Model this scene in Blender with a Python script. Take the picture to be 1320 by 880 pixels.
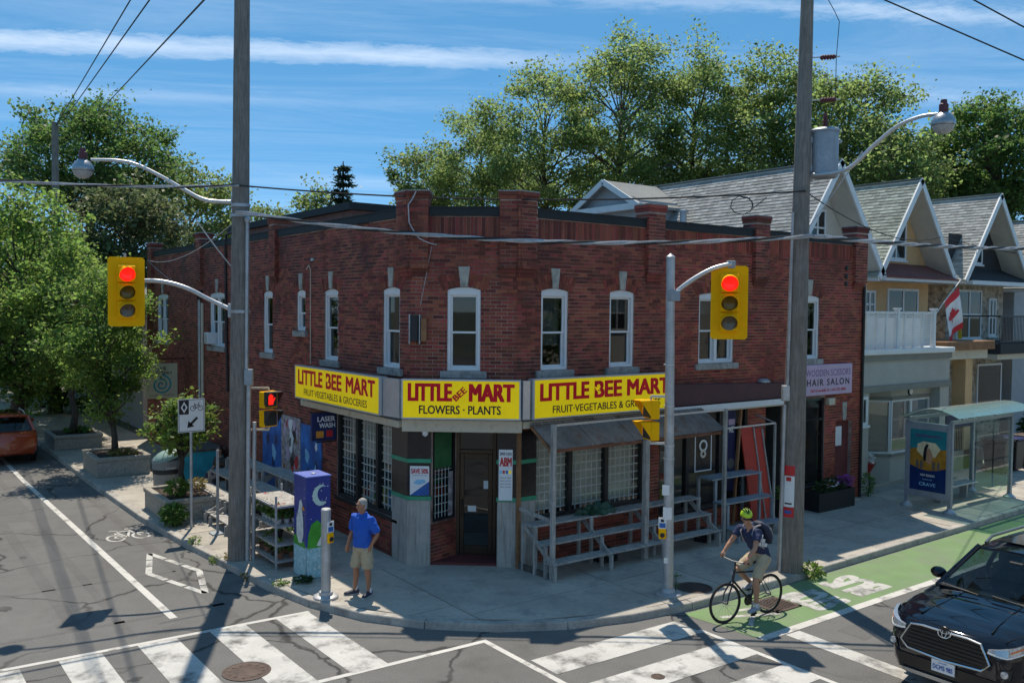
import bpy, bmesh, math, random
import numpy as np
from mathutils import Vector, Matrix
random.seed(7); np.random.seed(7)
R_ = math.radians
scene = bpy.context.scene
for o in list(bpy.data.objects): bpy.data.objects.remove(o)
COL = scene.collection

# ------------------------------------------------------------------ camera
FPX, CX, CY, CAMH = 1144.0, 660.0, 440.0, 5.2       # focal length in photo pixels (1320 wide), camera height
def _d(px, py):
    return Vector((px-CX, -(py-CY), -FPX)).normalized()
_X, _Y = _d(2223, 412.5), _d(-178, 390.5)            # the two street directions
_s = (_X+_Y).normalized(); _t = (_X-_Y).normalized()
_X = (_s+_t)/math.sqrt(2); _Y = (_s-_t)/math.sqrt(2); _Z = _X.cross(_Y)
CAMR = Matrix((_X, _Y, _Z))
CAMP = Vector((0, 0, CAMH))
cam = bpy.data.cameras.new('camera'); camo = bpy.data.objects.new('camera', cam); COL.objects.link(camo)
cam.sensor_width = 36; cam.lens = 36*FPX/1320; cam.clip_start = .1; cam.clip_end = 3000
m4 = CAMR.to_4x4(); m4.translation = CAMP; camo.matrix_world = m4
scene.camera = camo
def ray(px, py): return CAMR @ Vector((px-CX, -(py-CY), -FPX))
def G(px, py, z=0.0):
    r = ray(px, py); return CAMP + r*((z-CAMH)/r.z)
def onY(px, py, y): r = ray(px, py); return CAMP + r*(y/r.y)
def onX(px, py, x): r = ray(px, py); return CAMP + r*(x/r.x)
def atd(px, py, w):
    r = ray(px, py); fw = ray(CX, CY); return CAMP + r*((Vector(w)-CAMP).dot(fw)/r.dot(fw))

# ------------------------------------------------------------------ light
SUN_EL, SUN_AZ = R_(64), math.atan2(.215, .43)
sd = bpy.data.lights.new('sun', 'SUN'); so = bpy.data.objects.new('sun', sd); COL.objects.link(so)
sd.energy = 2.0; sd.angle = R_(.53); sd.color = (1.0, .89, .74)
_to = Vector((math.sin(SUN_AZ)*math.cos(SUN_EL), math.cos(SUN_AZ)*math.cos(SUN_EL), math.sin(SUN_EL)))
so.rotation_euler = _to.to_track_quat('Z', 'Y').to_euler(); so.location = _to*60
world = bpy.data.worlds.new('World'); scene.world = world; world.use_nodes = True
wt = world.node_tree; wn, wl = wt.nodes, wt.links
for n in list(wn): wn.remove(n)
def wnode(t, **k):
    n = wn.new(t)
    for a, b in k.items(): setattr(n, a, b)
    return n
def wmath(op, a, b=None, c=None, clamp=False):
    n = wnode('ShaderNodeMath', operation=op, use_clamp=clamp)
    for i, v in enumerate((a, b, c)):
        if v is None: continue
        if isinstance(v, (int, float)): n.inputs[i].default_value = v
        else: wl.new(v, n.inputs[i])
    return n.outputs[0]
sky = wnode('ShaderNodeTexSky', sky_type='NISHITA', sun_disc=False, sun_elevation=SUN_EL, sun_rotation=SUN_AZ,
            air_density=1.0, dust_density=0.0, ozone_density=1.4, altitude=5500)
grade = wnode('ShaderNodeHueSaturation'); grade.inputs['Saturation'].default_value = 1.2; grade.inputs['Value'].default_value = 1.0; grade.inputs['Hue'].default_value = .488
wl.new(sky.outputs[0], grade.inputs['Color'])
def wscale(sock, k):
    n = wnode('ShaderNodeVectorMath', operation='SCALE'); wl.new(sock, n.inputs[0]); n.inputs['Scale'].default_value = k; return n.outputs[0]
gam = wnode('ShaderNodeGamma'); gam.inputs[1].default_value = 1.0; wl.new(wscale(grade.outputs[0], 1/9.0), gam.inputs[0])
_mn = wnode('ShaderNodeVectorMath', operation='MINIMUM'); wl.new(wscale(gam.outputs[0], 9.0), _mn.inputs[0]); _mn.inputs[1].default_value = (30, 30, 30); 
_vm = wnode('ShaderNodeMixRGB'); _vm.inputs[0].default_value = .58; wl.new(_mn.outputs[0], _vm.inputs[1]); _vm.inputs[2].default_value = (.55, 1.75, 3.2, 1)   # thin even high haze over the whole dome
skyc = _vm.outputs[0]
# cirrus and an old contrail on a flat cloud layer: coordinates on the layer = direction.xy / direction.z
tc = wnode('ShaderNodeTexCoord'); sp = wnode('ShaderNodeSeparateXYZ'); wl.new(tc.outputs['Generated'], sp.inputs[0])
zz = wmath('MAXIMUM', sp.outputs[2], .03)
qx, qy = wmath('DIVIDE', sp.outputs[0], zz), wmath('DIVIDE', sp.outputs[1], zz)
def q_of(px, py):
    r = ray(px, py); return Vector((r.x/r.z, r.y/r.z))
q1, q2 = q_of(0, 52), q_of(740, 82)
ta = (q2-q1); Lc = ta.length; ta.normalize(); na = Vector((-ta.y, ta.x))
al = wmath('ADD', wmath('MULTIPLY', wmath('SUBTRACT', qx, q1.x), ta.x), wmath('MULTIPLY', wmath('SUBTRACT', qy, q1.y), ta.y))
ac = wmath('ADD', wmath('MULTIPLY', wmath('SUBTRACT', qx, q1.x), na.x), wmath('MULTIPLY', wmath('SUBTRACT', qy, q1.y), na.y))
def wnoise(sx, sy, scale, detail=6, rough=.6, dist=0.0):
    cb = wnode('ShaderNodeCombineXYZ'); wl.new(wmath('MULTIPLY', al, sx), cb.inputs[0]); wl.new(wmath('MULTIPLY', ac, sy), cb.inputs[1])
    n = wnode('ShaderNodeTexNoise'); n.inputs['Scale'].default_value = scale; n.inputs['Detail'].default_value = detail
    n.inputs['Roughness'].default_value = rough; n.inputs['Distortion'].default_value = dist
    wl.new(cb.outputs[0], n.inputs['Vector']); return n.outputs[0]
def band(center, halfw, noisev, amp):
    d = wmath('ABSOLUTE', wmath('ADD', wmath('SUBTRACT', ac, center), wmath('MULTIPLY', wmath('SUBTRACT', noisev, .5), amp)))
    return wmath('SUBTRACT', 1.0, wmath('DIVIDE', d, halfw), clamp=True)
nz1 = wnoise(2.2, 3.2, 3.0, 9, .72, .3)
nz2 = wnoise(.5, 2.2, 1.5, 6, .6, .4)
nz3 = wnoise(.3, 1.0, 1.5, 8, .66, .9)
endf = wmath('SUBTRACT', 1.0, wmath('MULTIPLY', wmath('SUBTRACT', al, Lc*.72), 1.0/(Lc*.38), clamp=True))
trail = wmath('MULTIPLY', wmath('MULTIPLY', wmath('POWER', band(0.0, .17, nz1, .26), .7), wmath('ADD', .35, wmath('MULTIPLY', nz2, .75))), endf)
wisp = wmath('MULTIPLY', wmath('SUBTRACT', nz3, .44, clamp=True), 3.2)
wisp = wmath('MULTIPLY', wisp, wmath('ADD', .25, nz1))
def ac_of(px, py): v = q_of(px, py)-q1; return v.dot(na), v.dot(ta)
for (px_, py_), hw_, am_ in (((1130, 14), .11, .5), ((1215, 128), .22, .4), ((90, 120), .22, .3), ((420, 235), .5, .3)):
    c_, a_ = ac_of(px_, py_); msk = wmath('SUBTRACT', 1.0, wmath('DIVIDE', wmath('ABSOLUTE', wmath('SUBTRACT', al, a_)), 2.2), clamp=True)
    trail = wmath('ADD', trail, wmath('MULTIPLY', wmath('MULTIPLY', band(c_, hw_, nz1, .34), msk), wmath('MULTIPLY', nz2, am_*1.6)))
cl = wmath('MULTIPLY', wmath('ADD', wmath('MULTIPLY', trail, .95), wmath('MULTIPLY', wisp, .30)), .85, clamp=True)
fade = wmath('MULTIPLY', wmath('SUBTRACT', sp.outputs[2], .02), 14.0, clamp=True)
cl = wmath('MULTIPLY', cl, fade)
mixc = wnode('ShaderNodeMixRGB'); wl.new(cl, mixc.inputs[0]); wl.new(skyc, mixc.inputs[1]); mixc.inputs[2].default_value = (4.6, 5.3, 6.2, 1)
bg = wnode('ShaderNodeBackground'); bg.inputs[1].default_value = .077; wl.new(mixc.outputs[0], bg.inputs[0])
wo = wnode('ShaderNodeOutputWorld'); wl.new(bg.outputs[0], wo.inputs[0])
scene.view_settings.view_transform = 'Standard'; scene.view_settings.look = 'None'
scene.view_settings.exposure = 1.35; scene.view_settings.gamma = 1.0
scene.render.engine = 'CYCLES'
scene.cycles.max_bounces = 8; scene.cycles.transparent_max_bounces = 24

# ------------------------------------------------------------------ helpers
class MB:
    def __init__(s): s.v = []; s.f = []; s.m = []; s.cur = 0
    def quad(s, *p):
        i = len(s.v); s.v += [tuple(q) for q in p]; s.f.append(tuple(range(i, i+len(p)))); s.m.append(s.cur)
    def raw(s, vs, fs):
        i = len(s.v); s.v += [tuple(q) for q in vs]
        for f in fs: s.f.append(tuple(i+k for k in f)); s.m.append(s.cur)
    def box(s, a, b, rz=0.0, piv=None):
        (x0, y0, z0), (x1, y1, z1) = a, b
        vs = [Vector(p) for p in ((x0,y0,z0),(x1,y0,z0),(x1,y1,z0),(x0,y1,z0),(x0,y0,z1),(x1,y0,z1),(x1,y1,z1),(x0,y1,z1))]
        if rz:
            c = Vector(piv) if piv else Vector(((x0+x1)/2, (y0+y1)/2, 0)); M = Matrix.Rotation(rz, 3, 'Z')
            vs = [M@(p-c)+c for p in vs]
        s.raw(vs, BOXF)
    def obox(s, c, ax, h):
        c = Vector(c); ax = [Vector(a).normalized() for a in ax]
        vs = [c+ax[0]*(i*h[0])+ax[1]*(j*h[1])+ax[2]*(k*h[2]) for i, j, k in ((-1,-1,-1),(1,-1,-1),(1,1,-1),(-1,1,-1),(-1,-1,1),(1,-1,1),(1,1,1),(-1,1,1))]
        s.raw(vs, BOXF)
    def bar(s, p0, p1, w, h, up=(0,0,1)):
        p0, p1 = Vector(p0), Vector(p1); d = (p1-p0); L = d.length; d.normalize()
        up = Vector(up)
        if abs(d.dot(up)) > .98: up = Vector((1,0,0))
        sx = d.cross(up).normalized(); uz = sx.cross(d)
        s.obox((p0+p1)/2, (d, sx, uz), (L/2, w/2, h/2))
    def tube(s, pts, rad, n=8, cap=True, closed=False):
        pts = [Vector(p) for p in pts]; m = len(pts)
        if not isinstance(rad, (list, tuple)): rad = [rad]*m
        base = len(s.v); prev = None
        for i, p in enumerate(pts):
            if closed: d = pts[(i+1)%m]-pts[i-1]
            else: d = pts[min(i+1, m-1)]-pts[max(i-1, 0)]
            d = d.normalized() if d.length > 1e-9 else Vector((0,0,1))
            if prev is None:
                a = Vector((0,0,1)) if abs(d.z) < .9 else Vector((1,0,0)); sx = d.cross(a).normalized()
            else:
                sx = prev-d*prev.dot(d)
                sx = sx.normalized() if sx.length > 1e-6 else d.orthogonal().normalized()
            prev = sx; sy = d.cross(sx)
            for k in range(n):
                t = 2*math.pi*k/n; s.v.append(tuple(p+sx*(math.cos(t)*rad[i])+sy*(math.sin(t)*rad[i])))
        for i in range(m if closed else m-1):
            j = (i+1) % m
            for k in range(n):
                s.f.append((base+i*n+k, base+i*n+(k+1)%n, base+j*n+(k+1)%n, base+j*n+k)); s.m.append(s.cur)
        if cap and not closed:
            s.f.append(tuple(base+k for k in range(n))[::-1]); s.m.append(s.cur)
            s.f.append(tuple(base+(m-1)*n+k for k in range(n))); s.m.append(s.cur)
    def cyl(s, p0, p1, r0, r1=None, n=12): s.tube([p0, p1], [r0, r0 if r1 is None else r1], n)
    def lathe(s, c, prof, n=20, axis=(0,0,1)):
        ax = Vector(axis).normalized(); a = ax.orthogonal().normalized(); b = ax.cross(a); c = Vector(c); base = len(s.v)
        for r, h in prof:
            for k in range(n):
                t = 2*math.pi*k/n; s.v.append(tuple(c+ax*h+a*(math.cos(t)*r)+b*(math.sin(t)*r)))
        for i in range(len(prof)-1):
            for k in range(n):
                s.f.append((base+i*n+k, base+i*n+(k+1)%n, base+(i+1)*n+(k+1)%n, base+(i+1)*n+k)); s.m.append(s.cur)
        s.f.append(tuple(base+k for k in range(n))[::-1]); s.m.append(s.cur)
        s.f.append(tuple(base+(len(prof)-1)*n+k for k in range(n))); s.m.append(s.cur)
    def prism(s, poly, fr, d0, d1):
        """2-D outline (u,z) in frame fr, from depth d0 to d1 along the frame's outward normal"""
        n = len(poly); a = [fr(u, z, d0) for u, z in poly]; b = [fr(u, z, d1) for u, z in poly]
        s.raw(a+b, [tuple(range(n))[::-1], tuple(range(n, 2*n))]+[(i, (i+1)%n, n+(i+1)%n, n+i) for i in range(n)])
    def fbox(s, fr, u0, u1, z0, z1, d0, d1): s.prism([(u0,z0),(u1,z0),(u1,z1),(u0,z1)], fr, d0, d1)
    def build(s, name, mats, parent=None, smooth=False, bevel=0.0, bseg=1, recalc=True, sub=0, loc=None):
        me = bpy.data.meshes.new(name)
        off = Vector(loc) if loc is not None else None
        vs = s.v if off is None else [tuple(Vector(p)-off) for p in s.v]
        me.from_pydata(vs, [], s.f)
        if not isinstance(mats, (list, tuple)): mats = [mats]
        for m in mats: me.materials.append(MAT[m] if isinstance(m, str) else m)
        if len(mats) > 1: me.polygons.foreach_set('material_index', s.m)
        if recalc or bevel:
            bm = bmesh.new(); bm.from_mesh(me)
            bmesh.ops.recalc_face_normals(bm, faces=bm.faces)
            if bevel:
                es = [e for e in bm.edges if len(e.link_faces) == 2 and e.calc_face_angle(0) > .5]
                bmesh.ops.bevel(bm, geom=es, offset=bevel, segments=bseg, profile=.5, affect='EDGES', clamp_overlap=True)
            bm.to_mesh(me); bm.free()
        if smooth:
            me.polygons.foreach_set('use_smooth', [True]*len(me.polygons))
            if smooth != 'all': me.set_sharp_from_angle(angle=R_(38))
        o = bpy.data.objects.new(name, me); COL.objects.link(o)
        if off is not None: o.location = off
        if sub:
            md = o.modifiers.new('sub', 'SUBSURF'); md.levels = md.render_levels = sub
        if parent is not None: setpar(o, parent)
        return o
BOXF = [(0,3,2,1),(4,5,6,7),(0,1,5,4),(1,2,6,5),(2,3,7,6),(3,0,4,7)]
def wmat(o):
    M = Matrix.LocRotScale(o.location, o.rotation_euler, o.scale)
    return wmat(o.parent) @ o.matrix_parent_inverse @ M if o.parent else M
def setpar(o, p):
    o.parent = p; o.matrix_parent_inverse = wmat(p).inverted()
def tag(o, label=None, cat=None, group=None, kind=None):
    if label: o['label'] = label
    if cat: o['category'] = cat
    if group: o['group'] = group
    if kind: o['kind'] = kind
    return o
def thing(name, label, cat, loc=(0,0,0), group=None, rz=0.0):
    o = bpy.data.objects.new(name, None); COL.objects.link(o); o.location = loc; o.rotation_euler = (0,0,rz); o.empty_display_size = .2
    return tag(o, label, cat, group)
def copy_tree(o, parent=None):
    c = o.copy(); COL.objects.link(c)
    if parent is not None: c.parent = parent
    for ch in list(o.children): copy_tree(ch, c)
    return c
def frame(o, ud, nd):
    o, ud, nd = Vector(o), Vector(ud).normalized(), Vector(nd).normalized()
    def fr(u, z, d=0.0): return o+ud*u+nd*d+Vector((0,0,z))
    fr.o, fr.u, fr.n = o, ud, nd
    return fr
def rx(o, m): o.rotation_euler = m; return o

# ------------------------------------------------------------------ materials
MAT = {}
def M(name, col, rough=.7, metal=0.0, var=.18, scale=3.0, bump=0.0, bscale=30.0, island=0.0, spec=.5, coat=0.0, streak=None, stain=None, emit=None, hue=0.0):
    m = bpy.data.materials.new(name); m.use_nodes = True; nt = m.node_tree; n, l = nt.nodes, nt.links
    b = n['Principled BSDF']; b.inputs['Roughness'].default_value = rough; b.inputs['Metallic'].default_value = metal
    b.inputs['Specular IOR Level'].default_value = spec; b.inputs['Coat Weight'].default_value = coat; b.inputs['Coat Roughness'].default_value = .04
    tc = n.new('ShaderNodeTexCoord'); base = n.new('ShaderNodeRGB'); base.outputs[0].default_value = (*col, 1); out = base.outputs[0]
    def noise(sc, det=4, ro=.6, vec=None):
        x = n.new('ShaderNodeTexNoise'); x.inputs['Scale'].default_value = sc; x.inputs['Detail'].default_value = det; x.inputs['Roughness'].default_value = ro
        l.new(vec or tc.outputs['Object'], x.inputs['Vector']); return x.outputs[0]
    def mr(v, a, b_, c=.25, d=.75):
        x = n.new('ShaderNodeMapRange'); x.inputs[1].default_value = c; x.inputs[2].default_value = d; x.inputs[3].default_value = a; x.inputs[4].default_value = b_
        l.new(v, x.inputs[0]); return x.outputs[0]
    def hsv(c, val=None, h=None):
        x = n.new('ShaderNodeHueSaturation'); l.new(c, x.inputs['Color'])
        if val is not None: l.new(val, x.inputs['Value'])
        if h is not None: l.new(h, x.inputs['Hue'])
        return x.outputs[0]
    if var:
        out = hsv(out, mr(noise(scale), 1-var, 1+var))
        out = hsv(out, mr(noise(scale*9, 3), 1-var*.5, 1+var*.5))
    if island:
        ge = n.new('ShaderNodeNewGeometry'); oi = n.new('ShaderNodeObjectInfo')
        ad = n.new('ShaderNodeMath'); ad.operation = 'ADD'; l.new(ge.outputs['Random Per Island'], ad.inputs[0]); l.new(oi.outputs['Random'], ad.inputs[1])
        fr_ = n.new('ShaderNodeMath'); fr_.operation = 'FRACT'; l.new(ad.outputs[0], fr_.inputs[0])
        h = None
        if hue:
            w = n.new('ShaderNodeMath'); w.operation = 'MULTIPLY'; l.new(fr_.outputs[0], w.inputs[0]); w.inputs[1].default_value = 7.3
            w2 = n.new('ShaderNodeMath'); w2.operation = 'FRACT'; l.new(w.outputs[0], w2.inputs[0]); h = mr(w2.outputs[0], .5-hue, .5+hue, 0, 1)
        out = hsv(out, mr(fr_.outputs[0], 1-island, 1+island, 0, 1), h)
    if streak or stain:
        mp = n.new('ShaderNodeMapping'); l.new(tc.outputs['Object'], mp.inputs[0])
        mp.inputs['Scale'].default_value = (6, 6, .5) if streak else (1, 1, 1)
        col2, lo, hi, sc = streak or stain
        mx = n.new('ShaderNodeMixRGB'); l.new(mr(noise(sc, 6, .65, mp.outputs[0]), 0, 1, lo, hi), mx.inputs[0]); l.new(out, mx.inputs[1]); mx.inputs[2].default_value = (*col2, 1); out = mx.outputs[0]
    l.new(out, b.inputs['Base Color'])
    if bump:
        bp = n.new('ShaderNodeBump'); bp.inputs['Strength'].default_value = bump; bp.inputs['Distance'].default_value = .01
        l.new(noise(bscale, 5), bp.inputs['Height']); l.new(bp.outputs[0], b.inputs['Normal'])
    if emit:
        l.new(out, b.inputs['Emission Color']); b.inputs['Emission Strength'].default_value = emit
    MAT[name] = m
    return m
def glass_mat(name, tint=(.8,.88,.86), refl=.06, rough=.02, dark=0.0, dcol=(.01,.012,.014)):
    """clear pane: transparent with a Fresnel reflection; dark = share of opaque tint"""
    m = bpy.data.materials.new(name); m.use_nodes = True; nt = m.node_tree; n, l = nt.nodes, nt.links
    for x in list(n): n.remove(x)
    tr = n.new('ShaderNodeBsdfTransparent'); tr.inputs[0].default_value = (*tint, 1)
    gl = n.new('ShaderNodeBsdfGlossy'); gl.inputs['Roughness'].default_value = rough
    lw = n.new('ShaderNodeLayerWeight'); lw.inputs[0].default_value = .5; pw = n.new('ShaderNodeMath'); pw.operation = 'POWER'; pw.inputs[1].default_value = 5; l.new(lw.outputs['Facing'], pw.inputs[0])   # Schlick, same from both sides
    ad = n.new('ShaderNodeMath'); ad.operation = 'MULTIPLY_ADD'; ad.inputs[1].default_value = .95; ad.inputs[2].default_value = .05+refl; ad.use_clamp = True; l.new(pw.outputs[0], ad.inputs[0])
    base = tr
    if dark:
        df = n.new('ShaderNodeBsdfDiffuse'); df.inputs[0].default_value = (*dcol, 1); mx0 = n.new('ShaderNodeMixShader'); mx0.inputs[0].default_value = dark
        l.new(tr.outputs[0], mx0.inputs[1]); l.new(df.outputs[0], mx0.inputs[2]); base = mx0
    mx = n.new('ShaderNodeMixShader'); l.new(ad.outputs[0], mx.inputs[0]); l.new(base.outputs[0], mx.inputs[1]); l.new(gl.outputs[0], mx.inputs[2])
    o = n.new('ShaderNodeOutputMaterial'); l.new(mx.outputs[0], o.inputs[0]); MAT[name] = m
def leaf_mat(name, col, trans=.45, var=.4, hue=.025):
    m = bpy.data.materials.new(name); m.use_nodes = True; nt = m.node_tree; n, l = nt.nodes, nt.links
    for x in list(n): n.remove(x)
    ge = n.new('ShaderNodeNewGeometry'); hs = n.new('ShaderNodeHueSaturation'); hs.inputs['Color'].default_value = (*col, 1)
    def mr(v, a, b_):
        x = n.new('ShaderNodeMapRange'); x.inputs[3].default_value = a; x.inputs[4].default_value = b_; l.new(v, x.inputs[0]); return x.outputs[0]
    l.new(mr(ge.outputs['Random Per Island'], 1-var, 1+var), hs.inputs['Value'])
    w = n.new('ShaderNodeMath'); w.operation = 'MULTIPLY'; w.inputs[1].default_value = 7.7; l.new(ge.outputs['Random Per Island'], w.inputs[0])
    w2 = n.new('ShaderNodeMath'); w2.operation = 'FRACT'; l.new(w.outputs[0], w2.inputs[0]); l.new(mr(w2.outputs[0], .5-hue, .5+hue), hs.inputs['Hue'])
    df = n.new('ShaderNodeBsdfPrincipled'); df.inputs['Roughness'].default_value = .5; df.inputs['Specular IOR Level'].default_value = .3; l.new(hs.outputs[0], df.inputs['Base Color'])
    br = n.new('ShaderNodeHueSaturation'); br.inputs['Value'].default_value = 1.85; br.inputs['Hue'].default_value = .492; l.new(hs.outputs[0], br.inputs['Color'])
    ts = n.new('ShaderNodeBsdfTranslucent'); l.new(br.outputs[0], ts.inputs[0])
    mx = n.new('ShaderNodeMixShader'); mx.inputs[0].default_value = trans; l.new(df.outputs[0], mx.inputs[1]); l.new(ts.outputs[0], mx.inputs[2])
    o = n.new('ShaderNodeOutputMaterial'); l.new(mx.outputs[0], o.inputs[0]); MAT[name] = m

M('brick', (.225, .054, .033), .82, island=.5, hue=.012, var=.28, scale=.55, bump=.3, bscale=60, stain=((.05,.022,.018), .52, .8, .9))
M('brick_alt', (.265, .058, .034), .82, island=.4, hue=.012, var=.28, scale=.55, bump=.3, bscale=60, stain=((.07,.026,.02), .54, .8, .9))
M('mortar', (.42, .32, .275), .9, var=.3, scale=1.2, bump=.3, stain=((.12,.06,.05), .46, .64, .8))
M('stone', (.42, .40, .35), .8, var=.22, scale=6, bump=.2, stain=((.2,.19,.17), .5, .75, 5))
M('sill', (.36, .35, .33), .8, var=.25, scale=6, bump=.2, stain=((.14,.14,.13), .45, .75, 7))
M('white_frame', (.74, .75, .76), .45, var=.06, scale=6)
M('cap_metal', (.014, .017, .019), .7, var=.2, scale=3)
M('roof_tar', (.09, .09, .09), .9)
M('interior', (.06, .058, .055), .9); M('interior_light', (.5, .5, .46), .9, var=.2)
M('curtain', (.15, .15, .14), .9, var=.3, scale=9)
M('cream', (.58, .52, .40), .6, var=.12, scale=4, stain=((.3,.24,.16), .55, .8, 4))
M('blind_pale', (.52, .53, .48), .9, var=.25, scale=2)  # blind colour, kept pale to stand in for the panes' street reflection too
M('maroon', (.085, .03, .035), .6, var=.2, scale=3)
M('pillar_concrete', (.40, .385, .35), .85, var=.15, scale=3, bump=.25, bscale=60, streak=((.17,.16,.15), .48, .78, 3))
M('tile_black', (.018, .016, .017), .18, var=.3, scale=7)
M('tile_green', (.03, .30, .17), .35)
M('bronze', (.075, .05, .032), .38, metal=.7, var=.2)
M('door_step', (.13, .03, .03), .8, var=.25)
M('black_frame', (.018, .018, .02), .45)
M('sign_yellow', (.86, .64, .006), .5, var=.06, scale=2, spec=.2, emit=.11)  # slight glow added to raise the brightness of the sign face
M('sign_red', (.42, .008, .018), .5, spec=.2, emit=.06); M('ink', (.012, .012, .014), .5); M('paper_white', (.78, .79, .80), .6, var=.05)  # sign_red has a weak added glow to brighten the lettering
M('alu', (.55, .56, .57), .4, metal=.6, var=.12); M('galv', (.44, .46, .48), .5, metal=.55, var=.22, scale=4, bump=.1)
M('galv_paint', (.30, .34, .38), .5, metal=.25, var=.2, scale=3, streak=((.2,.2,.2), .55, .8, 2))
M('navy', (.012, .02, .10), .4); M('teal_paint', (.03, .35, .45), .5, var=.25); M('print_blue', (.02, .16, .52), .5, var=.5, scale=2.2, stain=((.01,.05,.25), .4, .7, 2))
M('print_sky', (.25, .55, .80), .5, var=.2); M('print_grey', (.36, .34, .36), .5, var=.9, scale=9, stain=((.22,.06,.05), .5, .7, 14))
M('print_red', (.55, .02, .025), .5); M('print_green', (.04, .15, .06), .5, var=.4, scale=4); M('print_orange', (.75, .30, .03), .5, var=.2)
M('print_pink', (.55, .40, .55), .5, var=.06); M('print_purple', (.14, .05, .19), .5)
M('wood_grey', (.40, .385, .36), .85, var=.3, scale=5, bump=.4, bscale=45, streak=((.16,.15,.14), .45, .75, 3))
M('wood_brown', (.26, .13, .06), .8, var=.35, scale=5, bump=.3)
M('wood_dark', (.10, .085, .075), .85, var=.35, scale=5, bump=.4)
M('awning_tin', (.21, .17, .145), .85, metal=.0, var=.35, scale=2.5, stain=((.17,.075,.035), .52, .72, 4))
M('rust', (.19, .075, .04), .85, var=.35, scale=8)
M('red_board', (.48, .035, .02), .5, var=.15)
M('pole_wood', (.235, .21, .185), .88, var=.2, scale=4, bump=.5, bscale=30, streak=((.12,.105,.09), .42, .72, 5))
M('concrete', (.39, .36, .31), .9, var=.2, scale=1.1, bump=.35, bscale=60, island=.10, stain=((.24,.23,.21), .52, .75, 2.3))
M('joint', (.13, .12, .11), .95); M('kerb_stone', (.38, .36, .325), .9, var=.25, scale=2, bump=.4, island=.12, stain=((.19,.185,.175), .5, .75, 3))
M('planter_agg', (.36, .33, .28), .95, var=.3, scale=14, bump=.7, bscale=55)
M('soil', (.06, .04, .03), .95, var=.4, scale=10, bump=.8)
M('signal_yellow', (.95, .48, .003), .7, var=.06, scale=5, spec=.12); M('signal_dark', (.03, .03, .03), .5)
M('lens_red', (.95, .012, .008), .3, emit=.55); M('lens_amber_off', (.15, .12, .03), .25); M('lens_green_off', (.14, .16, .15), .25)
M('visor_in', (.16, .08, .02), .6)
M('wire', (.015, .015, .016), .6); M('cable_grey', (.40, .40, .41), .5, var=.35, scale=2.5)
M('lamp_steel', (.34, .36, .38), .35, metal=.8); M('lamp_cap', (.10, .025, .03), .6)
M('box_navy', (.02, .04, .26), .45, var=.25, scale=4); M('box_water', (.24, .52, .62), .5, var=.3, scale=10, stain=((.55,.66,.7), .5, .62, 18)); M('box_green', (.05, .33, .03), .5, var=.3, scale=8)
M('box_white', (.66, .72, .72), .5, var=.25, scale=12); M('box_moon', (.50, .66, .62), .5, var=.15); M('box_top', (.10, .15, .50), .5, var=.2)
M('bin_grey', (.17, .20, .22), .55, var=.12); M('bin_lid', (.24, .36, .32), .5, var=.12)
M('iron', (.09, .065, .055), .7, metal=.4, var=.3, scale=12, bump=.6, bscale=40)
M('plastic_black', (.015, .015, .016), .5)

# ================================================================== ground, roads, pavement
def asphalt(name, col, crack=1.0):
    m = M(name, col, .88, var=.16, scale=.35, bump=.35, bscale=120, stain=((col[0]*.62, col[1]*.62, col[2]*.62), .56, .78, .9))
    nt = m.node_tree; n, l = nt.nodes, nt.links; b = n['Principled BSDF']; src = b.inputs['Base Color'].links[0].from_socket
    tc = n.new('ShaderNodeTexCoord')
    def mr(v, a, c, x, y):
        q = n.new('ShaderNodeMapRange'); q.inputs[1].default_value = a; q.inputs[2].default_value = c; q.inputs[3].default_value = x; q.inputs[4].default_value = y; l.new(v, q.inputs[0]); return q.outputs[0]
    nz = n.new('ShaderNodeTexNoise'); nz.inputs['Scale'].default_value = .9; nz.inputs['Detail'].default_value = 5; l.new(tc.outputs['Object'], nz.inputs[0])
    ad = n.new('ShaderNodeVectorMath'); ad.operation = 'MULTIPLY_ADD'; l.new(nz.outputs['Color'], ad.inputs[0]); ad.inputs[1].default_value = (1.1, 1.1, 0); l.new(tc.outputs['Object'], ad.inputs[2])
    vo = n.new('ShaderNodeTexVoronoi'); vo.feature = 'DISTANCE_TO_EDGE'; vo.inputs['Scale'].default_value = .34; l.new(ad.outputs[0], vo.inputs['Vector'])
    nm = n.new('ShaderNodeTexNoise'); nm.inputs['Scale'].default_value = .25; l.new(tc.outputs['Object'], nm.inputs[0])
    mk = n.new('ShaderNodeMath'); mk.operation = 'MULTIPLY'; l.new(mr(vo.outputs['Distance'], .004, .014, 1, 0), mk.inputs[0]); l.new(mr(nm.outputs[0], .36, .5, 0, .85*crack), mk.inputs[1])
    # fine aggregate speckle
    sp_ = n.new('ShaderNodeTexNoise'); sp_.inputs['Scale'].default_value = 55; sp_.inputs['Detail'].default_value = 2; l.new(tc.outputs['Object'], sp_.inputs[0])
    hs = n.new('ShaderNodeHueSaturation'); l.new(src, hs.inputs['Color']); l.new(mr(sp_.outputs[0], .3, .7, .72, 1.28), hs.inputs['Value'])
    mx = n.new('ShaderNodeMixRGB'); l.new(mk.outputs[0], mx.inputs[0]); l.new(hs.outputs[0], mx.inputs[1]); mx.inputs[2].default_value = (.018, .018, .018, 1); l.new(mx.outputs[0], b.inputs['Base Color'])
    return m
asphalt('asphalt', (.130, .129, .125))
asphalt('patch', (.115, .113, .11), .6)
M('ground_far', (.10, .11, .07), .95, var=.3, scale=.05)
def worn(name, col, lo, hi, under=(.12, .117, .112), sc=2.2):
    m = M(name, col, .8, var=.12, scale=2, bump=.2, bscale=90, stain=(under, lo, hi, sc))
    return m
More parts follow.
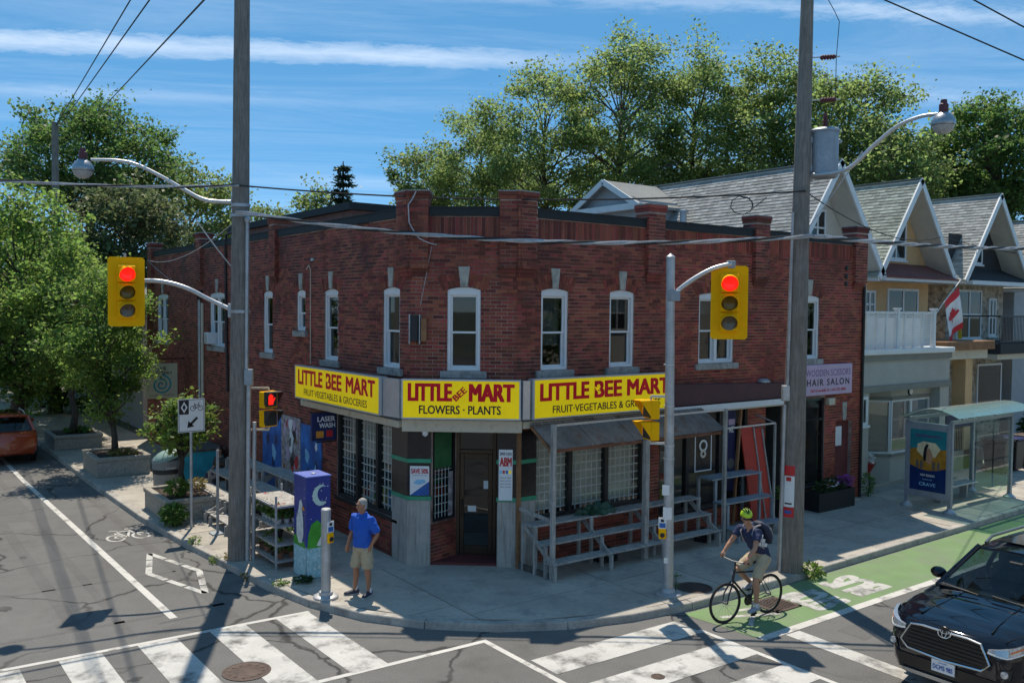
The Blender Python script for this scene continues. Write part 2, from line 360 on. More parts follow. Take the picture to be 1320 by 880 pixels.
worn('paint_white', (.50, .495, .47), .48, .68); worn('paint_line', (.54, .53, .50), .54, .72, sc=3); worn('paint_green', (.15, .25, .10), .42, .75, under=(.17,.20,.14), sc=1.1)
mb = MB(); mb.quad((-900,-900,-.06), (900,-900,-.06), (900,900,-.06), (-900,900,-.06))
tag(mb.build('ground', 'ground_far'), 'flat ground beyond the streets', kind='structure')
mb = MB(); mb.quad((-60,-40,0), (140,-40,0), (140,160,0), (-60,160,0))
road = tag(mb.build('road', 'asphalt'), 'grey cracked asphalt of the crossing streets', kind='structure')

# kerb line of the corner block (outer top edge)
def arc_pts(cx, cy, rx_, ry, a0, a1, n):
    return [(cx+rx_*math.cos(R_(a0+(a1-a0)*i/n)), cy+ry*math.sin(R_(a0+(a1-a0)*i/n))) for i in range(n+1)]
KERB = [(5.1, 95), (5.15, 60), (5.2, 40), (5.25, 28), (5.35, 22.5), (5.55, 19.5), (5.78, 17.3)]
KERB += [(5.95, 15.6), (6.2, 14.35), (6.65, 13.2), (7.3, 12.3), (8.2, 11.5), (9.2, 10.95), (10.3, 10.62), (11.6, 10.45)]
KERB += [(14.0, 10.42), (19.6, 10.55), (30, 10.8), (60, 11.2), (110, 11.6)]
def resample(pts, step, near=1e9):
    out = [Vector(pts[0])]; acc = 0
    P = [Vector(p) for p in pts]
    for a, b in zip(P, P[1:]):
        L = (b-a).length; k = max(1, int(round(L/step)))
        for i in range(1, k+1): out.append(a.lerp(b, i/k))
    return out
def offset_line(pts, d):
    o = []
    for i, p in enumerate(pts):
        t = (pts[min(i+1, len(pts)-1)]-pts[max(i-1, 0)]).normalized(); o.append(p+Vector((-t.y, t.x))*d)
    return o
kp = resample(KERB, .55); ki = offset_line(kp, .16)
PZ = .12
# pavement base block
poly = [tuple(p) for p in ki]+[(110, 120), (5.1, 120)]
mb = MB(); top = [(x, y, PZ-.012) for x, y in poly]; bot = [(x, y, -.03) for x, y in poly]; n = len(poly)
mb.raw(top+bot, [tuple(range(n))]+[(i, (i+1)%n, n+(i+1)%n, n+i) for i in range(n)])
pave = tag(mb.build('pavement', 'joint'), 'concrete pavement wrapping the street corner', kind='structure')
# kerb pieces about 2.2 m long, each an object
kidx = 0; i = 0; Lmax = len(kp)-1
kerb_root = None
while i < Lmax:
    j = min(i+4, Lmax)
    if kp[i].y > 62 or kp[i].x > 62: j = min(i+30, Lmax)
    mb = MB(); a = kp[i:j+1]; b = ki[i:j+1]; g = .006
    def shr(l):
        l = [p.copy() for p in l]; l[0] = l[0]+(l[1]-l[0]).normalized()*g; l[-1] = l[-1]+(l[-2]-l[-1]).normalized()*g; return l
    a, b = shr(a), shr(b); dz = random.uniform(-.004, .004); m_ = len(a)
    t = (a[-1]-a[0]).normalized(); nn = Vector((t.y, -t.x))
    vs = [(p.x+nn.x*.02, p.y+nn.y*.02, -.02) for p in a]+[(p.x, p.y, PZ-.012+dz) for p in a]+[(p.x-nn.x*.012, p.y-nn.y*.012, PZ+.004+dz) for p in a]+[(p.x, p.y, PZ+.006+dz) for p in b]+[(p.x, p.y, -.02) for p in b]
    fs = []
    for r in range(4):
        for k in range(m_-1): fs.append((r*m_+k, r*m_+k+1, (r+1)*m_+k+1, (r+1)*m_+k))
    fs += [tuple(r*m_ for r in range(5)), tuple(r*m_+m_-1 for r in range(5))[::-1]]
    mb.raw(vs, fs); mb.build('kerb_stone', 'kerb_stone', pave); i = j
# slabs: grid cells clipped to the block, in the two pavement strips
def clip_poly(poly, a, b):
    out = []; ab = b-a
    side = lambda p: ab.x*(p.y-a.y)-ab.y*(p.x-a.x)
    for i, p in enumerate(poly):
        q = poly[(i+1) % len(poly)]; sp_, sq = side(p), side(q)
        if sp_ >= 0: out.append(p)
        if (sp_ >= 0) != (sq >= 0): out.append(p.lerp(q, sp_/(sp_-sq)))
    return out
clipl = [(ki[i], ki[min(i+3, len(ki)-1)]) for i in range(0, len(ki)-1, 3)]
cells = []
ys = [10.5, 12.15, 13.95]
x = 11.2
while x < 60:
    w = 1.62 if x < 34 else 3.3
    for y0, y1 in zip(ys, ys[1:]): cells.append((x, y0, x+w, y1))
    if x > 22.3: cells.append((x, 13.95, x+w, 15.9))
    x += w
y = 15.3
while y < 62:
    h = 1.6 if y < 36 else 3.2
    for x0, x1 in ((5.0, 7.0), (7.0, 8.69)): cells.append((x0, y, x1, y+h))
    y += h
cells += [(5, 10, 8.1, 12.7), (8.1, 10, 11.2, 12.15), (8.1, 12.15, 11.2, 15.3), (5, 12.7, 8.1, 15.3)]
# forecourt under the houses
for (x0, y0, x1, y1) in cells:
    g = .011; pl = [Vector((x0+g, y0+g)), Vector((x1-g, y0+g)), Vector((x1-g, y1-g)), Vector((x0+g, y1-g))]
    c = sum(pl, Vector((0,0)))/4
    for a, b in clipl:
        if (a-c).length < 6: pl = clip_poly(pl, a, b)
        if len(pl) < 3: break
    if len(pl) < 3: continue
    n = len(pl); dz = random.uniform(-.003, .003)
    mb = MB(); mb.raw([(p.x, p.y, PZ+dz) for p in pl]+[(p.x, p.y, PZ-.03) for p in pl], [tuple(range(n))]+[(i, n+i, n+(i+1)%n, (i+1)%n) for i in range(n)])
    mb.build('paving_slab', 'concrete', pave)

# ---- painted markings (children of the road, 4 mm above)
def flat(name, polys, mat, parent, z=.004):
    mb = MB()
    for p in polys: mb.quad(*[(q[0], q[1], z) for q in p])
    return mb.build(name, mat, parent)
def strip(a, b, w):
    a, b = Vector(a[:2]), Vector(b[:2]); t = (b-a).normalized(); nn = Vector((-t.y, t.x))*(w/2)
    return [a-nn, b-nn, b+nn, a+nn]
flat('lane_line', [strip((4.12, 15.1), (3.78, 29.5), .13), strip((3.78, 29.5), (3.5, 60), .13)], 'paint_line', road)
flat('crossing_line', [strip((-10, 14.75), (6.1, 14.12), .10)], 'paint_line', road)
flat('crossing_line', [strip((-10, 11.75), (7.75, 11.3), .10)], 'paint_line', road)
flat('crossing_line', [strip((7.8, 11.35), (7.9, -8), .10)], 'paint_line', road)
flat('crossing_line', [strip((10.95, 9.7), (10.85, -8), .09)], 'paint_line', road)
flat('stop_line', [strip((12.1, 8.75), (11.95, 5.2), .34)], 'paint_white', road)
for k in range(13):
    x0 = 5.52-1.085*k
    flat('crossing_stripe', [[(x0+.03, 11.36), (x0+.62, 11.36), (x0+.56, 14.08+.03*k), (x0-.02, 14.12+.03*k)]], 'paint_white', road, .005)
for k in range(14):
    y0 = 10.28-1.1*k
    flat('crossing_stripe', [[(7.93, y0-.62), (10.9, y0-.68), (10.9, y0-.06), (7.93, y0)]], 'paint_white', road, .005)
# green bus/bike lane
gl = [(11.2, 10.2), (11.42, 8.92)]
up = resample([(11.3, 10.37), (14.0, 10.35), (19.6, 10.48), (30, 10.72), (60, 11.1)], 3)
mb = MB()
for a, b in zip(up, up[1:]): mb.quad((a.x+(.12 if a.x < 11.5 else 0), 8.95+.002*(a.x-11), .004), (b.x, 8.95+.002*(b.x-11), .004), (b.x, b.y, .004), (a.x, a.y, .004))
mb.build('green_lane', 'paint_green', road)
flat('lane_line', [strip((11.45, 8.86), (60, 9.0), .17)], 'paint_line', road, .0055)
flat('lane_line', [strip((11.6, 5.2), (60, 5.2), .11)], 'paint_line', road)
# lettering on the lane is read by a driver heading -X: right = +Y, up = -X
def text_mesh(s, bold=.0, spacing=1.0):
    cu = bpy.data.curves.new('t', 'FONT'); cu.body = s; cu.size = 1; cu.offset = bold; cu.space_character = spacing; cu.resolution_u = 3; cu.fill_mode = 'FRONT'
    ob = bpy.data.objects.new('t', cu); COL.objects.link(ob)
    me = bpy.data.meshes.new_from_object(ob.evaluated_get(bpy.context.evaluated_depsgraph_get()))
    vs = [(v.co.x, v.co.y) for v in me.vertices]; fs = [tuple(p.vertices) for p in me.polygons]
    bpy.data.objects.remove(ob); bpy.data.curves.remove(cu); bpy.data.meshes.remove(me)
    x0, x1 = min(v[0] for v in vs), max(v[0] for v in vs); y0, y1 = min(v[1] for v in vs), max(v[1] for v in vs)
    return [((x-x0)/(x1-x0), (y-y0)/(y1-y0)) for x, y in vs], fs
def text_on(name, s, mat, parent, fr, u0, v0, u1, v1, d, bold=.0, spacing=1.0, rot=0.0, d2=None):
    """lettering filling the box (u0,v0)-(u1,v1) of frame fr at depth d"""
    vs, fs = text_mesh(s, 0, spacing); mb = MB(); bw = bold*(v1-v0)*1.25; h = v1-v0-2*bw; w = u1-u0-2*bw
    for k, (du, dv) in enumerate([(a_*.5, b_*.6) for a_ in (-2, -1, 0, 1, 2) for b_ in (-1, 0, 1)] if bw > 0 else [(0, 0)]):      # heavier strokes: sheets side by side
        pts = []
        for x, y in vs:
            a, b = x*w+bw+du*bw, y*h+bw+dv*bw
            if rot:
                a2, b2 = a-w/2, b-h/2; a, b = w/2+a2*math.cos(rot)-b2*math.sin(rot), h/2+a2*math.sin(rot)+b2*math.cos(rot)
            pts.append(fr(u0+a, v0+b, d+.0002*k))
        mb.raw(pts, fs)
    o = mb.build(name, mat, parent, recalc=False); return o
def roadframe(ox, oy, ud, vd, z):
    ud, vd = Vector((*ud, 0)), Vector((*vd, 0)); o = Vector((ox, oy, z))
    return lambda u, v, d=0.0: o+ud*u+vd*v+Vector((0,0,d))
fr = roadframe(15.75, 9.15, (0, 1), (-1, 0), .006)
text_on('road_lettering', 'BUS', 'paint_white', road, fr, .0, 0, .95, 1.1, 0, .03)
fr = roadframe(14.35, 9.1, (0, 1), (-1, 0), .006)
text_on('road_lettering', 'STOP', 'paint_white', road, fr, .0, 0, .95, 1.0, 0, .03)
flat('road_symbol', [strip((11.7, 9.9), (12.7, 9.45), .10), strip((12.2, 9.95), (13.0, 9.8), .09), strip((11.8, 9.35), (12.6, 9.9), .08)], 'paint_white', road, .006)
# bicycle symbol and diamond of the bike lane (read heading +Y)
mb = MB()
def ringflat(mb, cx, cy, r, w, sy=1.0, n=20, z=.0055):
    for k in range(n):
        a, b = 2*math.pi*k/n, 2*math.pi*(k+1)/n
        mb.quad(*[(cx+math.cos(t)*q, cy+math.sin(t)*q*sy, z) for t, q in ((a, r-w), (b, r-w), (b, r), (a, r))])
ringflat(mb, 4.50, 21.05, .20, .055, 1.6); ringflat(mb, 5.04, 21.05, .20, .055, 1.6)
for a, b in (((4.50,21.05),(4.62,21.62)), ((4.62,21.62),(4.92,21.62)), ((4.50,21.05),(4.76,21.05)), ((4.76,21.05),(4.93,21.7)), ((4.92,21.62),(5.04,21.05)), ((4.76,21.05),(4.6,21.62)), ((4.85,21.82),(5.02,21.82)), ((4.5,21.78),(4.68,21.74))):
    mb.quad(*[(p.x, p.y, .0055) for p in strip(a, b, .05)])
mb.build('bicycle_symbol', 'paint_white', road)
dm = [Vector(p) for p in ((4.80, 19.35), (4.42, 17.9), (4.95, 16.1), (5.28, 17.55))]
mb = MB()
for a, b in zip(dm, dm[1:]+dm[:1]):
    for t0, t1 in ((0, .32), (.36, .64), (.68, 1)): mb.quad(*[(p.x, p.y, .0055) for p in strip(a.lerp(b, t0), a.lerp(b, t1), .12)])
mb.build('diamond_symbol', 'paint_white', road)
# asphalt repair strips: trench lines along the left street
for nm, a, b, w in (('asphalt_patch', (2.7, 15.5), (2.2, 60), .22), ('asphalt_patch', (3.35, 14.6), (3.1, 40), .16), ('asphalt_patch', (4.95, 14.6), (4.75, 60), .2), ('asphalt_patch', (-12, 15.8), (5.2, 15.35), .1), ('asphalt_patch', (-10, 18.2), (4.9, 17.8), .06)):
    flat(nm, [strip(a, b, w)], 'patch', road, .002)
M('oil', (.05, .05, .05), .75, var=.4, scale=3)
def blotch(cx, cy, rx_, ry, mat, name, z, sd):
    rr = random.Random(sd); n = 18; mb = MB(); ph = [rr.uniform(.7, 1.25) for _ in range(n)]
    mb.quad(*[(cx+math.cos(2*math.pi*k/n)*rx_*ph[k], cy+math.sin(2*math.pi*k/n)*ry*ph[k], z) for k in range(n)]); mb.build(name, mat, road, recalc=False)
for k, (cx, cy, a, b) in enumerate(((1.9, 17.2, .09, .16), (2.6, 20.5, .07, .12), (13.8, 7.6, .12, .08), (15.2, 7.2, .2, .1), (9.6, 7.3, .1, .13), (3.0, 12.9, .1, .07), (5.2, 10.2, .16, .1), (1.4, 23.0, .1, .3), (7.0, 9.9, .08, .05))): blotch(cx, cy, a, b, 'oil', 'oil_stain', .0035, k)
for q in ([(-3, 15.2), (1.1, 15.05), (1.2, 16.6), (-.2, 16.7), (-3, 16.9)], [(8.2, 4.5), (10.3, 4.6), (10.2, 6.3), (8.1, 6.2)], [(12.8, 7.9), (17.5, 8.0), (17.5, 8.5), (12.8, 8.4)], [(2.6, 24), (3.4, 24), (3.3, 27.5), (2.5, 27.4)]):
    mb = MB(); mb.quad(*[(x, y, .0025) for x, y in q]); mb.build('asphalt_patch', 'patch', road, recalc=False)
# manhole covers and drain
def manhole(c, r, z, name, label, grp=None):
    mb = MB(); mb.lathe((c[0], c[1], z), [(r, -.02), (r, .004), (r*.9, .008), (r*.88, .003), (r*.5, .004), (r*.48, .008), (r*.1, .008)], 28)
    for k in range(12):
        t = 2*math.pi*k/12; mb.box((c[0]+math.cos(t)*r*.68-.02, c[1]+math.sin(t)*r*.68-.02, z), (c[0]+math.cos(t)*r*.68+.02, c[1]+math.sin(t)*r*.68+.02, z+.009), rz=t)
    tag(mb.build(name, 'iron', smooth=True), label, 'manhole', grp)
manhole(G(318, 865), .34, .006, 'manhole_cover', 'round iron manhole cover set in the zebra crossing of the left street')
manhole(G(895, 757, PZ), .33, PZ+.002, 'manhole_cover', 'rusty manhole cover in the pavement beside the slim signal pole')
manhole(G(848, 872), .1, .006, 'valve_cover', 'small round valve cover in a painted crossing stripe')
t = thing('drain_grate', 'slotted iron drain grate in the green lane below the rear wheel', 'drain', (13.0, 9.75, .006))
mb = MB(); mb.box((12.7, 9.5, .005), (13.3, 10.05, .009)); mb.build('backing', 'plastic_black', t)
for k in range(9):
    mb = MB(); mb.box((12.72+.066*k, 9.52, .009), (12.755+.066*k, 10.03, .022)); mb.build('bar', 'iron', t)
mb = MB()
for q in (((12.66,9.46),(13.34,9.52)), ((12.66,10.03),(13.34,10.09)), ((12.66,9.46),(12.72,10.09)), ((13.28,9.46),(13.34,10.09))): mb.box((*q[0], .004), (*q[1], .02))
mb.build('frame', 'iron', t)

# ================================================================== corner shop building
XL, YR = 8.69, 13.94
A = Vector((8.69, 15.25, 0)); B = Vector((10.33, 13.94, 0))
REND, LEND = 22.12, 35.2
FR = frame((B.x, YR, 0), (1, 0, 0), (0, -1, 0)); FRW = REND-B.x
FL = frame((XL, A.y, 0), (0, 1, 0), (-1, 0, 0)); FLW = LEND-A.y
cu_ = (B-A).normalized(); CW = (B-A).length
FC = frame(A, cu_, (cu_.y, -cu_.x, 0))
bld = thing('corner_shop_building', 'two storey red brick corner shop building with cut corner and dark parapet cap', 'building', (B.x, YR, 0))
BCH, BL, BH, JT = .0735, .215, .0635, .010
def wall_sheet(mb, fr, W, z0, z1, ops, depth):
    us = sorted({0.0, W, *[o[0] for o in ops], *[o[1] for o in ops]}); zs = sorted({z0, z1, *[o[2] for o in ops], *[o[3] for o in ops]})
    us = [u for u in us if 0 <= u <= W]; zs = [z for z in zs if z0 <= z <= z1]
    for a, b in zip(us, us[1:]):
        for c, d in zip(zs, zs[1:]):
            mu, mz = (a+b)/2, (c+d)/2
            if any(o[0] < mu < o[1] and o[2] < mz < o[3] for o in ops): continue
            mb.quad(fr(a, c), fr(b, c), fr(b, d), fr(a, d))
    for u0, u1, c, d in ops:
        for p, q in (((u0,c),(u0,d)), ((u1,c),(u1,d)), ((u0,d),(u1,d)), ((u0,c),(u1,c))):
            mb.quad(fr(*p), fr(*q), fr(*q, -depth), fr(*p, -depth))
def bricks(fr, W, z0, z1, ops, soldier=None, proud=.007, u_start=0.0):
    """list of brick rectangles (u0,u1,z0,z1) of a running bond, cut at openings"""
    out = []; z = z0; row = int(round(z0/BCH))
    while z+BH*.6 < z1:
        za, zb = z, min(z+BH, z1)
        if soldier and soldier[0]-.01 <= z < soldier[1]-.02:
            za, zb = soldier[0], soldier[1]-JT; u = u_start
            while u < W-.02:
                out.append((u, min(u+BH, W), za, zb)); u += BH+JT
            z = soldier[1]; row += 1; continue
        u = u_start-(BL+JT)/2*(row % 2)
        while u < W:
            a, b = max(u, u_start), min(u+BL, W)
            segs = [(a, b)]
            for o in ops:
                if zb > o[2]+.004 and za < o[3]-.004:
                    ns = []
                    for s0, s1 in segs:
                        if o[1] <= s0 or o[0] >= s1: ns.append((s0, s1)); continue
                        if s0 < o[0]: ns.append((s0, o[0]))
                        if s1 > o[1]: ns.append((o[1], s1))
                    segs = ns
            for s0, s1 in segs:
                if s1-s0 > .025: out.append((s0, s1, za, zb))
            u += BL+JT
        z += BCH; row += 1
    return out
def brick_geo(mb, fr, r, proud):
    a, b, c, d = r; p = proud+random.uniform(-.002, .002); e = .0
    vs = [fr(a,c), fr(b,c), fr(b,d), fr(a,d), fr(a,c,p), fr(b,c,p), fr(b,d,p), fr(a,d,p)]
    mb.raw(vs, [(4,5,6,7),(0,1,5,4),(1,2,6,5),(2,3,7,6),(3,0,4,7)])
WT, WB = 5.62, 3.98
# upper windows: (u0,u1,bottom) on each face
upR = [(10.92-B.x, 11.62-B.x), (12.76-B.x, 13.47-B.x), (15.53-B.x, 16.75-B.x), (19.25-B.x, 20.12-B.x)]
upL = [(15.66-A.y, 16.38-A.y, WB), (18.53-A.y, 19.25-A.y, WB), (20.35-A.y, 20.88-A.y, 4.62), (22.48-A.y, 23.14-A.y, WB), (26.3-A.y, 27.66-A.y, WB), (32.3-A.y, 33.7-A.y, WB)]
_p0 = FC.o; 
def chamf_u(px):   # where the pixel column meets the corner face
    r = ray(px, 420); d = Vector((r.x, r.y)); 
    # solve camera + t*d = A + u*cu
    a, b, c, e = d.x, -cu_.x, d.y, -cu_.y; det = a*e-b*c
    return (a*A.y-c*A.x)/det
upC = [(chamf_u(576.5), chamf_u(619.5))]
# ground-floor openings
gR = [(.46, 3.50, .98, 2.86), (3.98, 7.0, .62, 2.9), (7.68, 8.5, .12, 2.9), (9.0, 10.12, .66, 2.95), (10.62, 11.36, .14, 2.28)]
gL = [(.42, 3.32, .92, 2.86)]
opsR = [(a, b, WB, WT) for a, b in upR]+gR
opsL = [(a, b, c, WT) for a, b, c in upL]+gL
opsC = [(a, b, WB, WT) for a, b in upC]+[(.0, CW, .1, 2.95)]
PT = 7.02
mb = MB()
wall_sheet(mb, FR, FRW, 0, PT, opsR, .16); wall_sheet(mb, FL, FLW, 0, PT, opsL, .16); wall_sheet(mb, FC, CW, 0, PT, opsC, .16)
p = (REND, YR, 0); mb.quad((REND, YR, 0), (REND, YR+12, 0), (REND, YR+12, PT), (REND, YR, PT))
mb.quad((XL, LEND, 0), (XL+9, LEND, 0), (XL+9, LEND, PT), (XL, LEND, PT))
wall = mb.build('wall', 'mortar', bld, recalc=False)
SOL = (6.60, 6.99)
ext = [.0]
lists = []
archzone = lambda ops: ops+[(a-.12, b+.12, WT, WT+.30) for a, b in []]
lists.append((FC, bricks(FC, CW, .0, PT, opsC, SOL), 0))
lists.append((FR, bricks(FR, FRW, .0, PT, opsR, SOL), 1))
lists.append((FL, bricks(FL, FLW, .0, PT, opsL, None), 0))
mA, mB_ = MB(), MB(); single = []
for fr, rl, which in lists:
    for r in rl:
        c = fr((r[0]+r[1])/2, (r[2]+r[3])/2); dist = (c-CAMP).length
        if fr is FC and 3.95 < c.z < 6.6 and r[1]-r[0] > .2 and len(single) < 300: single.append((fr, r)); continue
        brick_geo(mA if (which == 0 or c.x < 14.3) else mB_, fr, r, .007)
tag(mA.build('brickwork', 'brick', wall, recalc=False), kind='stuff')
tag(mB_.build('brickwork', 'brick_alt', wall, recalc=False), kind='stuff')
# the bricks of the cut corner, one by one, sharing one mesh
mbk = MB(); mbk.raw([(-.1075,0,-.03175),(.1075,0,-.03175),(.1075,0,.03175),(-.1075,0,.03175),(-.105,-.0075,-.0295),(.105,-.0075,-.0295),(.105,-.0075,.0295),(-.105,-.0075,.0295)], [(4,5,6,7),(0,1,5,4),(1,2,6,5),(2,3,7,6),(3,0,4,7)])
bo = mbk.build('brick', 'brick', None, recalc=False); bme = bo.data; bpy.data.objects.remove(bo)
rzc = math.atan2(cu_.y, cu_.x)
for fr, r in single:
    o = bpy.data.objects.new('brick', bme); COL.objects.link(o); o.location = fr((r[0]+r[1])/2, (r[2]+r[3])/2, random.uniform(-.0015, .0015)); o.rotation_euler = (0, 0, rzc)
    o.scale = ((r[1]-r[0])/.215, 1, 1); setpar(o, wall)
# ---- upper windows
glass_mat('pane_dark', (.55, .6, .6), .03); glass_mat('pane_clear', (.90, .94, .92), .0)
def upper_window(fr, u0, u1, zb, zt, label=None, double=False, ac=False, mort=False):
    w = u1-u0; um = (u0+u1)/2; n = 8
    rise = .055
    arc = [(u0+w*k/n, zt-rise*(2*k/n-1)**2) for k in range(n+1)]
    mb = MB()   # outer frame, arched head
    fw = .062
    mb.fbox(fr, u0, u0+fw, zb, zt-rise, -.14, -.02); mb.fbox(fr, u1-fw, u1, zb, zt-rise, -.14, -.02); mb.fbox(fr, u0+fw, u1-fw, zb, zb+.06, -.14, -.02)
    mb.prism([(u0, zt-rise-.10)]+[(u1, zt-rise-.10)]+arc[::-1], fr, -.14, -.018)
    if double: mb.fbox(fr, um-.05, um+.05, zb+.06, zt-rise-.1, -.14, -.022)
    win = mb.build('window', 'white_frame', bld, bevel=.006)
    if label: win['label'] = label
    cells_ = [(u0+fw, um-.05), (um+.05, u1-fw)] if double else [(u0+fw, u1-fw)]
    za, zc = zb+.06, zt-rise-.10; zm = (za+zc)/2-.02
    for a, b in cells_:
        for lo, hi, dd in ((za, zm+.02, -.10), (zm-.02, zc, -.07)):
            mb = MB(); s = .038
            mb.fbox(fr, a, a+s, lo, hi, dd-.03, dd); mb.fbox(fr, b-s, b, lo, hi, dd-.03, dd); mb.fbox(fr, a+s, b-s, lo, lo+s, dd-.03, dd); mb.fbox(fr, a+s, b-s, hi-s, hi, dd-.03, dd)
            mb.build('sash', 'white_frame', win)
            mb = MB(); mb.quad(fr(a+s, lo+s, dd-.015), fr(b-s, lo+s, dd-.015), fr(b-s, hi-s, dd-.015), fr(a+s, hi-s, dd-.015)); mb.build('pane', 'pane_dark', win, recalc=False)
    # dark room behind, with a part-drawn blind
    mb = MB(); d = -.9; q = [(u0-.2, zb-.1), (u1+.2, zb-.1), (u1+.2, zt+.1), (u0-.2, zt+.1)]
    mb.quad(*[fr(u, z, d) for u, z in q])
    for (a1, b1), (a2, b2) in zip(q, q[1:]+q[:1]): mb.quad(fr(a1, b1, d), fr(a2, b2, d), fr(a2, b2, -.15), fr(a1, b1, -.15))
    mb.build('room', 'interior', win, recalc=False)
    bl = random.choice((.12, .2, .35, .0, .25))
    if bl:
        mb = MB(); k = 9
        for i in range(k): 
            a = u0+fw+(w-2*fw)*i/k; b = u0+fw+(w-2*fw)*(i+1)/k
            mb.quad(fr(a, zc-bl*(zc-za)*2, -.2-.02*(i%2)), fr(b, zc-bl*(zc-za)*2, -.2-.02*((i+1)%2)), fr(b, zc, -.2-.02*((i+1)%2)), fr(a, zc, -.2-.02*(i%2)))
        mb.build('blind', 'curtain', win, recalc=False)
    mb = MB(); mb.fbox(fr, u0-.13, u1+.13, zb-.145, zb-.005, -.14, .075); mb.build('sill', 'sill', win, bevel=.008)
    # keystone and radiating arch bricks
    kz0, kz1 = zt+.004, zt+.40
    mb = MB(); mb.prism([(um-.07, kz0), (um+.07, kz0), (um+.115, kz1), (um-.115, kz1)], fr, -.02, .035); mb.build('keystone', 'stone', win, bevel=.006)
    for sgn in (-1, 1):
        nb = 5
        for k in range(nb):
            t0, t1 = .085+(w/2+.10-.085)*k/nb, .085+(w/2+.10-.085)*(k+1)/nb-.010; tl = lambda t: t*.28
            for z0_, z1_ in ((.006, .135), (.145, .27)):
                def pt(t, z): 
                    uu = um+sgn*(t+tl(t)*z/.30*.75+.035*z/.3); zz_ = zt-rise*min(1.3, (2*t/w))**2+z
                    return (uu, zz_)
                pl = [pt(t0, z0_), pt(t1, z0_), pt(t1, z1_), pt(t0, z1_)]
                if sgn < 0: pl = pl[::-1]
                mb = MB(); mb.prism(pl, fr, -.01, .012); mb.build('arch_brick', 'brick', win, recalc=False)
    if ac:
        mb = MB(); mb.fbox(fr, u1-fw-.36, u1-fw-.02, zb+.07, zb+.42, -.1, .22); a_ = mb.build('air_conditioner', 'white_frame', win, bevel=.01)
        for k in range(5):
            mb = MB(); mb.fbox(fr, u1-fw-.33, u1-fw-.05, zb+.11+.055*k, zb+.135+.055*k, .22, .228); mb.build('louvre', 'galv', win)
    return win
for i, (a, b) in enumerate(upR): upper_window(FR, a, b, WB, WT, double=(i == 2))
for i, (a, b, c) in enumerate(upL): upper_window(FL, a, b, c, WT, double=(i >= 4), ac=(i == 4))
for a, b in upC: upper_window(FC, a, b, WB, WT)
# ---- parapet cap, roof
def cap_run(fr, u0, u1, z=PT):
    mb = MB(); mb.fbox(fr, u0, u1, z-.02, z+.14, -.30, .045); mb.fbox(fr, u0, u1, z+.14, z+.165, -.32, .06); return mb.build('parapet_cap', 'cap_metal', bld)
# pilasters (brick stacks with corbelled caps): centre u, width
pilR = [(.17, .46), (3.71, .50), (7.33, .52), (FRW-.28, .54)]
pilL = [(.17, .46), (7.05, .42), (13.35, .5), (19.2, .5)]
pilC = [(.14, .42), (CW-.14, .42)]
def pilaster(fr, uc, w, z0=5.98, z1=7.5, cap=True, proj=.10):
    f2 = frame(fr(uc-w/2, 0, proj), fr.u, fr.n); core = MB(); bk = MB(); corb = MB()
    core.fbox(fr, uc-w/2, uc+w/2, z0, z1, -.30, proj)
    for r in bricks(f2, w, z0, z1, []): brick_geo(bk, f2, r, .007)
    for sg in (0, 1):
        f3 = frame(fr(uc-w/2 if sg == 0 else uc+w/2, 0, -.30), fr.n, -fr.u if sg == 0 else fr.u)
        for r in bricks(f3, .30+proj, z0 if False else z0, z1, []): 
            brick_geo(bk, f3, r, .007)
    # corbel steps below the start
    for k in range(3): corb.fbox(fr, uc-w/2+.02*k, uc+w/2-.02*k, z0-.075*(k+1), z0-.075*k-.004, -.02, proj-.03*(k+1))
    pl = core.build('pilaster', 'mortar', bld); corb.build('corbel', 'brick', pl); tag(bk.build('brickwork', 'brick', pl, recalc=False), kind='stuff')
    if cap:
        mb = MB(); mb.fbox(fr, uc-w/2-.02, uc+w/2+.02, z1, z1+.075, -.32, proj+.025); mb.build('cap_course', 'brick', pl, bevel=.004)
        mb = MB(); mb.fbox(fr, uc-w/2-.035, uc+w/2+.035, z1+.078, z1+.15, -.335, proj+.04); mb.build('cap_course', 'brick', pl, bevel=.004)
        mb = MB(); mb.fbox(fr, uc-w/2-.03, uc+w/2+.03, z1+.152, z1+.175, -.33, proj+.035); mb.build('cap_stone', 'sill', pl)
def corner_pilaster(fa, ua, fb, ub, w1, w2, P, na, nb_):
    pass
for fr, l in ((FR, pilR), (FL, pilL)):
    for k, (u, w) in enumerate(l): pilaster(fr, u, w, z1=7.32 if k == 0 else 7.34)
for u, w in pilC: pilaster(FC, u, w, z1=7.322, proj=.085)
def caps_between(fr, W, l, ext0=0):
    e = [(0 if k else 0, 0) for k in range(0)]; edges = []
    cur = 0.0
    for u, w in l:
        if u-w/2 > cur+.05: edges.append((cur, u-w/2-.002))
        cur = u+w/2+.002
    if cur < W-.05: edges.append((cur, W))
    for k, (a, b) in enumerate(edges): cap_run(fr, a, b, PT)
caps_between(FR, FRW, pilR); caps_between(FL, FLW, pilL); caps_between(FC, CW, pilC)
mb = MB(); mb.raw([(XL+.3, A.y, PT-.25), (B.x, YR+.3, PT-.25), (REND-.01, YR+.3, PT-.25), (REND-.01, YR+12, PT-.25), (XL+9, LEND, PT-.25), (XL+.3, LEND, PT-.25)], [(0,1,2,3,4,5)])
mb.build('roof', 'roof_tar', bld, recalc=False)
mb = MB(); mb.fbox(FR, 2.0, 2.5, PT-.25, PT+.4, -5.0, -4.6); 
# roof vents and small chimney behind parapet
def vent_pipe(x, y, z0, z1, r=.1):
    mb = MB(); mb.lathe((x, y, z0), [(r, 0), (r, z1-z0-.1), (r*1.5, z1-z0-.1), (r*1.5, z1-z0-.02), (r*.6, z1-z0)], 14)
    return mb
vent_pipe(16.2, YR+2.2, PT-.25, 7.75).build('vent_pipe', 'galv', bld, smooth=True)
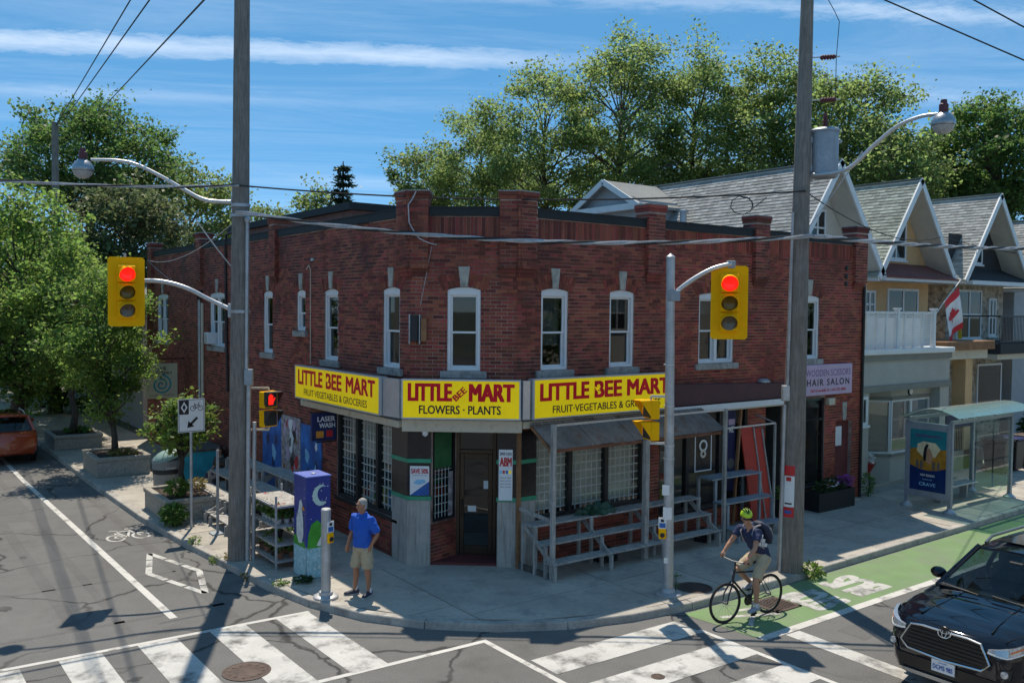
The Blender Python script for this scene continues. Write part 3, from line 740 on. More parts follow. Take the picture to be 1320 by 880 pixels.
# ---- left upper storey set back (brown stucco) and extra roofs to the rear
M('stucco_brown', (.19, .10, .085), .9, var=.2, scale=2)
mb = MB(); mb.box((11.2, 23.0, 6.9), (15.5, 33.0, 7.95)); mb.build('rear_storey_wall', 'stucco_brown', bld)
mb = MB(); mb.box((11.05, 22.85, 7.952), (15.65, 33.15, 8.16)); mb.build('parapet_cap', 'cap_metal', bld)
# ---- wall hardware on the left face
def conduit(pts, r, mat, parent, name='conduit'):
    mb = MB(); mb.tube(pts, r, 8); return mb.build(name, mat, parent, smooth=True)
fl = lambda y, z, d=.05: FL(y-A.y, z, d)
conduit([fl(28.6, .1), fl(28.6, 5.4)], .05, 'galv', bld); conduit([fl(28.3, .1), fl(28.3, 5.3)], .05, 'cream', bld)
mb = MB(); mb.lathe(fl(28.45, 5.4, .07), [(.09, 0), (.12, .12), (.05, .3)], 10); mb.build('weather_head', 'plastic_black', bld)
conduit([fl(25.9, 2.7, .06), fl(25.95, 3.4), fl(26.05, 5.4), fl(26.1, 7.0), fl(26.0, 7.3), fl(25.7, 7.38, -.1)], .035, 'plastic_black', bld, 'drain_pipe')
conduit([fl(19.95, 3.84), fl(19.95, 6.1)], .012, 'cream', bld); conduit([fl(19.95, 6.1), fl(20.05, 6.2), fl(20.2, 6.1)], .012, 'cream', bld)
mb = MB(); mb.fbox(FL, 4.55, 4.7, 6.3, 6.36, .0, .05); mb.build('wall_bracket', 'galv', bld)
# dark electrical box with lamp on the cut corner
u = chamf_u(541); mb = MB(); mb.fbox(FC, u-.17, u-.02, 4.55, 5.05, .01, .13); eb = mb.build('meter_box', 'plastic_black', bld, bevel=.01)
mb = MB(); mb.fbox(FC, u-.2, u-.175, 4.5, 5.08, .012, .10); mb.fbox(FC, u+.0, u+.02, 4.5, 5.08, .012, .10); mb.build('rail', 'galv', eb)
mb = MB(); mb.fbox(FC, u+.04, u+.15, 4.56, 5.0, .012, .12); mb.build('switch', 'wood_brown', eb)
# right drain pipe and iron wall anchors
conduit([(REND-.04, YR-.05, .12), (REND-.04, YR-.05, 5.9)], .04, 'plastic_black', bld, 'drain_pipe')
for dz in (0, .2, .42):
    mb = MB(); mb.lathe(FR(FRW-.85, 5.95+dz, .01), [(.07, 0), (.07, .02), (.03, .04)], 10, axis=(0,-1,0)); mb.build('wall_anchor', 'plastic_black', bld)
# ---- ground floor: fascia, shop fronts, entry
mb = MB(); mb.fbox(FR, -.02, 8.3, 2.88, 3.02, .002, .28); mb.build('fascia_soffit', 'cream', bld, bevel=.01)
mb = MB(); mb.fbox(FL, -.02, 4.75, 2.86, 3.0, .002, .28); mb.build('fascia_soffit', 'cream', bld, bevel=.01)
mb = MB(); mb.fbox(FC, -.12, CW+.12, 2.80, 3.04, .0, .24); mb.build('fascia_soffit', 'cream', bld, bevel=.01)
mb = MB(); mb.prism([(4.0, 3.06), (8.45, 3.06), (8.45, 3.42), (4.0, 3.56)], FR, .002, .22); mb.build('fascia_board', 'maroon', bld, bevel=.01)
mb = MB(); mb.fbox(FR, 4.0, 8.1, 2.92, 3.055, .285, .30); mb.build('fascia_trim', 'white_frame', bld)
mb = MB(); mb.lathe(FR(7.45, 3.47, .1), [(.16, 0), (.16, .03), (.10, .08), (.05, .09)], 14); mb.build('fascia_lamp', 'galv', bld, smooth=True)
# floor slab and rooms behind the shop windows
mb = MB(); mb.raw([(A.x+.2, A.y+.6, .16), (B.x+.3, YR+.2, .16), (REND-.2, YR+.2, .16), (REND-.2, YR+5, .16), (XL+5, YR+8, .16), (XL+.2, YR+8, .16)], [(0,1,2,3,4,5)]); mb.build('shop_floor', 'interior_light', bld, recalc=False)
mb = MB(); mb.raw([(A.x+.2, A.y+.6, 3.0), (B.x+.3, YR+.2, 3.0), (REND-.2, YR+.2, 3.0), (REND-.2, YR+5, 3.0), (XL+5, YR+8, 3.0), (XL+.2, YR+8, 3.0)], [(0,1,2,3,4,5)]); mb.build('shop_ceiling', 'interior_light', bld, recalc=False)
mb = MB(); mb.quad((B.x+1.2, YR+3, .16), (REND-.2, YR+3, .16), (REND-.2, YR+3, 3), (B.x+1.2, YR+3, 3)); mb.quad((XL+2.6, A.y+1.5, .16), (XL+2.6, A.y+6, .16), (XL+2.6, A.y+6, 3), (XL+2.6, A.y+1.5, 3)); mb.quad((XL+.17, A.y+5, .16), (XL+2.6, A.y+5, .16), (XL+2.6, A.y+5, 3), (XL+.17, A.y+5, 3))
mb.build('shop_back_wall', 'interior_light', bld, recalc=False)
def shop_front(fr, u0, u1, z0, z1, mull, grid=True, clear='pane_clear', gcol='white_frame', mat='black_frame', tint=None):
    mb = MB(); fw = .06
    mb.fbox(fr, u0, u0+fw, z0, z1, -.14, -.02); mb.fbox(fr, u1-fw, u1, z0, z1, -.14, -.02); mb.fbox(fr, u0+fw, u1-fw, z0, z0+.07, -.14, -.02); mb.fbox(fr, u0+fw, u1-fw, z1-.07, z1, -.14, -.02)
    sf = mb.build('shop_window', mat, bld, bevel=.004)
    es = [u0+fw]+list(mull)+[u1-fw]
    for m in mull:
        mb = MB(); mb.fbox(fr, m-.05, m+.05, z0+.07, z1-.07, -.14, -.015); mb.build('mullion', mat, sf)
    for a, b in zip(es, es[1:]):
        a2 = a+(.05 if a in mull else 0); b2 = b-(.05 if b in mull else 0)
        mb = MB(); mb.quad(fr(a2, z0+.07, -.08), fr(b2, z0+.07, -.08), fr(b2, z1-.07, -.08), fr(a2, z1-.07, -.08)); mb.build('pane', clear, sf, recalc=False)
        if grid:
            mb = MB(); k = int((b2-a2)/.135)
            for i in range(1, k): uu = a2+(b2-a2)*i/k; mb.bar(fr(uu, z0+.08, -.105), fr(uu, z1-.08, -.105), .021, .012)
            k = int((z1-z0)/.17)
            for i in range(1, k): zz_ = z0+(z1-z0)*i/k; mb.bar(fr(a2, zz_, -.12), fr(b2, zz_, -.12), .012, .021)
            mb.build('security_grid', gcol, sf)
    mb = MB(); mb.fbox(fr, u0-.02, u1+.02, z0-.06, z0-.002, -.1, .06); mb.build('sill', 'black_frame', sf)
    return sf
sfL = shop_front(FL, .42, 3.32, .92, 2.86, (1.42, 2.36)); sfR = shop_front(FR, .46, 3.50, .98, 2.86, (1.42, 2.42))
sf2 = shop_front(FR, 3.98, 7.0, .62, 2.9, (4.92, 6.05), grid=False)
sf3 = shop_front(FR, 9.0, 10.12, .66, 2.95, (), grid=False, mat='tile_black')
mb = MB(); mb.fbox(FR, 9.06, 10.06, 2.35, 2.42, -.13, -.02); mb.build('transom', 'tile_black', sf3)
# goods and blinds on show
GOODS = []
for k, c in enumerate(((.5,.03,.02), (.02,.2,.45), (.6,.55,.1), (.05,.3,.1), (.5,.5,.52), (.35,.12,.3))): M('goods_%d' % k, c, .5, var=.3, scale=8); GOODS.append('goods_%d' % k)
def goods_shelf(fr, u0, u1, d, zs, dens=.24):
    mb = MB()
    for z in zs: mb.fbox(fr, u0, u1, z-.03, z, -d-.3, -d)
    sh = mb.build('goods_shelf', 'interior_light', bld)
    for z in zs:
        u = u0+.03
        while u < u1-.15:
            w = random.uniform(.10, .24); h = random.uniform(.12, .36)
            mb = MB(); mb.fbox(fr, u, u+w, z, z+h, -d-.26, -d-.03); mb.build('goods', random.choice(GOODS), sh); u += w+random.uniform(.01, dens)
goods_shelf(FL, .5, 3.2, .38, (.95,), .2); goods_shelf(FL, .5, 3.2, .9, (1.3, 1.75, 2.2)); goods_shelf(FR, .5, 3.4, .9, (.95, 1.4, 1.9, 2.3)); goods_shelf(FR, 4.0, 5.0, .7, (.7, 1.2, 1.7), .1)
mb = MB(); mb.fbox(FR, .56, 3.44, 1.08, 2.55, -.33, -.30); mb.build('window_blind', 'blind_pale', bld); mb = MB(); mb.fbox(FL, .5, 3.25, 1.9, 2.78, -.36, -.33); mb.build('window_blind', 'blind_pale', bld)
mb = MB(); mb.quad(FC(-1.2, .16, -2.4), FC(CW+1.2, .16, -2.4), FC(CW+1.2, 3, -2.4), FC(-1.2, 3, -2.4)); mb.build('shop_back_wall', 'interior', bld, recalc=False)
# entry: pillars, recessed side windows, door
def pillar(name, pts, u_lab=None):
    mb = MB(); n = len(pts)
    mb.raw([(p.x, p.y, .10) for p in pts]+[(p.x, p.y, 1.42) for p in pts], [tuple(range(n))[::-1], tuple(range(n, 2*n))]+[(i, (i+1)%n, n+(i+1)%n, n+i) for i in range(n)])
    po = mb.build(name, 'pillar_concrete', bld, bevel=.012)
    def ring(z0, z1, e, mat, nm):
        c = sum(pts, Vector((0,0,0)))/n; q = [p+(p-c).normalized()*e for p in pts]; mb = MB()
        mb.raw([(p.x, p.y, z0) for p in q]+[(p.x, p.y, z1) for p in q], [tuple(range(n))[::-1], tuple(range(n, 2*n))]+[(i, (i+1)%n, n+(i+1)%n, n+i) for i in range(n)]); mb.build(nm, mat, po)
    ring(1.422, 1.50, .02, 'tile_green', 'tile_band'); ring(1.502, 2.16, .004, 'tile_black', 'tile_cladding'); ring(2.162, 2.24, .02, 'tile_green', 'tile_band'); ring(2.242, 2.80, .004, 'tile_black', 'tile_cladding')
    return po
Lp = [A+Vector((-.06, .62, 0)), A+Vector((-.06, -.02, 0)), FC(.42, 0, .05), FC(.42, 0, -.35), A+Vector((.3, .62, 0))]
Rp = [FC(CW-.36, 0, .05), B+Vector((0, -.06, 0)), B+Vector((.46, -.06, 0)), B+Vector((.46, .25, 0)), FC(CW-.36, 0, -.35)]
pilLo = pillar('entry_pillar', [Vector((p.x, p.y, 0)) for p in Lp]); pilRo = pillar('entry_pillar', [Vector((p.x, p.y, 0)) for p in Rp])
# door recessed .75 m behind the cut corner
DD = -.62; du0, du1 = .86, CW-.42
mb = MB(); mb.fbox(FC, .30, CW-.34, .10, .17, -.75, -.02); mb.build('door_step', 'door_step', bld)
mb = MB(); fw = .075
mb.fbox(FC, du0, du0+fw, .17, 2.8, DD-.1, DD); mb.fbox(FC, du1-fw, du1, .17, 2.8, DD-.1, DD); mb.fbox(FC, du0+fw, du1-fw, 2.25, 2.33, DD-.1, DD); mb.fbox(FC, du0+fw, du1-fw, 2.72, 2.8, DD-.1, DD)
df = mb.build('door_frame', 'bronze', bld, bevel=.006)
mb = MB(); mb.quad(FC(du0+fw, 2.33, DD-.05), FC(du1-fw, 2.33, DD-.05), FC(du1-fw, 2.72, DD-.05), FC(du0+fw, 2.72, DD-.05)); mb.build('transom_pane', 'pane_dark', df, recalc=False)
a, b = du0+fw+.004, du1-fw-.004
mb = MB(); mb.fbox(FC, a, a+.085, .175, 2.245, DD-.08, DD-.02); mb.fbox(FC, b-.085, b, .175, 2.245, DD-.08, DD-.02); mb.fbox(FC, a+.085, b-.085, .175, .36, DD-.08, DD-.02); mb.fbox(FC, a+.085, b-.085, 2.14, 2.245, DD-.08, DD-.02)
dr = mb.build('door', 'bronze', bld, bevel=.006)
mb = MB(); mb.quad(FC(a+.085, .36, DD-.05), FC(b-.085, .36, DD-.05), FC(b-.085, 2.14, DD-.05), FC(a+.085, 2.14, DD-.05)); mb.build('pane', 'pane_dark', dr, recalc=False)
mb = MB(); mb.tube([FC(a+.045, .95, DD), FC(a+.045, .97, DD+.05), FC(a+.045, 1.28, DD+.05), FC(a+.045, 1.30, DD)], .012, 8); mb.build('handle', 'plastic_black', dr, smooth=True)
for uu, zz_, w, h in ((a+.48, 1.52, .22, .17), (a+.16, 1.05, .17, .12)):
    mb = MB(); mb.fbox(FC, uu, uu+w, zz_, zz_+h, DD-.047, DD-.043); mb.build('notice', 'paper_white', dr)
# side returns of the recess: left has a window, right is panelled
FS = frame(FC(.42, 0, -.03), (FC(du0, 0, DD)-FC(.42, 0, -.03)).normalized(), (FC.n.cross(Vector((0,0,1))))*-1)
SW = (FC(du0, 0, DD)-FC(.42, 0, -.03)).length
_sn = FS.u.cross(Vector((0,0,1))); _sn = _sn if _sn.dot(FC.n) > 0 else -_sn; FS = frame(FC(.42, 0, -.03), FS.u, _sn)
mb = MB(); wall_sheet(mb, FS, SW, .12, 2.85, [(.05, SW-.03, .95, 2.78)], .08); sd_ = mb.build('recess_wall', 'mortar', bld, recalc=False)
mb = MB()
for r in bricks(FS, SW, .12, .95, []): brick_geo(mb, FS, r, .006)
tag(mb.build('brickwork', 'brick', sd_, recalc=False), kind='stuff')
mb = MB(); mb.fbox(FS, .05, .09, .95, 2.78, -.06, .0); mb.fbox(FS, SW-.07, SW-.03, .95, 2.78, -.06, .0); mb.fbox(FS, .09, SW-.07, .95, .99, -.06, 0); sw = mb.build('side_window', 'black_frame', bld)
mb = MB(); mb.quad(FS(.09, .99, -.03), FS(SW-.07, .99, -.03), FS(SW-.07, 2.78, -.03), FS(.09, 2.78, -.03)); mb.build('pane', 'pane_clear', sw, recalc=False)
mb = MB()
for i in range(1, 6): mb.bar(FS(.09+(SW-.16)*i/6, 1, -.06), FS(.09+(SW-.16)*i/6, 2.0, -.06), .012, .012)
for i in range(0, 6): mb.bar(FS(.09, 1.1+.17*i, -.07), FS(SW-.07, 1.1+.17*i, -.07), .012, .012)
mb.build('security_grid', 'white_frame', sw)
mb = MB(); mb.fbox(FS, .12, SW-.12, 2.0, 2.72, -.026, -.022); mb.build('poster', 'print_green', sw)
mb = MB(); mb.fbox(FS, SW-.2, SW-.08, 1.0, 1.9, -.026, -.022); mb.build('poster', 'print_grey', sw)
mb = MB(); p0, p1 = FC(CW-.36, 0, -.03), FC(du1, 0, DD); mb.quad((p0.x, p0.y, .12), (p1.x, p1.y, .12), (p1.x, p1.y, 2.85), (p0.x, p0.y, 2.85)); mb.build('recess_wall', 'bronze', bld, recalc=False)
mb = MB(); mb.lathe(FC(.33, 2.70, .16), [(.02, .0), (.055, .03), (.07, .10), (.03, .13)], 12); mb.build('security_lamp', 'white_frame', bld, smooth=True)
# plinth under windows gets the wall bricks; salon red door, key stone
ud0, ud1 = 10.62, 11.36
mb = MB(); mb.fbox(FR, ud0, ud1, .14, 2.28, -.16, -.10); d2 = mb.build('door', 'print_red' if False else 'door_step', bld); d2['label'] = 'dark red side door'
for zz_ in (.3, 1.0):
    mb = MB(); mb.fbox(FR, ud0+.12, ud1-.12, zz_, zz_+.5, -.10, -.085); mb.build('door_panel', 'door_step', d2, bevel=.008)
mb = MB(); mb.fbox(FR, ud0+.15, ud0+.42, 1.6, 2.12, -.10, -.088); mb.build('door_pane', 'paper_white', d2)
mb = MB(); um = (ud0+ud1)/2; mb.prism([(um-.07, 2.30), (um+.07, 2.30), (um+.10, 2.78), (um-.10, 2.78)], FR, -.02, .035); mb.build('keystone', 'stone', bld, bevel=.006)
mb = MB(); mb.fbox(FR, ud0-.1, ud1+.1, .115, .145, -.1, .25); mb.build('door_step', 'stone', bld)
mb = MB(); mb.fbox(FR, 10.15, 10.42, 2.75, 2.93, .0, .12); mb.build('bracket', 'cream', bld, bevel=.01)
# dark recess door of the salon, emblem door of the middle shop
mb = MB(); mb.quad(FR(7.68, .12, -1.2), FR(8.5, .12, -1.2), FR(8.5, 2.9, -1.2), FR(7.68, 2.9, -1.2)); mb.quad(FR(7.68, .12, -.16), FR(7.68, .12, -1.2), FR(7.68, 2.9, -1.2), FR(7.68, 2.9, -.16)); mb.quad(FR(8.5, .12, -.16), FR(8.5, .12, -1.2), FR(8.5, 2.9, -1.2), FR(8.5, 2.9, -.16)); mb.build('recess', 'interior', bld, recalc=False)
mb = MB(); mb.fbox(FR, 4.98, 6.0, .70, 2.83, -.078, -.074); dk = mb.build('black_poster', 'tile_black', sf2)
def ring_sign(fr, uc, zc, r, w, d, mat, parent, name, n=28):
    mb = MB()
    for k in range(n):
        a, b = 2*math.pi*k/n, 2*math.pi*(k+1)/n
        mb.quad(*[fr(uc+math.cos(t)*q, zc+math.sin(t)*q, d) for t, q in ((a, r-w), (b, r-w), (b, r), (a, r))])
    return mb.build(name, mat, parent, recalc=False)
mb = MB()
for a_, b_, c_, d_ in ((5.22, 5.25, 1.45, 2.35), (5.77, 5.8, 1.45, 2.35), (5.25, 5.77, 1.45, 1.48), (5.25, 5.77, 2.32, 2.35)): mb.fbox(FR, a_, b_, c_, d_, -.0735, -.070)
mb.build('poster_outline', 'paper_white', sf2)
ring_sign(FR, 5.51, 2.05, .14, .05, -.070, 'paper_white', sf2, 'poster_emblem'); ring_sign(FR, 5.51, 1.86, .10, .06, -.069, 'alu', sf2, 'poster_emblem')
ring_sign(FR, 5.6, 2.62, .16, .04, -.069, 'paper_white', sf2, 'poster_emblem')
mb = MB(); mb.fbox(FR, 6.28, 6.56, .9, 2.85, -.015, -.005); bb = mb.build('banner', 'navy', sf2)
text_on('lettering', 'NZ', 'paper_white', sf2, FR, 6.33, 2.3, 6.5, 2.45, -.003, .02)
mb = MB(); mb.fbox(FR, 6.31, 6.53, 2.48, 2.62, -.004, -.002); mb.build('banner_print', 'print_pink', sf2)
mb = MB(); mb.lathe(FR(6.42, 1.55, -.006), [(.13, 0), (.13, .003), (.05, .004)], 16, axis=(0,-1,0)); mb.build('banner_print', 'curtain', sf2)

# ================================================================== signs of the shop
def sign_box(name, label, fr, u0, u1, z0, z1, d0, d1, rev=False):
    c = fr((u0+u1)/2, z0, d0); t = thing(name, label, 'shop sign', (c.x, c.y, z0))
    mb = MB(); mb.fbox(fr, u0, u1, z0, z1, d0, d1-.012); mb.build('housing', 'alu', t, bevel=.01)
    mb = MB(); b = .028
    mb.fbox(fr, u0, u1, z0, z0+b, d1-.010, d1+.008); mb.fbox(fr, u0, u1, z1-b, z1, d1-.010, d1+.008); mb.fbox(fr, u0, u0+b, z0+b, z1-b, d1-.010, d1+.008); mb.fbox(fr, u1-b, u1, z0+b, z1-b, d1-.010, d1+.008)
    mb.build('trim', 'alu', t)
    mb = MB(); mb.fbox(fr, u0+b, u1-b, z0+b, z1-b, d1-.010, d1-.003); mb.build('face', 'sign_yellow', t)
    f2 = frame(fr(u1, 0, 0), -fr.u, fr.n) if rev else frame(fr(u0, 0, 0), fr.u, fr.n)
    return t, f2, d1
def bee(fr, u, z, s, d, parent):
    mb = MB()
    def el(cu, cz, a, b, rot=0, n=12):
        pts = [(cu+math.cos(rot)*a*math.cos(t)-math.sin(rot)*b*math.sin(t), cz+math.sin(rot)*a*math.cos(t)+math.cos(rot)*b*math.sin(t)) for t in [2*math.pi*k/n for k in range(n)]]
        mb.quad(*[fr(p, q, d) for p, q in pts])
    el(u, z, s*.16, s*.42); el(u, z+s*.5, s*.13, s*.13)
    for sg in (-1, 1): el(u+sg*s*.36, z+s*.18, s*.3, s*.12, sg*.5); el(u+sg*s*.3, z-s*.08, s*.24, s*.09, -sg*.4)
    mb.build('bee_emblem', 'sign_yellow', parent, recalc=False)
t, f2, d = sign_box('shop_sign', 'yellow box sign reading LITTLE BEE MART above the tin awning', FR, .06, 3.92, 3.07, 3.86, .29, .47)
text_on('lettering', 'LITTLE', 'sign_red', t, f2, .16, .34+3.07, 1.42, .70+3.07, d+.0005, .046); text_on('lettering', 'BEE', 'sign_red', t, f2, 1.56, .34+3.07, 2.32, .70+3.07, d+.0005, .046); text_on('lettering', 'MART', 'sign_red', t, f2, 2.46, .34+3.07, 3.72, .70+3.07, d+.0005, .046)
text_on('lettering', 'FRUIT\u00b7VEGETABLES & GROCERIES', 'ink', t, f2, .48, .10+3.07, 3.45, .25+3.07, d+.0005, .012); bee(f2, 1.64, 3.6, .13, d+.0045, t)
t, f2, d = sign_box('shop_sign', 'yellow box sign reading LITTLE BEE MART on the side wall with mural panels', FL, .38, 4.62, 3.07, 3.84, .29, .47, True)
text_on('lettering', 'LITTLE', 'sign_red', t, f2, .18, .33+3.07, 1.55, .69+3.07, d+.0005, .046); text_on('lettering', 'BEE', 'sign_red', t, f2, 1.72, .33+3.07, 2.52, .69+3.07, d+.0005, .046); text_on('lettering', 'MART', 'sign_red', t, f2, 2.72, .33+3.07, 4.05, .69+3.07, d+.0005, .046)
text_on('lettering', 'FRUIT\u00b7VEGETABLES & GROCERIES', 'ink', t, f2, .52, .10+3.07, 3.7, .25+3.07, d+.0005, .012); bee(f2, 1.80, 3.6, .13, d+.0045, t)
t, f2, d = sign_box('shop_sign', 'yellow box sign reading FLOWERS PLANTS above the shop entrance', FC, -.10, CW+.10, 3.07, 3.84, .245, .42)
text_on('lettering', 'LITTLE', 'sign_red', t, f2, .12, .34+3.07, .98, .70+3.07, d+.0005, .046); text_on('lettering', 'MART', 'sign_red', t, f2, 1.30, .34+3.07, 2.18, .70+3.07, d+.0005, .046)
text_on('lettering', 'BEE', 'sign_red', t, f2, .98, .42+3.07, 1.28, .55+3.07, d+.0005, .046, rot=.75)
text_on('lettering', 'FLOWERS \u00b7 PLANTS', 'ink', t, f2, .34, .10+3.07, 1.92, .27+3.07, d+.0005, .022)
# aluminium corner fillers between the sign boxes belong to the building
for p, q in ((FC(-.12, 0, .33), FL(.36, 0, .36)), (FC(CW+.12, 0, .33), FR(.04, 0, .36))):
    mb = MB(); mb.bar((p.x, p.y, 3.45), (q.x, q.y, 3.45), .1, .75); mb.build('sign_filler', 'alu', bld)
# flat panels -----------------------------------------------------------
def panel(name, label, cat, fr, u0, u1, z0, z1, d0, d1, mat, group=None):
    c = fr((u0+u1)/2, z0, d0); t = thing(name, label, cat, (c.x, c.y, z0), group)
    mb = MB(); mb.fbox(fr, u0, u1, z0, z1, d0, d1); mb.build('board', mat, t); return t
# ABM machine sign on the right pillar (chamfer side)
f = frame(FC(CW-.36, 0, .055), FC.u, FC.n)
t = panel('bank_machine_sign', 'white ABM bank machine sign on the entrance pillar', 'sign', f, .03, .30, 1.45, 2.45, .012, .024, 'paper_white')
text_on('lettering', 'ABM', 'print_red', t, f, .045, 2.12, .285, 2.30, .026, .03); text_on('lettering', '24HR CASH', 'ink', t, f, .05, 2.34, .28, 2.40, .026, .01)
for k, m_ in enumerate(('print_sky', 'print_red', 'print_blue', 'sign_yellow')):
    mb = MB(); mb.fbox(f, .045+.062*k, .09+.062*k, 1.98, 2.04, .0245, .027); mb.build('card_logo', m_, t)
for k in range(4): text_on('lettering', 'please use inside', 'ink', t, f, .06, 1.88-.06*k, .27, 1.915-.06*k, .026)
# SAVE 50% poster on the left pillar
f = frame(FC(.0, 0, .055), FC.u, FC.n)
t = panel('sale_poster', 'white and blue SAVE 50% poster on the dark tiled pillar', 'poster', f, .02, .40, 1.52, 2.10, .012, .02, 'paper_white')
text_on('lettering', 'SAVE 50%', 'print_red', t, f, .04, 1.95, .38, 2.05, .022, .03); text_on('lettering', 'on your first visit', 'ink', t, f, .06, 1.9, .36, 1.93, .022)
mb = MB(); mb.quad(f(.02, 1.52, .0215), f(.40, 1.52, .0215), f(.40, 1.80, .0215)); mb.build('poster_print', 'print_blue', t, recalc=False)
mb = MB(); mb.prism([(.08, 1.76), (.2, 1.73), (.34, 1.78), (.3, 1.84), (.15, 1.83)], f, .0205, .0225); mb.build('poster_print', 'print_sky', t)
# murals on the side wall (three boards)
def mural(label, y0, y1, z0, z1, mat, blobs):
    t = panel('mural_board', label, 'mural', FL, y0-A.y, y1-A.y, z0, z1, .012, .03, mat)
    for k, (uu, zz_, r, m_) in enumerate(blobs):
        mb = MB(); n = 10; ph = random.random()*6
        mb.quad(*[FL(y0-A.y+uu+math.cos(a_)*r*(1+.3*math.sin(3*a_+ph)), zz_+math.sin(a_)*r*1.5*(1+.25*math.cos(2*a_+ph)), .0315+.0004*k) for a_ in [2*math.pi*i/n for i in range(n)]])
        mb.build('mural_print', m_, t, recalc=False)
mural('bright blue painted mural board with dark figures beside the pipe', 21.85, 23.15, .5, 2.42, 'print_blue', [(.9, 1.7, .12, 'navy'), (.5, 1.4, .14, 'print_sky'), (.35, 1.75, .09, 'navy'), (.55, 1.15, .08, 'navy'), (1.0, 2.2, .06, 'paper_white')])
mural('grey red collage mural board between two blue boards', 20.6, 21.83, .5, 2.45, 'print_grey', [(random.uniform(.15, 1.05), random.uniform(.7, 2.3), random.uniform(.05, .13), random.choice(('ink', 'print_red', 'print_pink', 'wood_brown', 'paper_white', 'curtain'))) for k in range(26)])
mural('blue painted mural board nearest the shop window', 19.35, 20.58, .5, 2.35, 'print_blue', [(.3, 1.4, .1, 'navy'), (.85, 1.6, .12, 'print_sky'), (.8, 1.2, .07, 'navy'), (.3, 1.9, .07, 'paper_white'), (.35, 1.35, .06, 'print_sky')])
# projecting LASER WASH style sign
t = thing('projecting_sign', 'small navy projecting sign with white lettering on the side wall', 'sign', (XL-.4, 18.9, 2.15))
FJ = frame((XL-.62, 18.55, 0), (1, 0, 0), (0, -1, 0))
mb = MB(); mb.fbox(FJ, 0, .60, 2.2, 2.82, -.09, .0); mb.build('board', 'navy', t, bevel=.01)
text_on('lettering', 'LASER', 'paper_white', t, FJ, .13, 2.63, .56, 2.75, .003, .03); text_on('lettering', 'WASH', 'paper_white', t, FJ, .17, 2.49, .56, 2.60, .003, .03)
mb = MB(); mb.fbox(FJ, .1, .28, 2.27, 2.42, .0005, .004); mb.build('print_patch', 'print_orange', t); mb = MB(); mb.fbox(FJ, .35, .5, 2.28, 2.43, .0005, .004); mb.build('print_patch', 'print_red', t)
for q in (((XL-.64, 18.6, 2.84), (XL+.0, 18.6, 2.84)), ((XL-.5, 18.6, 2.17), (XL, 18.6, 2.17))): mb = MB(); mb.bar(*q, .03, .03); mb.build('bracket', 'black_frame', t)
# pottery hanging sign
t = thing('hanging_sign', 'cream hanging sign with teal spiral on a black bracket', 'sign', (XL-.6, 30.5, 2.1))
FP = frame((XL-1.25, 30.4, 0), (1, 0, 0), (0, -1, 0)); M('sign_cream', (.62, .58, .42), .6, var=.08)
mb = MB(); mb.fbox(FP, .0, 1.02, 2.15, 3.30, -.05, .0); mb.build('board', 'sign_cream', t, bevel=.01)
text_on('lettering', 'THE', 'ink', t, FP, .36, 3.10, .66, 3.19, .004, .01); text_on('lettering', 'POTTERY', 'ink', t, FP, .18, 2.93, .85, 3.03, .004, .01); text_on('lettering', 'CLASSES  STUDIO', 'wood_brown', t, FP, .12, 2.22, .9, 2.28, .004)
mb = MB(); pts = []
for k in range(40): a_ = k*.36; r = .03+.021*k*.36; pts.append((.5+r*math.cos(a_), 2.6+r*math.sin(a_)))
for (a0, b0), (a1, b1) in zip(pts, pts[1:]):
    v = Vector((a1-a0, b1-b0)).normalized(); nn = Vector((-v.y, v.x))*.027
    mb.quad(FP(a0-nn.x, b0-nn.y, .004), FP(a1-nn.x, b1-nn.y, .004), FP(a1+nn.x, b1+nn.y, .004), FP(a0+nn.x, b0+nn.y, .004))
mb.build('spiral', 'tile_green' if False else 'teal_paint', t, recalc=False)
mb = MB(); mb.bar((XL-1.4, 30.42, 3.45), (XL, 30.42, 3.45), .04, .04); mb.bar((XL-1.1, 30.42, 3.3), (XL-1.1, 30.42, 3.45), .02, .02, (0,1,0)); mb.bar((XL-.4, 30.42, 3.3), (XL-.4, 30.42, 3.45), .02, .02, (0,1,0)); mb.build('bracket', 'black_frame', t)
# salon sign
t = thing('salon_sign', 'pale pink HAIR SALON sign on the brick front', 'sign', (20.4, YR-.1, 3.03))
FSn = frame((19.35, YR, 0), (1, 0, 0), (0, -1, 0)); mb = MB(); mb.fbox(FSn, 0, 2.14, 3.03, 3.83, .03, .12); mb.build('board', 'print_pink', t, bevel=.01)
text_on('lettering', 'WOODEN SCISSORS', 'print_purple', t, FSn, .1, 3.53, 2.05, 3.70, .1215); text_on('lettering', 'HAIR SALON', 'ink', t, FSn, .14, 3.28, 2.0, 3.46, .1215, .02, 1.3); text_on('lettering', '569 Greenhills St / 416-742-4884', 'print_red', t, FSn, .3, 3.12, 1.85, 3.20, .1215, .008)
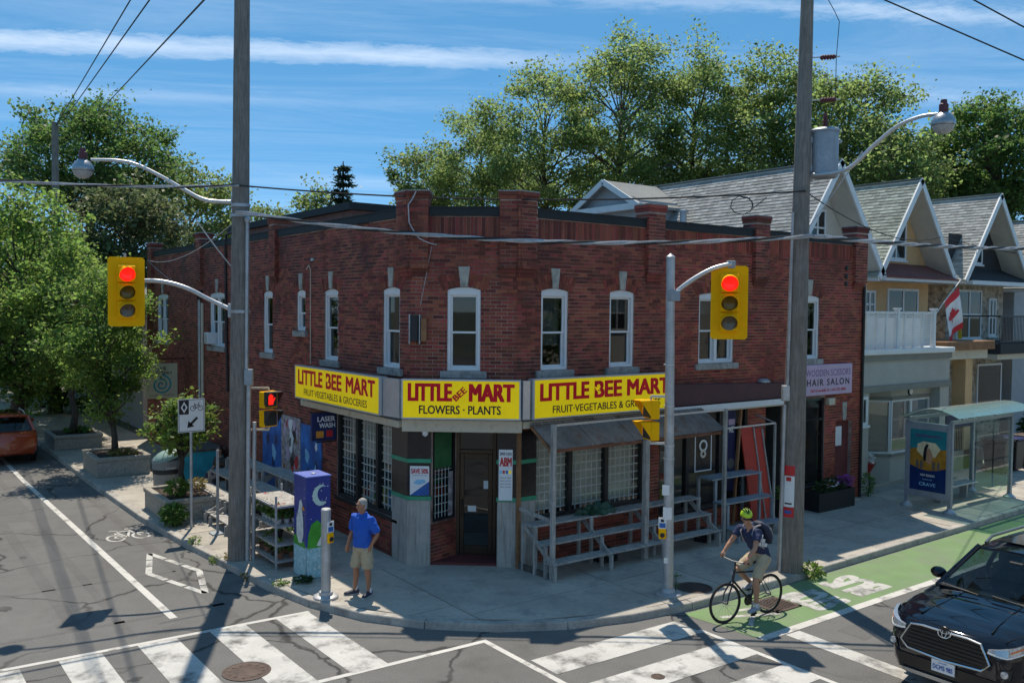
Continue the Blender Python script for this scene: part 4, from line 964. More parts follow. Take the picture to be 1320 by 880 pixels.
# ================================================================== tin awning
t = thing('tin_awning', 'rusty tin awning on posts over the tiered display stand', 'awning', (12.8, 13.0, PZ))
x0, x1 = 10.45, 15.35; nS = 9
for k in range(nS):
    a, b = x0+(x1-x0)*k/nS, x0+(x1-x0)*(k+1)/nS; dz = random.uniform(-.012, .012); mb = MB(); ribs = 6
    for r in range(ribs):
        p, q = a+(b-a)*r/ribs, a+(b-a)*(r+1)/ribs; m_ = (p+q)/2
        for s0, s1, z0_, z1_ in ((p, m_, 0, .014), (m_, q, .014, 0)):
            mb.quad((s0, 13.64, 2.985+z0_+dz), (s1, 13.64, 2.985+z1_+dz), (s1, 12.93, 2.56+z1_+dz), (s0, 12.93, 2.56+z0_+dz))
    mb.build('tin_sheet', 'awning_tin', t, recalc=False)
mb = MB(); mb.bar((x0, 12.95, 2.53), (x1, 12.95, 2.53), .04, .06); mb.build('front_batten', 'rust', t)
mb = MB(); mb.bar((x0, 13.62, 2.95), (x1, 13.62, 2.95), .04, .06); mb.build('wall_batten', 'wood_grey', t)
for xx in (10.46, 12.0, 13.7, 15.34):
    mb = MB(); mb.bar((xx, 13.63, 2.93), (xx, 12.95, 2.50), .045, .06); mb.build('rafter', 'wood_brown', t)
for xx, yy, zt, w in ((10.40, 12.85, 3.05, .085), (12.84, 12.87, 2.56, .11), (15.25, 12.87, 3.06, .075)):
    mb = MB(); mb.box((xx-w/2, yy-w/2, PZ), (xx+w/2, yy+w/2, zt)); mb.build('post', 'wood_grey', t, bevel=.006)
mb = MB(); mb.box((10.29, 13.80, PZ), (10.36, 13.87, 2.86)); mb.build('post', 'wood_brown', t)
mb = MB(); mb.bar((10.40, 12.85, 3.03), (15.25, 12.87, 3.04), .03, .04); mb.build('front_rail', 'alu', t)
mb = MB(); mb.bar((10.32, 13.83, .19), (10.40, 12.88, .16), .05, .12); mb.build('foot_rail', 'wood_dark', t)
mb = MB(); mb.bar((10.33, 13.80, 1.30), (10.40, 12.88, 1.22), .035, .07); mb.build('side_rail', 'wood_grey', t)
# second light frame over the steel stand
t = thing('pipe_frame', 'thin metal pipe frame over the grey stepped shelves', 'frame', (16.5, 12.9, PZ))
mb = MB(); mb.bar((15.3, 12.87, 2.62), (17.02, 12.9, 2.62), .03, .035); mb.bar((17.02, 12.9, 2.62), (17.5, 13.85, 2.7), .03, .03); mb.build('rail', 'alu', t)
mb = MB(); mb.bar((17.02, 12.9, PZ), (17.02, 12.9, 2.62), .045, .045); mb.build('post', 'wood_grey', t); mb = MB(); mb.bar((16.55, 13.7, PZ), (16.95, 13.83, 3.0), .06, .06); mb.build('post', 'wood_brown', t)
# ================================================================== display stands
def tier_stand(name, label, tiers, u0, u1, mapf, mat, legs, planks=2, group=None, brace=True):
    """tiers: (front d, back d, z) along the frame; mapf(u,d,z) -> world"""
    c = mapf((u0+u1)/2, tiers[-1][0], PZ); t = thing(name, label, 'display stand', c, group)
    for a, b, z in tiers:
        for k in range(planks):
            p, q = a+(b-a)*k/planks+.006, a+(b-a)*(k+1)/planks-.006; mb = MB(); dz = random.uniform(-.006, .006); e = random.uniform(-.04, .04)
            vs = [mapf(u, d_, z_) for z_ in (z-.035+dz, z+dz) for u, d_ in ((u0+e, p), (u1+e, p), (u1+e, q), (u0+e, q))]
            mb.raw(vs, BOXF); mb.build('plank', mat, t)
    lo, hi = tiers[-1], tiers[0]
    for u in legs:
        mb = MB()
        for a, b, z in tiers:
            for d_ in (a+.03, ): mb.bar(mapf(u, d_, PZ), mapf(u, d_, z-.035), .05, .07)
        mb.bar(mapf(u, hi[1]-.03, PZ), mapf(u, hi[1]-.03, hi[2]-.035), .05, .07)
        if brace: mb.bar(mapf(u, lo[0], lo[2]-.05), mapf(u, hi[1], hi[2]-.05), .035, .09)
        mb.build('end_frame', mat, t)
    return t
mR = lambda u, d_, z: Vector((u, YR-d_, z))
tier_stand('display_stand', 'empty weathered wooden stepped plant stand under the tin awning', [(.62, .30, 1.06), (.94, .64, .76), (1.22, .95, .45)], 10.28, 15.0, mR, 'wood_grey', (10.33, 11.75, 13.2, 14.9))
tier_stand('display_stand', 'empty grey stepped shelves beside the red leaning boards', [(.62, .18, 1.42), (.98, .64, .92), (1.3, .98, .42)], 15.35, 17.1, mR, 'galv_paint', (15.45, 17.0), planks=1, brace=False)
mL = lambda u, d_, z: Vector((XL-d_, u, z))
tier_stand('display_stand', 'wooden stepped stand by the bike lane sign post', [(.95, .5, 1.22), (1.4, .97, .93), (1.85, 1.42, .62), (2.2, 1.87, .36)], 20.9, 23.3, mL, 'wood_grey', (21.0, 23.2))
tier_stand('display_stand', 'wooden stepped stand below the mural boards', [(.95, .5, 1.30), (1.4, .97, 1.0), (1.85, 1.42, .66), (2.2, 1.87, .36)], 18.2, 20.7, mL, 'wood_grey', (18.3, 19.5, 20.6))
t = thing('wooden_post', 'thin grey upright post in front of the stepped stands', 'post', (6.35, 19.75, PZ)); mb = MB(); mb.box((6.33, 19.73, PZ), (6.38, 19.78, 2.0)); mb.build('shaft', 'galv_paint', t); mb = MB(); mb.box((6.2, 19.6, PZ), (6.5, 19.9, PZ+.03)); mb.build('foot', 'galv_paint', t)
# tarp on stand, black crates below
t = thing('folded_tarp', 'dark green crumpled tarp lying on the wooden stand', 'tarp', (12.0, 13.45, 1.06)); M('tarp', (.02, .07, .045), .5, var=.4)
bm = bmesh.new(); bmesh.ops.create_icosphere(bm, subdivisions=3, radius=1)
for v in bm.verts:
    k = 1+.28*math.sin(v.co.x*7+v.co.y*5)+.2*math.sin(v.co.y*11-v.co.x*4); v.co = Vector((v.co.x*.42*k, v.co.y*.16*k, max(0, v.co.z)*.18*k))
me = bpy.data.meshes.new('cloth'); bm.to_mesh(me); bm.free(); me.materials.append(MAT['tarp']); o = bpy.data.objects.new('cloth', me); COL.objects.link(o); o.location = (12.05, 13.46, 1.062); setpar(o, t)
def crate(x, y, label, rz=0, sz=(.42, .3, .26), z=PZ):
    t = thing('plastic_crate', label, 'crate', (x, y, z)); w, d_, h = sz
    def bx(a, b): mb = MB(); mb.box(a, b, rz, (x, y, 0)); return mb
    bx((x-w/2, y-d_/2, z), (x+w/2, y+d_/2, z+.02)).build('base', 'plastic_black', t)
    for q in (((x-w/2, y-d_/2), (x-w/2+.015, y+d_/2)), ((x+w/2-.015, y-d_/2), (x+w/2, y+d_/2)), ((x-w/2+.016, y-d_/2), (x+w/2-.016, y-d_/2+.015)), ((x-w/2+.016, y+d_/2-.015), (x+w/2-.016, y+d_/2))):
        for k in range(3): bx((*q[0], z+.03+k*(h-.03)/3), (*q[1], z+.03+k*(h-.03)/3+(h-.03)/3*.7)).build('slat', 'plastic_black', t)
crate(12.1, 13.25, 'black plastic crate under the wooden stepped stand'); crate(15.0, 13.2, 'black plastic crate under the end of the wooden stand', .3)
# red boards leaning
for k, (xx, w, lab) in enumerate(((17.0, .42, 'tall red board leaning in the shop doorway corner'), (17.45, .30, 'narrow red board leaning beside the wider red board'))):
    t = thing('leaning_board', lab, 'board', (xx, 13.6, PZ)); mb = MB(); mb.raw([(xx, 13.45, PZ), (xx+w, 13.40, PZ), (xx+w-.05, 13.80, 2.45-.1*k), (xx-.05, 13.85, 2.45-.1*k), (xx, 13.48, PZ), (xx+w, 13.43, PZ), (xx+w-.05, 13.83, 2.45-.1*k), (xx-.05, 13.88, 2.45-.1*k)], BOXF); mb.build('panel', 'red_board', t)
    mb = MB(); mb.bar((xx+w-.02, 13.39, PZ+.02), (xx+w-.07, 13.79, 2.44-.1*k), .035, .03); mb.build('edge_strip', 'wood_grey', t)
# ================================================================== plants: generic leafy clump
leaf_mat('leaf_mid', (.09, .17, .04)); leaf_mat('leaf_light', (.14, .22, .045)); leaf_mat('leaf_dark', (.035, .075, .022)); leaf_mat('leaf_herb', (.13, .22, .07)); leaf_mat('leaf_dry', (.22, .19, .07), .3)
leaf_mat('petal_purple', (.30, .07, .32), .3); leaf_mat('petal_white', (.7, .7, .68), .3); leaf_mat('petal_red', (.5, .04, .06), .3)
def leaf_cloud(pts, size, mat, name, parent, up=.4, aspect=.5, seed=0, bend=True):
    """one leaf (two triangles with a fold) per point"""
    rng = np.random.default_rng(seed); pts = np.asarray(pts, float); n = len(pts)
    d = rng.normal(size=(n, 3)); d[:, 2] = d[:, 2]*.6-.15; d /= np.linalg.norm(d, axis=1)[:, None]
    r = rng.normal(size=(n, 3)); r[:, 2] += up*3; s = np.cross(d, r); s /= np.linalg.norm(s, axis=1)[:, None]+1e-9
    L = size*np.clip(rng.lognormal(0, .38, n), .4, 1.7)[:, None]; w = L*aspect*.5
    nr = np.cross(s, d)
    v = np.stack([pts-d*L*.5, pts+s*w+nr*L*.08, pts+d*L*.5, pts-s*w+nr*L*.08], 1).reshape(-1, 3)
    me = bpy.data.meshes.new(name); me.vertices.add(n*4); me.vertices.foreach_set('co', v.ravel())
    me.loops.add(n*4); me.polygons.add(n); me.loops.foreach_set('vertex_index', np.arange(n*4)); me.polygons.foreach_set('loop_start', np.arange(0, n*4, 4)); me.polygons.foreach_set('loop_total', np.full(n, 4)); me.update(calc_edges=True)
    me.materials.append(MAT[mat]); o = bpy.data.objects.new(name, me); COL.objects.link(o)
    if parent is not None: setpar(o, parent)
    return o
def blob_pts(c, r, n, seed, flat_=1.0):
    rng = np.random.default_rng(seed); p = rng.normal(size=(n, 3)); p /= np.linalg.norm(p, axis=1)[:, None]; p *= (rng.uniform(0.15, 1, n)**.45)[:, None]
    return p*np.array([r[0], r[1], r[2]])+np.array(c)
def weed(x, y, z, r, h, label, mat='leaf_light', n=120, seed=1, dry=False, cat='weed', group=None, name='weed_tuft'):
    t = thing(name, label, cat, (x, y, z), group)
    leaf_cloud(blob_pts((x, y, z+h*.5), (r, r, h*.5), n, seed), max(.05, r*.35), mat, 'leaves', t, seed=seed)
    mb = MB()
    rr = random.Random(seed)
    for k in range(5): mb.tube([(x+rr.uniform(-.02, .02), y+rr.uniform(-.02, .02), z-.01), (x+rr.uniform(-r, r)*.6, y+rr.uniform(-r, r)*.6, z+h*.8)], [.006, .003], 4)
    mb.build('stems', 'leaf_dark', t); return t
# metal rack with potted plants between the wooden pole and the painted box
rk = thing('plant_rack', 'grey metal rack of potted plants between wooden pole and painted box', 'rack', (6.75, 16.9, PZ))
rx0, rx1, ry0, ry1 = 6.38, 7.05, 16.35, 17.75
for xx in (rx0, rx1):
    for yy in (ry0, ry1): mb = MB(); mb.bar((xx, yy, PZ), (xx, yy, 1.5 if xx > rx0 or yy > ry0 else 1.55), .035, .035); mb.build('leg', 'galv', rk)
for z in (.3, .62, .98, 1.36):
    mb = MB(); mb.box((rx0+.02, ry0+.02, z-.015), (rx1-.02, ry1-.02, z)); mb.build('shelf', 'wood_grey', rk)
    mb = MB(); mb.bar((rx0, ry0, z-.03), (rx0, ry1, z-.03), .025, .04); mb.bar((rx0, ry0, z-.03), (rx1, ry0, z-.03), .025, .04); mb.bar((rx1, ry0, z-.03), (rx1, ry1, z-.03), .025, .04); mb.bar((rx0, ry1, z-.03), (rx1, ry1, z-.03), .025, .04); mb.build('shelf_rail', 'galv', rk)
M('pot', (.22, .10, .06), .8, var=.2); M('pot_black', (.02, .02, .02), .6); M('pot_white', (.5, .5, .48), .6)
def potted(x, y, z, r, h, mat, pot, seed, lab, flower=None):
    t = thing('potted_plant', lab, 'plant', (x, y, z), 'small pots on the plant rack')
    mb = MB(); mb.lathe((x, y, z), [(r*.7, 0), (r, r*1.3), (r*1.08, r*1.3), (r*1.08, r*1.45), (r*.9, r*1.45), (r*.88, r*1.3)], 10); mb.build('pot', pot, t)
    leaf_cloud(blob_pts((x, y, z+r*1.4+h*.45), (r*1.5, r*1.5, h*.5), 60, seed), .07, mat, 'leaves', t, seed=seed)
    if flower: leaf_cloud(blob_pts((x, y, z+r*1.4+h*.75), (r*1.3, r*1.3, h*.25), 16, seed+5), .05, flower, 'flowers', t, seed=seed)
sd0 = 100
for z, xs, lab in ((.985, (6.48, 6.64, 6.8, 6.95), 'small leafy plant in a pot on the packed rack shelf'), (.31, (6.5, 6.75, 6.98), 'bushy potted plant on the lowest rack shelf')):
    for xx in xs:
        yy = ry0+.12
        while yy < ry1-.08:
            sd0 += 1; lf_, pt_, fl_, bush = random.choice(('leaf_mid', 'leaf_light', 'leaf_herb')), random.choice(('pot', 'pot_black', 'pot_white')), random.choice((None, None, None, 'petal_white', 'petal_red')), random.random() > .5
            lb = '%s %s plant%s in %s pot on the %s rack shelf' % ('tall' if bush else 'low', {'leaf_mid': 'green', 'leaf_light': 'light green', 'leaf_herb': 'herb like'}[lf_], {None: '', 'petal_white': ' with pale flowers', 'petal_red': ' with red flowers'}[fl_], {'pot': 'brown', 'pot_black': 'black', 'pot_white': 'white'}[pt_], 'upper' if z > .5 else 'lowest')
            potted(xx, yy, z, .06 if z > .5 else .08, (.32 if bush else .2) if z > .5 else (.34 if bush else .2), lf_, pt_, sd0, lb, fl_)
            yy += .19 if z > .5 else .3
potted(6.6, 16.8, .625, .1, .3, 'leaf_light', 'pot_black', 77, 'lone bushy plant on the middle rack shelf')
# salon flower boxes
for (xa, xb, lab, sd_) in ((18.0, 18.5, 'dark planter tub with yellow green plants beside the salon recess', 5), (19.45, 21.0, 'long dark planter box with purple and white flowers under the salon window', 9)):
    t = thing('planter_box', lab, 'planter', ((xa+xb)/2, 13.55, PZ)); mb = MB(); y0_, y1_ = 13.35, 13.78
    for q in (((xa, y0_), (xb, y0_+.03)), ((xa, y1_-.03), (xb, y1_)), ((xa, y0_+.031), (xa+.03, y1_-.031)), ((xb-.03, y0_+.031), (xb, y1_-.031))): mb.box((*q[0], PZ), (*q[1], PZ+.48))
    mb.build('box', 'cap_metal', t); mb = MB(); mb.box((xa+.03, y0_+.03, PZ), (xb-.03, y1_-.03, PZ+.43)); mb.build('soil', 'soil', t)
    n = int(260*(xb-xa)); c = ((xa+xb)/2, 13.56, PZ+.6)
    leaf_cloud(blob_pts(c, ((xb-xa)/2, .24, .2), n, sd_), .09, 'leaf_light' if sd_ == 5 else 'leaf_dark', 'leaves', t, seed=sd_)
    if sd_ == 9:
        leaf_cloud(blob_pts((xb-.25, 13.5, PZ+.68), (.35, .24, .17), 170, 3), .08, 'petal_purple', 'flowers', t, seed=4)
        leaf_cloud(blob_pts((xa+.6, 13.45, PZ+.66), (.3, .2, .1), 30, 4), .07, 'petal_white', 'flowers', t, seed=6)

# ================================================================== poles, signals, lamps, wires
_n2 = Vector((ray(CX, CY).x, ray(CX, CY).y)).normalized()
def vp(px, py, b):
    """pixel on the upright plane that faces the camera through ground point b"""
    r = ray(px, py); return CAMP + r*((b[0]*_n2.x+b[1]*_n2.y)/(r.x*_n2.x+r.y*_n2.y))
def lp(mb, name, mat, t, **k):
    """part given in its thing's own coordinates"""
    o = mb.build(name, mat, None, **k); o.parent = t; return o
def smooth_path(pts, n=6):
    P = [Vector(p) for p in pts]; out = []
    for i in range(len(P)-1):
        p0, p1, p2, p3 = P[max(i-1, 0)], P[i], P[i+1], P[min(i+2, len(P)-1)]
        for k in range(n):
            t = k/n; out.append(.5*((2*p1)+(p2-p0)*t+(2*p0-5*p1+4*p2-p3)*t*t+(3*p1-p0-3*p2+p3)*t**3))
    return out+[P[-1]]
PL = Vector((6.05, 17.53, PZ)); PR = Vector((14.64, 10.68, PZ))
PLt = vp(312.5, -60, PL); PRt = vp(1042.5, -60, PR)
def wood_pole(name, label, b, tp, r0, r1):
    t = thing(name, label, 'utility pole', b); mb = MB(); n = 10
    pts = [Vector(b).lerp(tp, k/n) for k in range(n+1)]; pts[0] = Vector(b)-Vector((0,0,.05))
    mb.tube(pts, [r0+(r1-r0)*k/n+random.uniform(-.003, .003) for k in range(n+1)], 20); mb.build('shaft', 'pole_wood', t, smooth=True); return t
poleL = wood_pole('utility_pole', 'tall grey wooden pole beside the plant rack at the kerb', PL, PLt, .205, .145)
poleR = wood_pole('utility_pole', 'tall weathered wooden pole with transformer next to the green lane', PR, PRt, .245, .108)
def onpole(b, tp, z, side=(0, 0)): k = (z-b.z)/(tp.z-b.z); return b.lerp(tp, k)+Vector((side[0], side[1], 0))
rightv = Vector((_n2.y, -_n2.x, 0)); fwdv = Vector((_n2.x, _n2.y, 0))
# conduits and straps on the left pole
def polepipe(b, tp, z0, z1, off, r, mat, parent, fo=-.12):
    mb = MB(); mb.tube([onpole(b, tp, z)+rightv*off+fwdv*fo for z in (z0, (z0+z1)/2, z1)], r, 10); return mb.build('conduit', mat, parent, smooth=True)
polepipe(PL, PLt, 3.95, 6.85, .17, .035, 'galv', poleL); polepipe(PL, PLt, PZ, 3.75, .22, .045, 'galv', poleL); polepipe(PL, PLt, PZ, 2.9, .32, .04, 'galv', poleL, -.05)
c = onpole(PL, PLt, 3.8)+rightv*.22+fwdv*-.12; mb = MB(); mb.obox(c, (rightv, fwdv, (0,0,1)), (.08, .06, .16)); mb.build('junction_box', 'galv_paint', poleL, bevel=.01)
mb = MB(); mb.lathe(onpole(PL, PLt, 6.85)+rightv*.17-fwdv*.12, [(.04, 0), (.06, .04), (.06, .09), (.02, .14)], 10); mb.build('pipe_cap', 'galv', poleL, smooth=True)
for z, r in ((5.1, .185), (7.2, .175), (7.0, .178)): mb = MB(); mb.lathe(onpole(PL, PLt, z), [(r+.008, -.03), (r+.012, -.03), (r+.012, .03), (r+.008, .03)], 18); mb.build('strap', 'galv', poleL, smooth=True)
c = onpole(PL, PLt, 2.9)-rightv*.0-fwdv*.2; 
# right pole: conduit, box, staples, advert wrap
polepipe(PR, PRt, 3.75, 7.1, -.19, .025, 'cable_grey', poleR); polepipe(PR, PRt, PZ, 3.4, -.235, .035, 'galv', poleR)
c = onpole(PR, PRt, 3.62)-rightv*.22-fwdv*.1; mb = MB(); mb.obox(c, (rightv, fwdv, (0,0,1)), (.07, .06, .15)); mb.build('junction_box', 'galv', poleR, bevel=.01)
ad = thing('pole_notice', 'red and white strip notice stapled to the weathered wooden pole', 'notice', onpole(PR, PRt, 1.6)-fwdv*.24)
def polewrap(z0, z1, a0, a1, rr, mat, name, parent):
    mb = MB(); n = 6
    for k in range(n):
        vs = []
        for a, z in ((k, z0), (k+1, z0), (k+1, z1), (k, z1)):
            t = R_(a0+(a1-a0)*a/n); c_ = onpole(PR, PRt, z); q = rr-(rr-.0)*0; vs.append(c_+(-fwdv*math.cos(t)+rightv*math.sin(t))*(q+.245+(.108-.245)*(z-PZ)/(PRt.z-PZ)))
        mb.quad(*vs)
    return mb.build(name, mat, parent, recalc=False)
polewrap(1.42, 2.02, -62, -8, .006, 'paper_white', 'sheet', ad); polewrap(2.03, 2.22, -62, -8, .006, 'print_red', 'band', ad); polewrap(1.22, 1.41, -62, -8, .006, 'print_red', 'band', ad)
polewrap(1.29, 1.35, -52, -20, .009, 'print_blue', 'print', ad); polewrap(1.92, 2.0, -48, -24, .009, 'print_red', 'print', ad); polewrap(1.47, 1.5, -52, -18, .009, 'ink', 'print', ad)
# transformer
TC = vp(1063, 198, PR); t = thing('pole_transformer', 'grey cylindrical transformer hung on the weathered wooden pole', 'transformer', (TC.x, TC.y, TC.z-.47))
mb = MB(); mb.lathe((TC.x, TC.y, TC.z-.47), [(.22, 0), (.255, .03), (.255, .86), (.28, .87), (.28, .9), (.24, .94), (.05, .97)], 24); mb.build('tank', 'galv_paint', t, smooth=True)
mb = MB(); mb.lathe((TC.x, TC.y, TC.z+.49), [(.03, 0), (.06, .02), (.035, .05), (.06, .08), (.035, .11), (.055, .14), (.03, .17), (.045, .2), (.02, .3)], 12); mb.build('bushing', 'lamp_cap', t, smooth=True)
for z in (-.3, .25): mb = MB(); mb.bar(Vector((TC.x, TC.y, TC.z+z)), onpole(PR, PRt, TC.z+z), .08, .1); mb.build('bracket', 'galv', t)
mb = MB(); mb.lathe((TC.x+.26, TC.y-.1, TC.z+.25), [(.04, 0), (.06, .02), (.04, .06), (.02, .1)], 10, axis=(1,-.3,0)); mb.build('bushing', 'galv', t)
# insulators on the right pole
for z, py in ((10.15, 75), (9.6, 130)):
    a = vp(1050, py, PR); b_ = vp(1080, py-2, PR); t = thing('line_insulator', 'ribbed insulator arm on the weathered wooden pole, %s of two' % ('upper' if py < 100 else 'lower'), 'insulator', a)
    mb = MB(); mb.tube([onpole(PR, PRt, a.z), b_+(b_-a)*.1], .013, 6); mb.build('rod', 'galv', t)
    d_ = (b_-a).normalized(); L_ = (b_-a).length; mb = MB(); mb.lathe(a.lerp(b_, .25), [(.03, 0)]+[(.055 if k % 2 else .032, L_*.06*k+.01) for k in range(1, 11)]+[(.03, L_*.66)], 10, axis=d_); mb.build('ribs', 'lamp_cap', t)
# street lamps
def street_lamp(label, path, head, parentpt, mat='alu'):
    t = thing('street_lamp', label, 'street lamp', path[0]); P = smooth_path(path, 8); n = len(P)
    mb = MB(); mb.tube(P, [.042-.012*i/(n-1) for i in range(n)], 12); mb.build('arm', mat, t, smooth=True)
    mb = MB(); d_ = (P[1]-P[0]).normalized(); mb.obox(P[0], (d_, d_.cross(Vector((0,0,1))).normalized(), (0,0,1)), (.04, .06, .12)); mb.build('bracket', 'galv', t)
    h = Vector(head)
    mb = MB(); mb.lathe(h, [(.06, .16), (.075, .17), (.075, .30), (.055, .32), (.05, .38)], 14); mb.build('photocell_cap', 'lamp_cap', t, smooth=True)
    mb = MB(); mb.lathe(h, [(.19, -.05), (.20, -.02), (.185, .04), (.14, .12), (.08, .16), (.07, .17)], 22); mb.build('hood', 'lamp_steel', t, smooth=True)
    mb = MB(); mb.lathe(h, [(.03, -.20), (.10, -.18), (.155, -.12), (.18, -.055)], 22); mb.build('globe', 'lens_glass', t, smooth=True)
    return t
M('lens_glass', (.35, .36, .36), .2, var=.1, coat=.5)
lyp = 18.5
hd = onY(107, 217, lyp)
pth = [onpole(PL, PLt, 7.27)-rightv*.15]+[onY(px, py, y_) for px, py, y_ in ((265, 258, 17.75), (235, 243, 17.95), (205, 226, 18.1), (175, 212, 18.25), (150, 207, 18.35), (117, 206, 18.48))]
street_lamp('street lamp with curved steel arm on the pole by the plant rack', pth, hd, PL)
hd = onX(1216, 158, 14.8)
pth = [onpole(PR, PRt, 7.83)+rightv*.14]+[onX(px, py, x_) for px, py, x_ in ((1090, 219, 14.75), (1125, 189, 14.77), (1155, 164, 14.79), (1185, 151, 14.8), (1209, 147, 14.8))]
street_lamp('street lamp with curved arm on the pole carrying the transformer', pth, hd, PR)
# traffic signals
def visor(mb, cx, cz, r, L, drop=.03, n=14, y0=-.105):
    """open-bottomed tube visor pointing to -Y"""
    a0, a1 = R_(-40), R_(220); base = len(mb.v)
    for rr in (r, r-.008):
        for yy in (0, 1):
            for k in range(n+1):
                a = a0+(a1-a0)*k/n; LL = L*(.45+.55*max(0, math.sin(a))) if yy else 0
                mb.v.append((cx+math.cos(a)*rr, y0-LL, cz+math.sin(a)*rr-drop*yy))
    m_ = n+1
    for s in (0, 2):
        for k in range(n): mb.f.append((base+s*m_+k, base+s*m_+k+1, base+(s+1)*m_+k+1, base+(s+1)*m_+k)); mb.m.append(mb.cur)
    for k in range(n): mb.f.append((base+m_+k, base+m_+k+1, base+3*m_+k+1, base+3*m_+k)); mb.m.append(mb.cur)
def traffic_signal(label, c, facing, wpl=.66, hpl=1.34):
    t = thing('traffic_signal', label, 'traffic light', c, None, math.atan2(facing[0], -facing[1]))
    mb = MB(); mb.prism([(-wpl/2+.04, -hpl/2), (wpl/2-.04, -hpl/2), (wpl/2, -hpl/2+.04), (wpl/2, hpl/2-.04), (wpl/2-.04, hpl/2), (-wpl/2+.04, hpl/2), (-wpl/2, hpl/2-.04), (-wpl/2, -hpl/2+.04)], lambda u, z, d: Vector((u, -d, z)), -.02, .0); lp(mb, 'backplate', 'signal_yellow', t)
    mats = ('lens_red', 'lens_amber_off', 'lens_green_off')
    for k in range(3):
        z = .345-.345*k; s = .165
        mb = MB(); mb.box((-s, -.10, z-s), (s, .12, z+s)); lp(mb, 'housing', 'signal_yellow', t, bevel=.02)
        mb = MB(); mb.lathe((0, -.102, z), [(.145, 0), (.145, .004), (.11, .018), (.0, .03)], 24, axis=(0,-1,0)); lp(mb, 'lens', mats[k], t, smooth='all')
        mb = MB(); visor(mb, 0, z, .152, .26); lp(mb, 'visor', 'signal_yellow', t, smooth=True, recalc=False)
    return t
sL = onY(163, 376, 18.3); fL_ = Vector((-.12, -1))
traffic_signal('yellow traffic light showing red on the long curved arm over the left street', (sL.x, sL.y, sL.z), fL_, .66, 1.34)
SP = Vector((11.6, 11.03, PZ)); sR = onY(940, 390, 11.0); sR = vp(940, 390, SP)
traffic_signal('yellow traffic light showing red on the slim steel pole', (sR.x, sR.y, sR.z), Vector((-.74, -.67)), .64, 1.30)
# arm of the left signal
t = thing('traffic_mast', 'curved steel mast arm bolted to the pole by the plant rack', 'mast arm', onpole(PL, PLt, 5.15))
P = smooth_path([onpole(PL, PLt, 5.13)-rightv*.16]+[onY(px, py, y_) for px, py, y_ in ((270, 386, 17.8), (240, 371, 17.95), (210, 363, 18.15), (183, 362, 18.32))]+[sL+Vector((0, .1, .16))], 8)
mb = MB(); mb.tube(P, .042, 12); mb.build('arm', 'alu', t, smooth=True); mb = MB(); c = onpole(PL, PLt, 5.12)-rightv*.17; mb.obox(c, (rightv, fwdv, (0,0,1)), (.05, .08, .14)); mb.build('clamp', 'galv', t, bevel=.01)
mb = MB(); mb.cyl(sL+Vector((0, .10, .1)), sL+Vector((0, .10, .75)), .025); mb.build('hanger', 'galv', t)
# slim pole with arm
SPt = vp(864.5, 333, SP)
t = thing('signal_pole', 'slim galvanised steel signal pole at the kerb by the rusty manhole', 'signal pole', SP)
mb = MB(); mb.tube([SP, SP.lerp(SPt, .5), SPt], [.095, .085, .075], 16); mb.build('shaft', 'galv', t, smooth=True); mb = MB(); mb.lathe(SPt, [(.08, 0), (.08, .03), (.03, .07), (.0, .09)], 12); mb.build('cap', 'galv', t, smooth=True)
mb = MB(); mb.lathe(SP-Vector((0,0,.005)), [(.24, 0), (.24, .03), (.2, .045), (.13, .05), (.12, .10), (.1, .12)], 20); mb.build('base_plate', 'galv', t, smooth=True)
P = smooth_path([vp(868, 380, SP), vp(882, 368, SP), vp(900, 356, SP), vp(920, 346, SP), vp(943, 340, SP)], 6); mb = MB(); mb.tube(P, .042, 12); mb.build('arm', 'alu', t, smooth=True)
c = vp(868, 381, SP); mb = MB(); mb.obox(c, (rightv, fwdv, (0,0,1)), (.11, .09, .10)); mb.build('clamp', 'galv_paint', t, bevel=.015)
c = vp(943, 341, SP); mb = MB(); mb.obox(c+fwdv*.05, (rightv, fwdv, (0,0,1)), (.07, .07, .07)); mb.build('end_fitting', 'galv_paint', t, bevel=.01)
for py in (470, 523, 574, 591): mb = MB(); q = vp(862.5, py, SP); mb.lathe(q, [(.092, -.01), (.097, -.01), (.097, .01), (.092, .01)], 14); mb.build('strap', 'alu', t)
def push_button(label, c, facing):
    t = thing('crossing_button', label, 'push button', c, None, math.atan2(facing[0], -facing[1]))
    mb = MB(); mb.box((-.065, -.05, -.12), (.065, .0, .06)); lp(mb, 'case', 'signal_yellow', t, bevel=.015)
    mb = MB(); mb.lathe((0, -.05, -.05), [(.042, 0), (.042, .012), (.03, .02)], 14, axis=(0,-1,0)); lp(mb, 'button', 'plastic_black', t, smooth=True)
    mb = MB(); mb.box((-.07, -.035, .065), (.07, -.02, .26)); lp(mb, 'sign', 'paper_white', t)
    mb = MB(); mb.box((-.055, -.038, .08), (.055, -.036, .165)); lp(mb, 'sign_print', 'print_blue', t); mb = MB(); mb.box((-.03, -.038, .185), (.03, -.036, .235)); lp(mb, 'sign_print', 'ink', t)
q = vp(853, 684, SP); push_button('yellow crossing button strapped to the slim signal pole', q-fwdv*.06, Vector((-.7, -.75)))
q = vp(857, 632, SP)
t = thing('taped_notices', 'torn white papers taped to the slim signal pole', 'notice', q)
for px, py, s in ((857, 630, .09), (859, 660, .11), (857, 720, .05)):
    mb = MB(); c = vp(px, py, SP)-fwdv*.1; mb.obox(c, (rightv, fwdv, (0,0,1)), (s*.7, .003, s)); mb.build('paper', 'paper_white', t)
